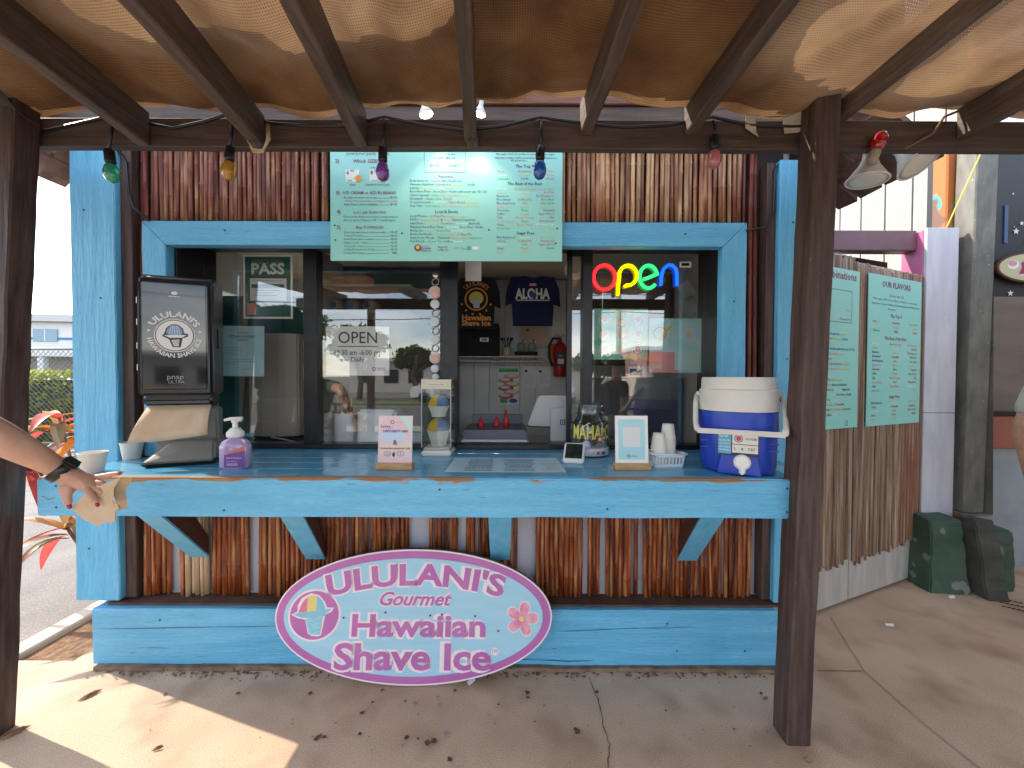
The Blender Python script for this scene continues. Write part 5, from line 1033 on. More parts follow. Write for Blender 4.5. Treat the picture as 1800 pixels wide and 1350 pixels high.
# sink tub with nozzle bottles, till stand
sk_ = empty('sink_tub', (-.17, 2.66, 1.063), 0, 'grey plastic tub with white rim inside the serving window', 'tub'); m_tub = mat('tub_grey', (.17, .19, .24), rough=.4)
t0, t1 = X(810) * 1.06, X(930) * 1.06
MB().box((t0, 2.46, 1.063), (t1, 2.85, 1.105)).build('white_tray', m_white, sk_, bevel=.01, seg=2); MB().box((t0 + .01, 2.47, 1.106), (t1 - .01, 2.84, 1.165)).build('grey_tub', m_tub, sk_, bevel=.012, seg=2); MB().box((t0 + .03, 2.86, 1.10), (t1 - .03, 2.88, 1.23)).build('back_splash', m_tub, sk_, bevel=.005)
for px, hh_, lab in ((846, .07, 'small red nozzle cap, leftmost in the grey tub'), (873, .08, 'red nozzle cap in the middle of the grey tub'), (890, .12, 'tall red nozzle bottle, rightmost in the grey tub')):
    x = X(px) * 1.12; e = empty('syrup_bottle', (x, 2.6, 1.166), 0, lab, 'bottle', 'red nozzle bottles'); E_ = frame(e)
    MB(E_).lathe([(.02, 0), (.02, hh_*.4), (.012, hh_*.55), (.012, hh_*.62)], 14).build('bottle_body', mat('nozzle_red', (.62, .03, .02), rough=.3), e, smooth=True); MB(E_).lathe([(.014, hh_*.62), (.011, hh_*.7), (.003, hh_), (0, hh_)], 12).build('nozzle', MATS['nozzle_red'], e, smooth=True)
pos = empty('till_stand', (P(965, 770, 2.55).x, 2.55, 1.063), 0, 'white tablet till stand seen from behind in the window', 'till'); m_pos = mat('till_white', (.55, .55, .56), rough=.35)
f2 = lambda pts, Y: [(P(a, b, Y).x, P(a, b, Y).z) for a, b in pts]
MB().prism(f2([(927, 748), (946, 697), (950, 695), (999, 695), (1000, 752)], 2.5), 2.5, 2.53).build('tablet', m_pos, pos, bevel=.006, seg=2)
MB().prism(f2([(926, 750), (945, 698), (949, 694), (1001, 694), (1002, 754)], 2.531), 2.531, 2.545).build('tablet_bezel', m_blackpl, pos, bevel=.003)
MB().prism(f2([(968, 776), (968, 722), (972, 717), (1003, 717), (1003, 776)], 2.46), 2.46, 2.49).build('stand_back', m_pos, pos, bevel=.006, seg=2)
pz = 1.063; MB().box((P(942, 770, 2.46).x, 2.455, pz), (P(1004, 770, 2.46).x, 2.62, pz + .012)).build('stand_foot', m_pos, pos, bevel=.004)
pp = Print(front((P(989, 742, 2.459).x, 2.459, P(989, 742, 2.459).z))); pp.rect(-.016, -.016, .016, .016, 'd', .001); pp.rect(-.010, -.010, .010, .010, 'dw', .0015); pp.rect(-.005, -.005, .005, .005, 'd', .002); pp.done(pos, {'d': 'logo_mark', 'dw': 'logo_mark'})
# behind second pane: straw jar, napkin box, bowls, shelf with jugs
sj = empty('straw_jar', (P(605, 780, 2.45).x, 2.45, 1.063), 0, 'white round jar with wooden sticks behind the second pane', 'jar'); E_ = frame(sj)
o = MB(E_).lathe([(.058, 0), (.06, .005), (.06, .205), (.056, .21), (.05, .21), (.05, .02), (0, .02)], 24).build('jar_wall', m_white, sj, smooth=True); auto(o, 50)
for a, b_, c_ in ((-.03, .0, -.045), (-.01, .01, .005), (.012, 0, .02), (.022, .01, .045)): MB(E_).tube([(a, b_, .02), (c_, b_, .31)], .0045, 6).build('wooden_stick', m_wood, sj)
nb = empty('napkin_box', (P(665, 780, 2.42).x, 2.42, 1.063), 0, 'square white napkin box behind the pink notice card', 'box'); E_ = frame(nb)
MB(E_).box((-.125, -.02, 0), (.115, .14, .235)).build('box_body', m_bpl, nb, bevel=.015, seg=2); MB(E_).box((-.105, -.026, .02), (.095, -.021, .215)).build('face_panel', m_paper, nb, bevel=.004)
for i in range(4):
    c = Vector((P(572, 775, 2.5).x, 2.52, 1.064 + i*.045 if i < 2 else 1.064 + .10 + (i-2)*.04)); o = MB(Matrix.Translation(c)).lathe([(.04, 0), (.058, .06), (.055, .06), (.036, .005), (0, .005)], 20).build('paper_bowl', m_cup, smooth=True); tag(o, ORD[i] + ' cream paper bowl in the pile at the left end of the second pane', 'bowl', 'paper bowls behind the glass')
sz = P(620, 546, 3.0).z; s2 = P(620, 504, 3.0).z
lsf = empty('wall_shelf', (P(640, 546, 3.1).x, 3.1, sz), 0, 'cream two level shelf unit behind the second pane', 'shelf'); m_cream = mat('shelf_cream', (.52, .46, .36), rough=.6)
xa, xb = P(568, 546, 3.0).x, P(722, 546, 3.0).x
for z, xe in ((sz - .02, xb), (s2, xb)): MB().box((xa, 3.0, z), (xe, 3.35, z + .022)).build('shelf_board', m_cream, lsf, bevel=.002)
MB().box((xa - .03, 3.0, .9), (xa, 3.35, 2.45)).build('shelf_upright', m_cream, lsf)
for k, px in enumerate((587, 616, 646)):
    p = P(px, 535, 3.08); e = empty('syrup_jug', (p.x, 3.1, sz + .003), 0, ['leftmost', 'middle', 'rightmost'][k] + ' pale plastic jug lying on the shelf behind the second pane', 'jug', 'plastic jugs on the shelf'); E_ = frame(e) @ Matrix.Translation((0, 0, .055)) @ Matrix.Rotation(R(90), 4, 'X')
    o = MB(E_).lathe([(.05, -.16), (.055, -.15), (.055, -.02), (.04, .02), (.02, .03)], 20).build('jug_body', mat('jug_plastic', (.5, .48, .42), rough=.4), e, smooth=True); MB(E_).lathe([(.022, .03), (.022, .05), (0, .052)], 16).build('jug_cap', [mat('cap_blue', (.03, .22, .5)), mat('cap_navy', (.02, .04, .2))][k == 2], e)
# left pane: beige machine, teal panel
tp2 = MB().box((P(365, 700, 2.95).x, 2.95, .95), (P(560, 700, 2.95).x, 2.99, P(400, 520, 2.95).z)).build('teal_panel', mat('teal_board', (.012, .17, .16), (.02, .22, .2), rough=.5, scale=4)); tag(tp2, 'dark teal panel behind the left window', 'panel')
ma = empty('ice_machine', (P(490, 760, 2.7).x, 2.7, 1.063), 0, 'beige metal housing standing behind the left window', 'machine'); x0, x1 = P(430, 700, 2.62).x, P(528, 700, 2.62).x; zt = P(490, 586, 2.62).z; zb2 = 1.10
pts = [(x0, 2.75), (x0 + .02, 2.63), (x0 + .13, 2.60), (x0 + .24, 2.60), (x1 - .02, 2.63), (x1, 2.75), (x1, 2.9), (x0, 2.9)]
m_bei = mat('beige_enamel', (.50, .42, .34), (.54, .46, .38), rough=.35, scale=3); o = MB().prism(pts, zb2, zt, 'z').build('housing', m_bei, ma, bevel=.008, seg=2)
MB().box((x0 + .02, 2.62, 1.063), (x1 - .02, 2.88, zb2 - .001)).build('machine_base', m_blk, ma)
MB().tube([(x0 + .2, 2.58, 1.10), (x0 + .3, 2.57, 1.085), (x1 + .0, 2.56, 1.07)], .005, 6).build('cable', m_pos, ma)
# right pane: grey monitor back and inside bits
mon_ = MB().prism(f2([(1108, 664), (1180, 662), (1182, 720), (1110, 720)], 2.75), 2.75, 2.79).build('monitor', mat('monitor_grey', (.22, .22, .24), rough=.5), bevel=.006); tag(mon_, 'grey monitor back seen through the right window', 'monitor')
wp = MB().box((P(1232, 600, 2.5).x, 2.45, 1.08), (P(1246, 600, 2.5).x, 2.5, 2.3)).build('white_post', m_inw, bevel=.004); tag(wp, 'white inside corner board at the right edge of the right window', 'board')
rl = empty('round_ceiling_lamp', P(1010, 474, 2.7), 0, 'round cream fitting seen in the narrow pane', 'lamp'); E_ = frame(rl) @ Matrix.Rotation(R(90), 4, 'X'); o = MB(E_).lathe([(.05, -.03), (.075, 0), (.07, .02), (.03, .03), (.028, .022), (0, .02)], 24).build('fitting', m_cream, rl, smooth=True); auto(o)
dcab = MB().box((P(556, 600, 3.45).x, 3.45, .06), (P(792, 600, 3.45).x, 3.88, 2.44)).build('tall_backdrop', mat('dark_backdrop', (.07, .055, .045), (.1, .08, .065), rough=.6, scale=3), bevel=.004); tag(dcab, 'added tall dark brown cabinet behind the second pane', 'backdrop')  # added dark box, dims the view so the pane reflections show
dpn = MB().box((.78, 3.52, 1.62), (1.44, 3.88, 2.44)).build('upper_backdrop', MATS['dark_backdrop'], bevel=.004); tag(dpn, 'added dark cabinet high behind the right pane', 'backdrop')  # dark box put in to darken the upper view through the right pane
gcb = MB().box((.80, 3.30, .06), (1.44, 3.88, 1.50)).build('grey_filler', mat('filler_grey', (.20, .20, .21), (.24, .24, .25), rough=.35, scale=3), bevel=.008); tag(gcb, 'grey fridge box added below the cabinet behind the right pane', 'filler')  # grey box put in to dim the lower view through this pane
for px, py, sk_a, lab in ((1207, 510, .6, 'upper tilted note pinned inside the right window'), (1212, 538, .5, 'lower tilted note pinned inside the right window')): sheet('pinned_note', px - 12, px + 12, py - 15, py + 15, 3.0, m_paper, lab, 'note', skew=sk_a)
# ================================================================ ON THE PERGOLA
# string of coloured bulbs
stg = empty('light_string', (-.3, 1.66, 2.5), 0, 'black cord of coloured party bulbs along the pergola beam', 'light string')
def bulbmat(n_, c): 
    m = mat(n_, c, rough=.08, coat=1); m.node_tree.nodes['Principled BSDF'].inputs['Transmission Weight'].default_value = .35; return m
BUL = [(192, 267, 0, (.02, .45, .26)), (404, 262, 0, (.60, .28, .02)), (673, 264, 0, (.22, .06, .38)), (950, 261, 0, (.01, .13, .55)), (1256, 242, 0, (.60, .20, .20)), (1533, 284, 1, (.55, .012, .015))]
top = []
for k, (px, py, up, c) in enumerate(BUL):
    p = P(px, py, 1.645); top.append(p)
    Mx = Matrix.Translation(p) @ (Matrix.Rotation(R(18), 4, 'Y') if up else Matrix.Rotation(R([-6, 3, 0, 2, 0, 0][k]), 4, 'Y') @ Matrix.Rotation(math.pi, 4, 'X'))
    sk2 = MB(Mx).lathe([(.009, -.012), (.018, -.006), (.019, .042), (.017, .048), (0, .05)], 14).build('socket', m_blackpl if not up else mat('brass_socket', (.30, .24, .17), (.4, .33, .26), rough=.5, scale=30), stg, smooth=True)
    MB(Mx).lathe([(.014, .05), (.022, .062), (.0285, .085), (.027, .104), (.019, .120), (.008, .127), (0, .128)], 18).build('bulb', bulbmat('bulb_%d' % k, c), stg, smooth=True)
cord = [P(-60, 262, 1.66)]
for a, b_ in zip(top[:-1], top[1:]):
    for t in (0, .25, .5, .75): q_ = a.lerp(b_, t); cord.append(Vector((q_.x, 1.664, 2.585 - .05*math.sin(math.pi*t) + .02*random.random())))
    if False: pass
MB().tube(cord, .006, 6).build('cord', m_blackpl, stg, smooth=True)
for p in top[:5]: MB().tube([Vector((p.x, 1.662, 2.575)), Vector((p.x + .006, 1.655, 2.55)), Vector((p.x, p.y, p.z + .01))], .006, 6).build('drop_cord', m_blackpl, stg, smooth=True)
# hanging cables
for pts, lab in [([(205, 262), (222, 285), (226, 340), (235, 365), (262, 388)], 'thin black cable running down the bamboo at upper left'), ([(1374, 280), (1362, 300), (1360, 370), (1345, 400), (1312, 405)], 'black cable looping from the beam to the window trim corner')]:
    tag(MB().tube([P(a, b_, 2.05) for a, b_ in pts], .006, 6).build('cable', m_blackpl, smooth=True), lab, 'cable')
tag(MB().tube([P(1800, 150, 1.66), P(1660, 205, 1.66), P(1640, 235, 1.66), P(1590, 262, 1.68)], .005, 6).build('cable', mat('worn_cable', (.16, .10, .06)), smooth=True), 'brown cable drooping below the beam to the spot lamps', 'cable')
# rope loop, clip, beam tags
rp = MB(); 
for k in range(3): rp.tube([P(472 - k*1.5, 218, 1.63), P(474 - k*2, 245, 1.60), P(462, 264 + k*2, 1.60), P(445, 262 + k*2.5, 1.60), P(434 + k, 244, 1.62)], .0045, 6)
tag(rp.build('rope_loop', mat('straw_rope', (.42, .30, .17), (.55, .42, .26), scale=60, rough=.9), smooth=True), 'frayed straw rope loop tied round the third rafter end', 'rope')
def tagp(pts, lab, m):
    o = MB(); n = len(pts); o.add([P(a, b_, 1.664 - .004*(i % 2)) for i, (a, b_) in enumerate(pts)], [tuple(range(n))]); ob = o.build('beam_tag', m); s_ = ob.modifiers.new('s', 'SOLIDIFY'); s_.thickness = .001; tag(ob, lab, 'tag', 'paper tags on the beam')
m_oldp = mat('aged_paper', (.40, .34, .25), (.5, .44, .34), rough=.8, scale=20)
tagp([(1310, 199), (1328, 198), (1329, 232), (1334, 241), (1324, 235), (1310, 225)], 'narrow torn paper tag stapled to the beam', m_oldp); tagp([(1374, 196), (1410, 190), (1416, 228), (1402, 233), (1379, 235)], 'wide folded paper tag stapled to the beam beside the post', m_oldp); tagp([(1334, 198), (1352, 195), (1374, 196), (1373, 203), (1352, 201), (1340, 205)], 'yellow torn strip of tag between the two beam tags', mat('tag_yellow', (.55, .42, .08)))
# flood lamps: two lit above the menu, two unlit on the right
def par(name, p, d, r, label, lit, group):
    e = empty(name, p, 0, label, 'lamp', group); z = Vector(d).normalized(); Mx = Matrix.Translation(p) @ z.to_track_quat('Z', 'Y').to_matrix().to_4x4()
    o = MB(Mx).lathe([(r*.34, -r*1.9), (r*.36, -r*1.2), (r*.5, -r*.8), (r*.95, -.006), (r, 0), (r*.93, .004)], 28).build('reflector', m_cw, e, smooth=True); auto(o, 50)
    o = MB(Mx).lathe([(r*.93, .0045), (r*.7, .008), (0, .010)], 28).build('lens', emit('lamp_glow', (1, .93, .74), 7) if lit else mat('lamp_lens', (.72, .70, .62), rough=.2), e, smooth=True)
    MB(Mx).lathe([(r*.4, -r*2.5), (r*.42, -r*1.91), (0, -r*1.905)], 16).build('lamp_socket', m_oldp if not lit else m_blackpl, e, smooth=True)
    if lit:
        ld = bpy.data.lights.new('lamp_light', 'SPOT'); ld.energy = .9; ld.spot_size = R(110); ld.color = (1, .93, .8); ld.shadow_soft_size = .04; lo = bpy.data.objects.new('lamp_light', ld); col.objects.link(lo); lo.parent = e
        lo.location = z * .03; lo.rotation_euler = (-z).to_track_quat('Z', 'Y').to_euler()
    else:
        MB(Mx).tube([(r*.99*math.cos(t/28*2*math.pi), r*.99*math.sin(t/28*2*math.pi), .003) for t in range(29)], .004, 6, False).build('rim', m_white, e, smooth=True)
    return e
par('flood_lamp', P(749, 200, 1.86), (.25, .10, -1), .033, 'left lit flood lamp shining on the menu board', 1, 'lit flood lamps'); par('flood_lamp', P(843, 199, 1.86), (-.2, .10, -1), .03, 'right lit flood lamp half behind the middle rafter', 1, 'lit flood lamps')
par('flood_lamp', P(1524, 316, 1.72), (-.12, -.0, -1), .074, 'white flood lamp below the red bulb, facing down', 0, 'unlit flood lamps'); par('flood_lamp', P(1615, 285, 1.76), (.30, -.62, -1), .082, 'white flood lamp turned outward beside the right wall', 0, 'unlit flood lamps')
# dark tarp drooping at the left
b = MB(); nx, ny = 16, 8
for j in range(ny):
    for i in range(nx):
        x = -2.75 + i*.052; y = 1.50 + j*.022; b.v.append(Vector((x, y, 2.60 - .05*math.sin(math.pi*i/(nx-1)) - .07*j/(ny-1) + .012*math.sin(i*1.3 + j))))
b.f = [(j*nx+i, j*nx+i+1, (j+1)*nx+i+1, (j+1)*nx+i) for j in range(ny-1) for i in range(nx-1)]
o = b.build('dark_tarp', mat('tarp_cloth', (.045, .04, .045), (.07, .06, .06), rough=.8, scale=5), smooth=True); o.modifiers.new('s', 'SOLIDIFY').thickness = .002; tag(o, 'dark cloth sagging over the beam at the upper left corner', 'tarp')
# ================================================================ RIGHT SIDE: swing doors, posts, neighbouring wall
DA = math.atan2(1, 2.384); dx = Vector((math.cos(DA), math.sin(DA), 0)); dn = Vector((math.sin(DA), -math.cos(DA), 0))
D0 = Vector((1.925, 2.46, 0))
def dpt(px, py, off=0):   # where a pixel ray meets the door plane
    r = ray(px, py); o_ = D0 + dn * off; t = (o_ - CO).dot(dn) / r.dot(dn); return CO + r * t
def dloc(p): return (p - D0).dot(dx)
m_door = mat('door_board', (.40, .38, .35), (.50, .47, .43), rough=.7, scale=3, st=(6, 6, 1), bump=.2, specks=((.2, .17, .15), 18, .70))
m_bam_w = bamboo_mat('bamboo_weathered', (.12, .060, .034), (.27, .175, .115), (.40, .31, .235), .32, .66); m_bam_wr = bamboo_mat('bamboo_weathered_red', (.15, .05, .025), (.26, .12, .07), (.38, .28, .2), .35, .7)
def door(u0, u1, zt, label, reds=False, bl=.29):
    e = empty('swing_door', D0 + dx * u0, DA, label, 'door', 'bamboo clad swing doors'); E_ = frame(e); wd = u1 - u0
    MB(E_).box((0, .0, .02), (wd, .035, zt)).build('door_slab', m_door, e, bevel=.004)
    inv = basis(e).inverted(); ms = {True: bam_set(1, m_bam_wr, 5, .009), False: bam_set(1, m_bam_w, 6, .009)}
    x = .012
    while x < wd - .01:
        o = bpy.data.objects.new('bamboo_pole', random.choice(ms[reds and x > wd*.62])); col.objects.link(o); o.parent = e
        zb_ = bl + random.uniform(-.03, .02) + (.06 * x if reds else 0); o.location = (x, -.008, zb_); o.scale = (1, 1, (zt - zb_ - random.uniform(0, .03))); o.rotation_euler = (0, 0, random.random()*6); x += .0175
    return e
uA, uS, uB = -.35, dloc(dpt(1496, 800)), dloc(dpt(1624, 800))
door(uA, uS - .008, 2.30, 'left grey bamboo clad swing door partly behind the brown post'); door(uS + .006, uB, 2.27, 'right bamboo clad swing door with red streaked bamboo', True, .27)
def poster(pts, label, body):
    a, b_, c, d2 = [dpt(*t, off=.034) for t in pts]   # bl, br, tr, tl
    e = empty('menu_poster', (a + b_)/2, DA, label, 'poster'); u0 = (dloc(a) + dloc(d2))/2; u1 = (dloc(b_) + dloc(c))/2; z0 = (a.z + b_.z)/2; z1 = (c.z + d2.z)/2
    Mx = surf(D0 + dx*u0 + dn*.032 + Vector((0, 0, z0)), dx, (0, 0, 1)); w_, h = u1 - u0, z1 - z0
    MB(Mx).box((0, 0, -.004), (w_, h, 0)).build('panel', m_teal, e); pp = Print(Mx); body(pp, w_, h); pp.done(e); return e
def flav(p, w_, h):
    p.text(w_/2, h*.925, 'OUR FLAVORS', .056, 'm', .015, al='c'); p.text(w_/2, h*.865, '(Choose up to 3)', .026, 'm', al='c'); p.text(w_/2, h*.835, 'We make 100% of our flavors using pure cane sugar.', .019, 'd', al='c', wmax=w_*.84); p.text(w_/2, h*.805, 'Signature recipes utilize premium purees & fruit juices.', .019, 'd', al='c', wmax=w_*.9); p.text(w_*.42, h*.775, 'All syrups are', .019, 'd', al='c')
    f = lambda x, y, t, hh_, ink, al: p.text(x, y, t, hh_, ink, .015, al=al)
    def cl(rows, y0, dy):
        for i, r in enumerate(rows):
            for (t, ink), x, al in zip(r, (w_*.08, w_*.5, w_*.92), 'lcr'):
                if t: f(x, y0 - i*dy, t, .021, ink, al)
    p.text(w_/2, h*.725, 'The Top 9', .034, 'm', .01, al='c'); cl(TOP9, h*.685, h*.029); p.text(w_/2, h*.575, 'The Rest of the Best', .033, 'm', .01, al='c'); cl(REST, h*.54, h*.0285); p.text(w_/2, h*.18, 'Sugar Free', .033, 'm', .01, al='c'); cl(SUG, h*.145, h*.027)
poster([(1519, 751), (1612, 742), (1625, 497), (1532, 480)], 'tall aqua OUR FLAVORS poster on the right bamboo door', flav)
def comb(p, w_, h):
    p.text(w_*.94, h*.935, 'Combinations', .072, 'm', .01, al='r')
    x0, x1, y0, y1 = w_*.2, w_*.86, h*.665, h*.865
    for a in ((x0, y0, x1, y0 + .003), (x0, y1, x1, y1 + .003), (x0, y0, x0 + .003, y1), (x1, y0, x1 + .003, y1)): p.rect(*a, 'd')
    p.text(w_*.84, h*.74, 'Guava', .022, 'p', al='r'); p.text(w_*.84, h*.68, 'Passion Fruit', .022, 'r', al='r')
    for i, s_ in enumerate(FAV): p.line(w_*.04, h*(.585 - i*.031), s_, .0215, .01)
    for i, s_ in enumerate(LOC): p.line(w_*.04, h*(.30 - i*.031), s_, .0215, .01)
    p.ell(w_*.8, h*.03, .016, .018, 'b', .001, 18, .004)
poster([(1400, 757), (1505, 753), (1514, 476), (1415, 462)], 'aqua Combinations poster on the left bamboo door', comb)
# head beam over the doors and boxed lavender post
gate = empty('gate_frame', (2.9, 2.86, 0), 0, 'mauve head beam and boxed lavender post framing the swing doors', 'gate frame')
PXA, PXB = P(1626, 600, 2.89).x, P(1682, 600, 2.89).x
MB().box((1.58, 2.96, 2.46), (PXA - .004, 3.06, 2.61)).build('head_beam', mat('mauve_paint', (.13, .06, .075), (.18, .085, .105), rough=.5, scale=5), gate, bevel=.005)
PXA, PXB = P(1626, 600, 2.89).x, P(1682, 600, 2.89).x
def fpanel(z0, z1, name='post_panel'): return MB().box((PXA, 2.89, z0), (PXB, 2.914, z1)).build(name, m_lav, gate, bevel=.003)
zs = P(1650, 726, 2.89).z; fpanel(.01, zs - .002); fpanel(zs + .002, P(1650, 400, 2.89).z)
MB().box((PXA - .002, 2.916, .01), (PXB - .005, 3.08, P(1650, 402, 2.89).z)).build('boxed_post', mat('pink_paint', (.50, .12, .26), (.56, .16, .30), rough=.5, scale=4), gate, bevel=.004)
MB().hexa([D0 + dx*(-.5) - dn*.35, D0 + dx*(uB + .02) - dn*.25, D0 + dx*(uB + .02) - dn*.28, D0 + dx*(-.5) - dn*.38], [p + Vector((0, 0, 2.44)) for p in (D0 + dx*(-.5) - dn*.35, D0 + dx*(uB + .02) - dn*.25, D0 + dx*(uB + .02) - dn*.28, D0 + dx*(-.5) - dn*.38)]).build('shade_screen', m_dark, gate)  # dark sheet standing in for the unlit space behind the doors
# peeling orange post, grey steel post on concrete blocks
m_peel = mat('peeling_paint', (.42, .13, .03), (.05, .30, .30), rough=.7, scale=3.2, st=(1, 1, .8), lo=.56, hi=.585, bump=.3, specks=((.16, .09, .06), 4, .58))
o = MB().box((PXB + .012, 2.99, .4), (P(1722, 600, 2.98).x, 3.1, 3.3)).build('peeling_post', m_peel, bevel=.01); tag(o, 'timber post with peeling orange and teal paint', 'post')
m_steel = mat('weathered_steel', (.10, .10, .085), (.17, .165, .14), rough=.55, scale=6, st=(3, 3, 1), bump=.2, specks=((.4, .4, .38), 26, .72))
gp = empty('steel_post', (P(1712, 905, 2.86).x, 2.86, .5), 0, 'grey steel post standing on the concrete blocks', 'post')
x0, x1 = P(1694, 900, 2.84).x, P(1730, 900, 2.84).x
MB().hexa([(x0, 2.84, .52), (x1, 2.84, .52), (x1, 2.98, .52), (x0, 2.98, .52)], [(x0 + .04, 2.84, 3.2), (x1 + .05, 2.84, 3.2), (x1 + .05, 2.98, 3.2), (x0 + .04, 2.98, 3.2)]).build('shaft', m_steel, gp, bevel=.008)
MB().hexa([(x1 + .002, 2.89, .52), (x1 + .02, 2.80, .52), (x1 + .02, 2.99, .52), (x1 + .002, 2.99, .52)], [(x1 + .052, 2.89, 3.2), (x1 + .07, 2.89, 3.2), (x1 + .07, 2.99, 3.2), (x1 + .052, 2.99, 3.2)]).build('flange', m_steel, gp, bevel=.003)
MB().box((x0 - .02, 2.82, .505), (x1 + .04, 3.0, .52)).build('base_plate', m_steel, gp, bevel=.002)
m_blkc = mat('green_block', (.03, .075, .05), (.07, .11, .08), rough=.8, scale=4, bump=.35, bscale=30, specks=((.20, .2, .18), 8, .64))
m_blkd = mat('dark_block', (.05, .052, .042), (.09, .09, .075), rough=.85, scale=5, bump=.4, bscale=30)
ba, bb = P(1650, 1000, 2.70), P(1706, 1000, 2.70)
o = MB().hexa([(ba.x - .03, 2.72, -.01), (bb.x, 2.69, -.01), (bb.x, 3.05, -.01), (ba.x - .03, 3.05, -.01)], [(ba.x, 2.76, .50), (bb.x - .01, 2.76, .50), (bb.x - .01, 3.0, .52), (ba.x, 3.0, .52)]).build('concrete_block', m_blkc, bevel=.022, seg=2, wob=.014); tag(o, 'green painted concrete block at the foot of the steel post', 'block')
o = MB().hexa([(bb.x + .04, 2.62, -.01), (bb.x + .17, 2.60, -.01), (bb.x + .2, 2.85, -.01), (bb.x + .05, 2.85, -.01)], [(bb.x + .004, 2.70, .535), (bb.x + .14, 2.68, .52), (bb.x + .14, 2.84, .504), (bb.x + .004, 2.84, .504)]).build('leaning_block', m_blkd, bevel=.014, seg=2, wob=.012); tag(o, 'dark grey slab leaning against the green block', 'block')
o = MB().box((bb.x + .21, 2.74, -.01), (bb.x + .36, 3.05, .44)).build('concrete_block', m_blkc, bevel=.022, seg=2, wob=.014); tag(o, 'dark green block right of the leaning slab', 'block')
# neighbouring shop wall
nb_ = empty('neighbour_wall', (4.5, 3.12, 0), 0, 'dark shopfront wall with stars and red ledge at the far right', 'wall'); wx = P(1742, 600, 3.08).x; NYY = 3.10
z1, z2, z3 = P(1780, 726, NYY).z, P(1780, 788, NYY).z, P(1780, 521, NYY).z
MB().box((wx - .4, NYY, 0), (wx + 3.5, NYY + .1, z2)).build('lower_wall', mat('greyblue_wall', (.24, .28, .30), (.31, .35, .37), rough=.7, scale=4, bump=.2, specks=((.15, .13, .11), 3, .63)), nb_)
MB().box((wx - .4, NYY - .03, z2 + .002), (wx + 3.5, NYY + .1, z1 - .02)).build('red_ledge', mat('red_ledge', (.28, .08, .05), (.34, .11, .07), rough=.6, scale=6), nb_, bevel=.006)
MB().box((wx - .4, NYY - .04, z1 - .018), (wx + 3.5, NYY + .1, z1 + .01)).build('dark_sill', m_dark, nb_, bevel=.003)
MB().box((wx - .4, NYY + .01, z1 + .012), (wx + 3.5, NYY + .1, z3)).build('brown_panel', mat('brown_panel', (.13, .10, .075), (.18, .14, .11), rough=.6, scale=2, st=(1, 1, 4)), nb_)
MB().box((wx - .4, NYY + .012, z3 + .002), (wx + 3.5, NYY + .1, 3.4)).build('night_panel', mat('night_black', (.008, .010, .012), rough=.5), nb_)
MB().box((P(1762, 600, NYY).x, NYY + .004, P(1760, 400, NYY).z - .12), (P(1768, 600, NYY).x, NYY + .011, P(1760, 360, NYY).z)).build('blue_strip', mat('faded_blue', (.05, .09, .2)), nb_)
pn = Print(front((0, NYY + .008, 0))); INK['star'] = mat('star_white', (.6, .6, .55))
for px, py, r in ((1783, 340, .010), (1788, 406, .028), (1785, 398, .006), (1798, 392, .02), (1778, 515, .026), (1806, 425, .02), (1850, 380, .02), (1900, 350, .025)):
    p = P(px, py, NYY); pn.poly([(p.x + (r if k % 2 == 0 else r*.42)*math.sin(k*math.pi/5), p.z + (r if k % 2 == 0 else r*.42)*math.cos(k*math.pi/5)) for k in range(10)], 'star', .002)
pn.done(nb_, {'star': 'painted_star'})
ovp = P(1815, 470, NYY - .03); ov = empty('sushi_sign', ovp, 0, 'cream oval sign with dark rim and food pictures at the right edge', 'sign'); OM = front(ovp)
b = MB(OM); ering(b, .275, .118, -.02, .0); b.build('oval_rim', mat('maroon_rim', (.10, .03, .025)), ov); b = MB(OM); ering(b, .262, .105, .0005, .003); b.build('oval_face', mat('cream_face', (.48, .44, .26)), ov)
po = Print(OM @ Matrix.Translation((0, 0, .003))); po.ell(-.155, .02, .045, .035, 'dw', .001, 18); po.ell(-.16, .03, .035, .022, 'st_pink', .002, 18); po.poly([(-.11, -.05), (-.07, -.055), (-.05, -.01), (-.065, .05), (-.095, .03), (-.085, 0)], 'm', .001); po.poly([(-.09, -.07), (-.04, -.05), (-.05, -.035), (-.09, -.055)], 'dw', .001); po.ell(.02, 0, .04, .04, 'o', .001, 16); po.done(ov, {k: 'painted_picture' for k in ('dw', 'st_pink', 'm', 'o')})
# tall side wall of pale boards behind the doors, facing left, sunlit
sw = empty('board_wall', (3.75, 4.2, 0), 0, 'tall wall of pale vertical boards behind the swing doors', 'wall')
SX = 3.72; m_bwall = mat('pale_board', (.26, .26, .235), (.34, .34, .31), rough=.7, scale=4, st=(6, 6, 1), bump=.15)
for i in range(9):
    y0 = 3.15 + i*.27; MB().box((SX, y0, .05), (SX + .03, y0 + .255, 4.6)).build('wall_board', m_bwall, sw, bevel=.003)
MB().box((SX - .02, 5.6, .05), (SX + .03, 5.75, 4.6)).build('corner_board', m_redboard, sw)
MB().box((SX + .031, 3.2, .05), (SX + .12, 5.7, 4.6)).build('wall_core', m_dark, sw)
o = MB().box((SX - .14, 3.09, 1.2), (SX - .0, 3.14, 4.6)).build('orange_board', mat('orange_peel', (.62, .17, .03), (.62, .55, .42), rough=.6, scale=2.4, st=(1, 1, .7), lo=.5, hi=.53, bump=.2)); tag(o, 'board with peeling orange paint beside the pale wall', 'board')
nbb = MB().box((5.75, -1.6, 0), (5.95, 3.09, 3.4)).build('shade_wall', mat('greyblue_wall', (.24, .28, .30))); tag(nbb, 'plain grey added wall, unseen, keeping sky light off the walkway at far right', 'wall')  # unseen wall added to block sky light from the right
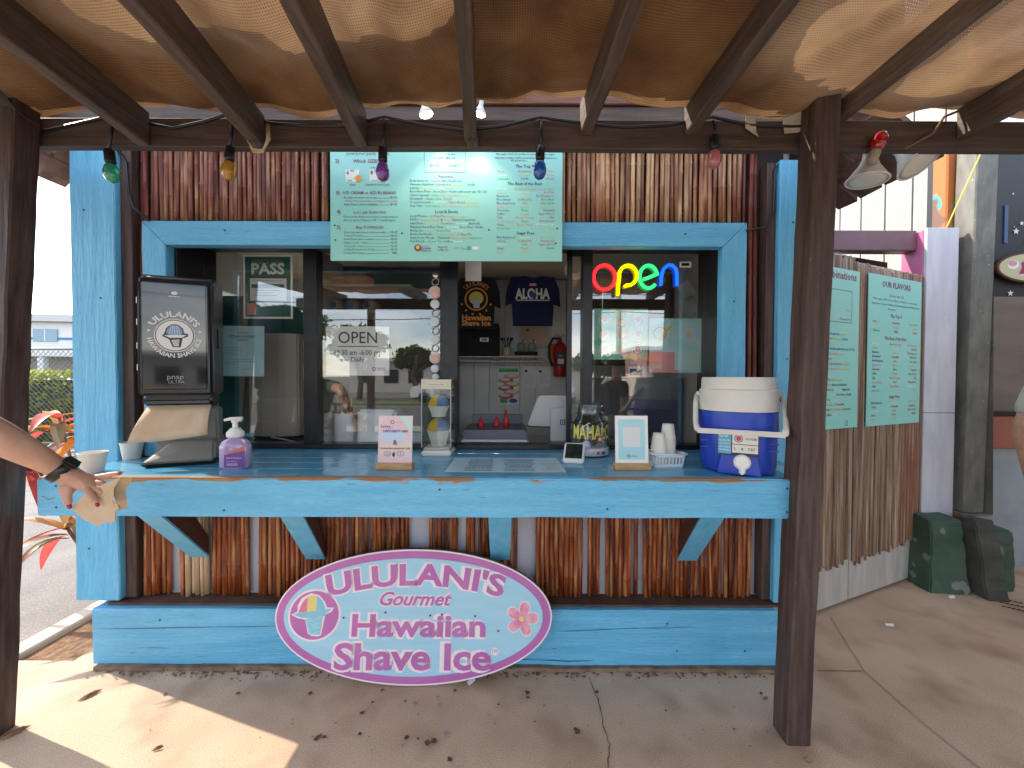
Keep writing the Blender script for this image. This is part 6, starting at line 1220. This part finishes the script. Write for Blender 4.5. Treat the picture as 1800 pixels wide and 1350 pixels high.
tag(MB().tube([P(1735, 246, 2.7), P(1664, 400, 2.7)], .004, 6).build('yellow_cord', mat('yellow_cord', (.5, .55, .06))), 'taut yellow cord running diagonally at upper right', 'cord')
fd = empty('floor_drain', G(1775, 1062), 0, 'small slotted metal floor drain near the right wall', 'drain')
for i in range(5):
    for j in range(3): p = G(1758 + i*9 + j*3, 1053 + j*7 + i*2); MB(Matrix.Translation((p.x, p.y, .004))).box((-.011, -.004, 0), (.011, .004, .002)).build('drain_slot', m_dark, fd)
# ================================================================ LEFT SIDE: plants, fence, hedge, car, building, mountain
RC = [leafmat('ti_red', (.42, .035, .05), (.60, .10, .08), .5), leafmat('ti_orange', (.62, .16, .03), (.66, .28, .05), .5), leafmat('ti_plum', (.16, .025, .05), (.34, .06, .08), .4), leafmat('ti_yellow', (.60, .34, .04), (.5, .2, .03), .5), leafmat('ti_green', (.14, .18, .05), (.35, .12, .06), .4)]
def leaf(b0, d, ln, wd, droop, parent, m, name='leaf', n=7):
    d = Vector(d).normalized(); s = d.cross(Vector((0, 0, 1)));
    s = s.normalized() if s.length > .05 else Vector((1, 0, 0)); b = MB(); p = Vector(b0)
    for i in range(n + 1):
        t = i / n; ww = wd * math.sin(math.pi * min(1, .12 + .88*t)) ** .8 * (1 - t*.3) + .001; up = s.cross(d).normalized()
        b.v += [p - s*ww + up*ww*.35, p.copy(), p + s*ww + up*ww*.35]
        d = (d + Vector((0, 0, -droop/n))).normalized(); p = p + d*ln/n
    b.f = [f for i in range(n) for f in ((i*3, i*3+1, i*3+4, i*3+3), (i*3+1, i*3+2, i*3+5, i*3+4))]
    return b.build(name, m, parent, smooth=True, fix=False)
def ti(px, pz, y, label, hs, nl, seed):
    rg = random.Random(seed); e = empty('ti_plant', (px, y, -.02), 0, label, 'plant', 'red ti plants beside the stand')
    for h, ox, oy in hs:
        tip = Vector((px + ox, y + oy, h)); MB().tube([(px, y, -.03), (px + ox*.6, y + oy*.6, h*.5), tip], [.012, .010, .008], 7).build('stem', mat('ti_stem', (.14, .09, .05), (.2, .14, .09), scale=30), e, smooth=True)
        for k in range(nl):
            a = k*2.4 + rg.random(); el_ = rg.uniform(-.2, 1.1); d = (math.cos(a), math.sin(a), el_); leaf(tip - Vector((0, 0, rg.uniform(0, .16))), d, rg.uniform(.28, .46), rg.uniform(.024, .042), rg.uniform(.5, 1.9), e, rg.choice(RC))
ti(-2.56, 0, 2.56, 'red and orange ti plant close to the left blue post', [(1.24, -.40, .0), (1.02, -.52, -.06), (1.1, -.3, .15), (.6, -.3, -.05)], 14, 3)
ti(-2.5, 0, 2.95, 'ti plant with plum leaves further back beside the stand', [(1.2, -.6, 0), (.95, -.75, .1), (.7, -.5, 0)], 10, 5); ti(-2.50, 0, 3.6, 'ti plant at the rear of the soil bed', [(1.2, -1.1, 0), (.95, -1.3, 0)], 9, 8)
# hedge
def leafmass(name, cen, rad, n, m, size, parent=None, seed=1, boxy=False):
    rg = random.Random(seed); b = MB(); cen = Vector(cen)
    for k in range(n):
        if boxy: v = Vector((rg.uniform(-1, 1), rg.uniform(-1, 1), rg.uniform(-1, 1))); a = rg.randrange(3); v[a] = math.copysign(1 - abs(rg.gauss(0, .08)), v[a])
        else:
            v = Vector((rg.gauss(0, 1), rg.gauss(0, 1), rg.gauss(0, 1))).normalized() * rg.uniform(.45, 1) ** .5
            v *= .75 + .5*noise.noise(v*2.2 + Vector((seed, 0, 0)))
        p = cen + Vector((v.x*rad[0], v.y*rad[1], v.z*rad[2])); d = Vector((rg.gauss(0, 1), rg.gauss(0, 1), rg.gauss(0, .7))).normalized(); s = d.orthogonal().normalized() * size*.4; d *= size * rg.uniform(.6, 1.3)
        b.add([p, p + d*.5 + s, p + d, p + d*.5 - s], [(0, 1, 2, 3)])
    return b.build(name, m, parent, fix=False)
m_hedge = leafmat('hedge_leaf', (.20, .25, .03), (.36, .38, .05), .55, 2); m_tree = leafmat('tree_leaf', (.05, .09, .025), (.10, .15, .04), .35, 1.2); m_palm = leafmat('palm_leaf', (.07, .11, .03), (.14, .17, .05), .3, 2)
he = empty('clipped_hedge', (-11, 9.3, 0), 0, 'clipped yellow green hedge behind the chain link fence', 'hedge'); leafmass('hedge_foliage', (-11, 9.4, .80), (3.2, .5, .78), 9000, m_hedge, .10, he, 3, True); MB().box((-14.0, 9.05, 0), (-8, 9.75, 1.4)).build('hedge_core', mat('hedge_core', (.03, .045, .012)), he)
fe2 = empty('chain_link_fence', (-11, 8.6, 0), 0, 'grey chain link fence in front of the hedge', 'fence'); m_wire = mat('fence_wire', (.20, .20, .19), rough=.5, metal=.5); b = MB()
for s_ in (-1, 1):
    for k in range(70):
        x = -14 + k*.11; b.tube([(x, 8.6 + s_*.004, .05), (x + s_*2.0, 8.6 + s_*.004, 2.05)], .006, 3, False)
o = b.build('wire_mesh', m_wire, fe2, fix=False); tag(o, kind='stuff')
for x in (-13.6, -11.2, -8.8): MB().tube([(x, 8.6, -.03), (x, 8.6, 2.12)], .03, 8).build('fence_post', m_wire, fe2, smooth=True)
MB().tube([(-16, 8.6, 2.08), (-6, 8.6, 2.08)], .022, 8).build('top_rail', m_wire, fe2, smooth=True)
# vehicles
def car(loc, rz, m, label, sc_=1):
    e = empty('parked_car', loc, rz, label, 'car', 'parked cars'); E_ = frame(e) @ Matrix.Scale(sc_, 4)
    prof = [(-2.1, .32), (-2.12, .72), (-1.95, .92), (-1.3, 1.0), (-.75, 1.42), (.75, 1.47), (1.55, 1.02), (2.05, .92), (2.12, .6), (2.08, .32)]
    b = MB(E_); n = len(prof)
    for sgn in (-1, 1):
        for x, z in prof: b.v.append(E_ @ Vector((x, sgn*(.86 if z < 1.1 else .66), z)))
    b.f = [tuple(range(n)), tuple(range(2*n-1, n-1, -1))] + [((i+1) % n, i, n+i, n+(i+1) % n) for i in range(n)]
    b.build('body', m, e, bevel=.05, seg=2); mg = mat('car_glass', (.02, .025, .03), rough=.05)
    for s_ in (-1, 1):
        y = s_*.80; MB(E_).add([(-1.1, s_*.84, 1.04), (1.3, s_*.84, 1.04), (.72, s_*.70, 1.40), (-.70, s_*.70, 1.38)], [(0, 1, 2, 3)]).build('side_window', mg, e)
        for x in (-1.3, 1.3):
            w2 = MB(E_ @ Matrix.Translation((x, s_*.80, .33)) @ Matrix.Rotation(R(90), 4, 'X')).lathe([(.18, -.11), (.33, -.11), (.33, .11), (.18, .11)], 20).build('wheel', m_blackpl, e); MB(E_ @ Matrix.Translation((x, s_*.80, .33)) @ Matrix.Rotation(R(90), 4, 'X')).lathe([(0, -.1), (.19, -.1), (.19, .1), (0, .1)], 14).build('rim', m_met, w2)
    MB(E_).add([(1.32, -.6, 1.08), (1.32, .6, 1.08), (.80, .58, 1.43), (.80, -.58, 1.43)], [(0, 1, 2, 3)]).build('windscreen', mg, e); MB(E_).add([(-1.22, -.6, 1.08), (-1.22, .6, 1.08), (-.80, .58, 1.40), (-.80, -.58, 1.40)], [(3, 2, 1, 0)]).build('rear_window', mg, e)
    for s_ in (-1, 1): MB(E_).box((2.06, s_*.6 - .16, .66), (2.13, s_*.6 + .16, .80)).build('headlight', m_white, e, bevel=.02)
    return e
m_silver = mat('car_silver', (.52, .56, .60), rough=.25, metal=.3, coat=.6); m_carw = mat('car_white', (.7, .7, .7), rough=.25, coat=.6)
car((-16.5, 13.5, -.03), R(5), m_silver, 'silver car parked beyond the fence at the left', 1.12)
# far building
bd = empty('office_building', (-30, 22, 0), R(8), 'white two storey building with blue stripe beyond the hedge', 'building'); E_ = frame(bd)
MB(E_).box((-9, 0, 2.6), (9, 9, 4.55)).build('upper_storey', m_whitewall, bd); MB(E_).box((-9, 1.5, -.1), (9, 9, 2.6)).build('ground_storey', mat('shade_storey', (.35, .31, .27)), bd); MB(E_).box((-9.4, -.4, 4.56), (9.4, 9.4, 4.95)).build('roof', mat('roof_grey', (.5, .5, .5)), bd); MB(E_).box((-9, -.03, 3.55), (9, -.004, 3.68)).build('blue_stripe', mat('stripe_blue', (.06, .2, .42)), bd)
for x in (-6.5, -3.2, .1, 3.4, 6.7):
    wv = MB(E_).box((x - .6, -.06, 3.45), (x + .6, -.035, 4.15)).build('window', mat('blue_shade', (.20, .32, .42), rough=.2), bd); MB(E_).box((x - .02, -.075, 3.45), (x + .02, -.061, 4.15)).build('mullion', m_white, wv)
for x in range(-9, 10, 3): MB(E_).box((x - .15, .1, -.1), (x + .15, .4, 2.6)).build('column', m_whitewall, bd)
mb = MB(); rg = random.Random(4)   # mountain ridge
pk = [(-1900, 120), (-1750, 180), (-1500, 230), (-1350, 260), (-1250, 330), (-1150, 420), (-1050, 470), (-900, 430), (-700, 330), (-500, 240), (-200, 150), (100, 90)]
cols_ = []
for i in range(len(pk) - 1):
    for k in range(6): t = k/6; cols_.append((pk[i][0]*(1-t) + pk[i+1][0]*t, (pk[i][1]*(1-t) + pk[i+1][1]*t) * (1 + .06*rg.uniform(-1, 1))))
nn_ = len(cols_)
for r_ in range(5):
    for x, h in cols_: mb.v.append(Vector((x, 1050 + r_*90 + 60*noise.noise(Vector((x*.006, r_, 1))), -1 + h*(1 - (1 - r_/4)**1.3) * (1 + .15*noise.noise(Vector((x*.01, r_*2, 3)))))))
mb.f = [(r_*nn_ + i, r_*nn_ + i + 1, (r_+1)*nn_ + i + 1, (r_+1)*nn_ + i) for r_ in range(4) for i in range(nn_ - 1)]
tag(mb.build('mountain', mat('mountain_green', (.20, .23, .19), (.30, .31, .25), scale=.01), smooth=True), kind='structure')
# ================================================================ ACROSS THE STREET (behind the camera, seen in the window glass)
road = MB().box((-60, -16, -.034), (60, -7.5, -.028)).build('road', mat('road_asphalt', (.09, .09, .085), (.13, .13, .12), scale=2, bump=.3, rough=.9)); tag(road, kind='structure')
rm = MB()
for i in range(18): rm.box((-50 + i*6, -11.8, -.0275), (-47 + i*6, -11.65, -.0245))
rm.box((-60, -15.5, -.0275), (60, -15.38, -.0245)); tag(rm.build('lane_line', mat('lane_yellow', (.6, .42, .06)), road), kind='stuff')
vg = MB().box((-60, -22, -.03), (60, -16.4, .06)).build('verge', mat('verge_grass', (.10, .14, .04), (.2, .2, .08), scale=3, bump=.5)); tag(vg, kind='structure')
def tree(x, y, h, r, label, seed, m=None):
    rg = random.Random(seed); e = empty('street_tree', (x, y, 0), 0, label, 'tree', 'trees across the street'); tk = MB().tube([(x, y, -.05), (x + .1, y, h*.25), (x - .1, y, h*.45), (x, y, h*.7)], [.2, .16, .14, .06], 8)
    for k in range(5): a = rg.random()*6.28; tk.tube([(x, y, h*.4), (x + r*.4*math.cos(a), y + r*.4*math.sin(a), h*.62), (x + r*.7*math.cos(a), y + r*.7*math.sin(a), h*.8)], [.09, .06, .03], 6)
    tk.build('trunk', mat('bark', (.12, .085, .055), (.2, .15, .1), scale=8), e, smooth=True); b = None
    for k in range(4): a = rg.random()*6.28; leafmass('crown', (x + r*.45*math.cos(a), y + r*.45*math.sin(a), h*rg.uniform(.68, .9)), (r*.75, r*.75, h*.2), 1500, m or m_tree, .22, e, seed + k)
for i, (x, y, h, r, lab) in enumerate([(-13, -19, 5.6, 2.6, 'spreading tree on the verge reflected at the left of the glass'), (-9.6, -20, 4.6, 2.2, 'smaller tree on the verge reflected behind the hours sign'), (-6.4, -21, 3.6, 1.8, 'low tree on the verge reflected beside the charm chain'), (5.5, -20, 2.8, 2.2, 'round low tree on the verge reflected behind the sticker sheets'), (-19, -20, 6, 2.8, 'tall tree at the far left of the verge')]): tree(x, y, h, r, lab, i*11 + 2)
def palm(x, y, h, label, seed):
    rg = random.Random(seed); e = empty('palm_tree', (x, y, 0), 0, label, 'palm tree', 'palms across the street'); MB().tube([(x, y, -.05), (x + .1, y, h*.5), (x + .25, y, h)], [.2, .14, .12], 8).build('trunk', MATS['bark'], e, smooth=True)
    for k in range(18):
        a = k*.7; leaf((x + .25, y, h), (math.cos(a), math.sin(a), rg.uniform(-.1, 1)), rg.uniform(1.3, 1.9), .16, rg.uniform(1, 2.2), e, m_palm, 'frond')
palm(12.0, -22, 3.4, 'palm in front of the orange roofed building', 3); palm(-15.5, -17.5, 5.6, 'palm leaning over the pavement across the street', 6)
ob = empty('orange_building', (17, -27, 0), 0, 'low cream building with orange roof band across the street', 'building')
MB().box((10, -32, -.1), (28, -26, 2.7)).build('wall', mat('cream_wall', (.6, .55, .45)), ob); MB().box((9.6, -32.4, 2.71), (28.4, -25.6, 3.6)).build('roof_band', mat('orange_roof', (.62, .15, .03), (.66, .19, .05)), ob); MB().box((9.4, -32.6, 3.61), (28.6, -25.4, 3.9)).build('roof', m_white, ob)
for k in range(6): MB().box((11 + k*2.8, -25.99, .6), (13 + k*2.8, -25.95, 2.2)).build('window', MATS['car_glass'], ob)
lb = empty('pale_building', (-4, -34, 0), 0, 'long low pale building far across the street', 'building'); MB().box((-16, -40, -.1), (7, -34, 3.0)).build('wall', mat('pale_wall', (.5, .48, .44)), lb); MB().box((-16.4, -40.4, 3.01), (7.4, -33.6, 3.3)).build('roof', mat('roof_grey', (.5, .5, .5)), lb)
for k in range(9): MB().box((-15 + k*2.4, -33.99, .9), (-13.6 + k*2.4, -33.95, 2.2)).build('window', MATS['car_glass'], lb)
up = empty('utility_pole', (5.7, -14, 0), 0, 'pale utility pole with cross arm across the street', 'pole'); MB().tube([(5.7, -16.2, -.05), (5.6, -16.2, 8.5)], [.16, .12], 10).build('shaft', mat('pole_pale', (.55, .52, .42)), up, smooth=True); MB().box((4.6, -16.28, 7.6), (6.7, -16.18, 7.72)).build('cross_arm', m_brown, up)
for z, y, lab in ((7.75, -16.2, 'highest'), (5.9, -16.1, 'middle'), (5.0, -16.3, 'lowest')): tag(MB().tube([(-60 + k*6, y, z - .5*math.sin(math.pi*((k*6 + 2) % 34)/34)) for k in range(21)], .022, 5).build('overhead_wire', m_blackpl, smooth=True), lab + ' overhead wire along the street behind the viewer', 'wire', 'overhead wires')
car((-3.3, -17.0, .06), R(3), m_carw, 'white car parked across the street'); car((2.6, -18.5, .06), R(90), m_silver, 'silver car parked nose in across the street')
# ================================================================ PEOPLE
m_skin = mat('skin', (.52, .28, .19), (.60, .35, .25), rough=.45, scale=25, sss=.12, bump=.05, bscale=120)
def skinmesh(name, verts, edges, rad, m, root, parent=None, sub=2, loc=None):
    me = bpy.data.meshes.new(name); inv = basis(parent).inverted() if parent else Matrix()
    me.from_pydata([tuple(inv @ Vector(v)) for v in verts], edges, []); me.materials.append(m); o = bpy.data.objects.new(name, me); col.objects.link(o)
    if parent: o.parent = parent
    md = o.modifiers.new('skin', 'SKIN'); md.use_smooth_shade = True
    sv = me.skin_vertices[0].data if me.skin_vertices else None
    if sv is None:
        bm = bmesh.new(); bm.from_mesh(me); bm.verts.layers.skin.verify(); bm.to_mesh(me); bm.free(); sv = me.skin_vertices[0].data
    for i, r in enumerate(rad): sv[i].radius = r if isinstance(r, tuple) else (r, r)
    for i in range(len(verts)): sv[i].use_root = (i == root)
    o.modifiers.new('sub', 'SUBSURF').levels = sub; o.modifiers['sub'].render_levels = sub; return o
def person(base, rz, label, pose=None, shirt=(.1, .1, .12), shorts=(.1, .1, .1), hair=(.05, .03, .02), hat=None, s=1.0, armR=None, pack=False, armv=None):
    """standing figure; armR: list of (world point, radius) chains for the right arm with hand"""
    root = empty('person', base, rz, label, 'person'); F = frame(root); W = lambda *v: F @ (Vector(v) * s)
    V, E_, Rd = [], [], []
    def add(p, r, link=None): V.append(Vector(p)); Rd.append(r); (E_.append((link, len(V)-1)) if link is not None else None); return len(V) - 1
    pel = add(W(0, 0, .95), (.15*s, .11*s)); sp1 = add(W(0, .0, 1.12), (.135*s, .10*s), pel); ch = add(W(0, .01, 1.32), (.15*s, .11*s), sp1); nk0 = add(W(0, .0, 1.47), .06*s, ch); nk = add(W(0, -.01, 1.54), .05*s, nk0); hd = add(W(0, -.025, 1.62), (.072*s, .085*s), nk); ht = add(W(0, -.02, 1.70), (.07*s, .085*s), hd); hx = add(W(0, -.01, 1.745), .045*s, ht)
    for sg in (-1, 1):
        hp_ = add(W(sg*.09, 0, .88), .095*s, pel); kn = add(W(sg*.10, -.02, .48), .058*s, hp_); cf_ = add(W(sg*.10, .0, .32), .055*s, kn); an = add(W(sg*.10, .01, .08), .036*s, cf_); add(W(sg*.11, -.12, .03), .035*s, an)
        sh = add(W(sg*.185, .0, 1.40), .058*s, ch)
        if sg == (1 if armR and armR.get('side', 1) > 0 else 9) or (armR and sg == armR['side']):
            last = sh; idx = {}
            for nm_, p, r, ln in armR['chain']: idx[nm_] = add(p, r, idx[ln] if ln else sh)
        else:
            if armv: el_, wr = W(sg*.26, armv[0], 1.12), W(sg*.16, armv[1], armv[2])
            else: el_, wr = W(sg*.235, .03, 1.12), W(sg*.24, -.05, .87)
            e1 = add(el_, .042*s, sh); w1 = add(wr, .028*s, e1); pm = add(wr + (wr - el_).normalized()*.07*s, (.036*s, .018*s), w1)
            d = (wr - el_).normalized(); side = d.cross(Vector((0, 1, 0))).normalized() if abs(d.y) < .9 else Vector((1, 0, 0))
            for k in range(4): q0 = V[pm] + side*(k - 1.5)*.018*s + d*.02*s; f1 = add(q0, .0088*s, pm); f2_ = add(q0 + d*(.05 + .01*(k in (1, 2)))*s + Vector((0, -.012, 0))*s, .0075*s, f1)
            t1 = add(wr + d*.03*s + side*.03*s, .010*s, w1); add(wr + d*.07*s + side*.045*s, .009*s, t1)
    body = skinmesh('body', V, E_, Rd, m_skin, 0, root)
    # clothes
    cs_, ce, cr2 = [], [], []
    def ca(p, r, l_=None): cs_.append(Vector(p)); cr2.append(r); (ce.append((l_, len(cs_)-1)) if l_ is not None else None); return len(cs_)-1
    a = ca(W(0, 0, .90), (.175*s, .13*s)); b_ = ca(W(0, 0, 1.12), (.158*s, .125*s), a); c = ca(W(0, .01, 1.33), (.175*s, .13*s), b_); ca(W(0, 0, 1.455), .085*s, c)
    for sg in (-1, 1):
        sh = V[[i for i, v in enumerate(V) if (v - W(sg*.185, 0, 1.40)).length < 1e-4][0]]; k = ca(sh, .075*s, c)
        j = [i for i, e in enumerate(E_) if (V[e[0]] - sh).length < 1e-4]
        nxt = V[E_[j[0]][1]]; ca(sh.lerp(nxt, .62), .066*s, k)
    skinmesh('shirt', cs_, ce, cr2, mat('shirt_%.2f_%.2f' % shirt[:2], shirt, rough=.9), 0, root)
    ps, pe, prd = [W(0, 0, .95), W(0, 0, .86)], [(0, 1)], [(.165*s, .125*s), (.17*s, .125*s)]
    for sg in (-1, 1): i0 = len(ps); ps += [W(sg*.092, 0, .80), W(sg*.10, -.015, .55)]; prd += [.108*s, .09*s]; pe += [(1, i0), (i0, i0+1)]
    skinmesh('shorts', ps, pe, prd, mat('shorts_%.2f_%.2f' % shorts[:2], shorts, rough=.9), 0, root)
    HM = F @ Matrix.Scale(s, 4)
    if not hat:
        b = MB(HM); b.lathe([(.02, -.14), (.086, -.09), (.094, -.02), (.085, .04), (.05, .075), (0, .085)], 18, c=(0, .012, 1.70), sy=1.08); b.build('hair', mat('hair_%.2f' % hair[0], hair, rough=.6, bump=.4, bscale=80, scale=20), root, smooth=True)
    else:
        o = MB(HM).lathe([(.17, -.05), (.165, -.04), (.098, -.005), (.088, .08), (.06, .11), (0, .115)], 22, c=(0, 0, 1.70)).build('sun_hat', mat('hat_cloth', hat, rough=.9), root, smooth=True); o.modifiers.new('s', 'SOLIDIFY').thickness = .006
    for sg in (-1, 1):
        MB(HM).lathe([(0, -.011), (.011, 0), (0, .011)], 10, c=(sg*.032, -.102, 1.655)).build('eye', m_white, root, smooth=True); MB(HM).lathe([(0, -.03), (.012, -.02), (.014, .012), (0, .028)], 8, c=(sg*.078, -.012, 1.635), sy=1.6).build('ear', m_skin, root, smooth=True)
        MB(HM).box((sg*.11 - .045, -.19, .0), (sg*.11 + .045, .075, .055)).build('shoe', m_blk, root, bevel=.02, seg=3)
    MB(HM).lathe([(.016, -.028), (.013, -.01), (.006, .022)], 8, c=(0, -.108, 1.635), sy=1.2).build('nose', m_skin, root, smooth=True); MB(HM).box((-.024, -.104, 1.578), (.024, -.092, 1.586)).build('mouth', mat('lip', (.4, .13, .11)), root, bevel=.003)
    if pack: MB(HM).box((-.15, .10, 1.0), (.15, .26, 1.42)).build('backpack', m_blk, root, bevel=.05, seg=3)
    return root
# person at the left reaching in: only the right arm and hand are in the picture
hp = lambda px, py, d: P(px, py, d)
chain = [('el', hp(-75, 735, 1.10), .047, None), ('f1', hp(-30, 752, 1.13), (.047, .050), 'el'), ('f2', hp(25, 783, 1.17), (.043, .046), 'f1'), ('f3', hp(75, 808, 1.21), (.033, .036), 'f2'), ('wr', hp(108, 826, 1.245), (.026, .030), 'f3'),
         ('p1', hp(128, 838, 1.255), (.030, .030), 'wr'), ('p2', hp(146, 847, 1.258), (.034, .026), 'p1'),
         ('i0', hp(153, 860, 1.245), .0125, 'p2'), ('i1', hp(161, 872, 1.235), .0108, 'i0'), ('i2', hp(167, 880, 1.233), .0098, 'i1'), ('i3', hp(171, 887, 1.236), .0078, 'i2'),
         ('m0', hp(163, 855, 1.258), .0125, 'p2'), ('m1', hp(175, 861, 1.250), .0108, 'm0'), ('m2', hp(181, 869, 1.252), .009, 'm1'),
         ('r0', hp(166, 848, 1.270), .012, 'p2'), ('r1', hp(181, 850, 1.268), .0102, 'r0'), ('r2', hp(188, 857, 1.274), .0085, 'r1'),
         ('k0', hp(166, 840, 1.280), .0112, 'p2'), ('k1', hp(187, 836, 1.283), .0095, 'k0'), ('k2', hp(202, 833, 1.287), .0085, 'k1'), ('k3', hp(212, 832, 1.29), .007, 'k2'),
         ('t0', hp(121, 852, 1.240), .0165, 'p1'), ('t1', hp(117, 868, 1.230), .0135, 't0'), ('t2', hp(119, 882, 1.228), .0115, 't1'), ('t3', hp(122, 890, 1.229), .009, 't2')]
pbase = Vector((-2.02, .72, 0))
reach = person(pbase, R(-40), 'person at the left edge reaching in with a bare forearm and black watch', shirt=(.05, .08, .09), shorts=(.12, .16, .25), hair=(.12, .06, .03), armR={'side': 1, 'chain': chain})
# watch: strap ring plus case, nails
wc, wd_ = hp(107, 826, 1.244), (hp(128, 838, 1.255) - hp(75, 808, 1.21)).normalized(); Wq = Matrix.Translation(wc) @ wd_.to_track_quat('Z', 'Y').to_matrix().to_4x4()
MB(Wq).lathe([(.036, -.014), (.039, -.013), (.039, .013), (.036, .014)], 28, sx=.92, sy=1.04).build('watch_strap', m_blackpl, reach, smooth=True)
upv = (Vector((.35, -.25, 1)) - wd_*Vector((.35, -.25, 1)).dot(wd_)).normalized(); sv_ = wd_.cross(upv)
CW_ = Matrix(((sv_.x, wd_.x, upv.x, wc.x + upv.x*.034), (sv_.y, wd_.y, upv.y, wc.y + upv.y*.034), (sv_.z, wd_.z, upv.z, wc.z + upv.z*.034), (0, 0, 0, 1)))
wcs = MB(CW_).box((-.019, -.021, -.004), (.019, .021, .008)).build('watch_case', m_blackpl, reach, bevel=.005, seg=2); MB(CW_).box((-.016, -.018, .0085), (.016, .018, .0095)).build('watch_glass', MATS['screen_dark'], wcs)
m_nail = mat('nail_red', (.30, .01, .03), rough=.2, coat=.5)
for a, b_, r in (((171, 887, 1.236), (167, 880, 1.233), .0075), ((212, 832, 1.29), (202, 833, 1.287), .0068), ((122, 890, 1.229), (119, 882, 1.228), .0085)):
    p = hp(*a); d = (p - hp(*b_)).normalized(); toc = (CO - p).normalized(); o_ = (toc - d*toc.dot(d)).normalized()
    sv2 = d.cross(o_); Nq = Matrix(((sv2.x, d.x, o_.x, p.x + o_.x*r*.75 ), (sv2.y, d.y, o_.y, p.y + o_.y*r*.75), (sv2.z, d.z, o_.z, p.z + o_.z*r*.75), (0, 0, 0, 1)))
    MB(Nq).lathe([(r*.75, -.0015), (r*.7, .0012), (0, .002)], 12, sy=1.35).build('finger_nail', m_nail, reach, smooth=True)
# the folded napkins in the hand
nr = [(126, 893), (152, 866), (186, 848), (211, 839), (207, 850), (200, 858), (199, 872), (211, 893), (203, 899), (203, 916), (196, 919), (186, 917), (173, 925), (150, 914), (138, 905)]
for k in range(4):
    b = MB(); n = len(nr); sh = [(k*.9, k*.4 - 1)]*n; cxn, cyn = 172, 885
    pts = [P(cxn + (a - cxn)*(1 - .012*k) + random.uniform(-1.2, 1.2) + k*.6, cyn + (c - cyn)*(1 - .012*k) + random.uniform(-1, 1), 1.243 + k*.0045 + .00025*(a - 150)) for a, c in nr]
    cen = P(172, 884, 1.241 + k*.0045 + .006); b.add(pts + [cen], [(i, (i+1) % n, n) for i in range(n)])
    o = b.build('paper_napkin', m_kraft); o.modifiers.new('s', 'SOLIDIFY').thickness = .0008; tag(o, ['front', 'second', 'third', 'rearmost'][k] + ' kraft napkin of the bunch held by the hand at left', 'napkin', 'napkins held in the hand')
fl = MB(); fpts = []
for i in range(11): t = i/10; q_ = P(207 - 8*t - 5*math.sin(t*3.1), 842 + 56*t, 1.262 + .012*math.sin(t*6)); fpts.append(q_)
for k in range(5):
    n = len(fpts); fl.add([p + Vector((k*.0022, k*.004, 0)) for p in fpts] + [p + Vector((.010 + k*.002 + .004*math.sin(i), .012 + k*.004, -.002)) for i, p in enumerate(fpts)], [(i, i+1, n+i+1, n+i) for i in range(n-1)])
o = fl.build('paper_napkin', m_kraft); tag(o, 'folded napkin edges at the right side of the bunch in the hand', 'napkin', 'napkins held in the hand')
# person behind the viewer reflected in the right window, and passer-by at the right edge
person((1.38, -.55, 0), R(75), 'person in sun hat and dark clothes standing behind the viewer', shirt=(.05, .05, .055), shorts=(.06, .06, .06), hat=(.10, .09, .08), pack=True)
person((3.345, 2.30, 0), R(95), 'passer-by in blue shorts at the right edge of the picture', shirt=(.5, .48, .4), shorts=(.02, .06, .4), hair=(.1, .07, .04), s=1.02)
bpy.data.objects.remove(_fo); bpy.data.curves.remove(_fc)
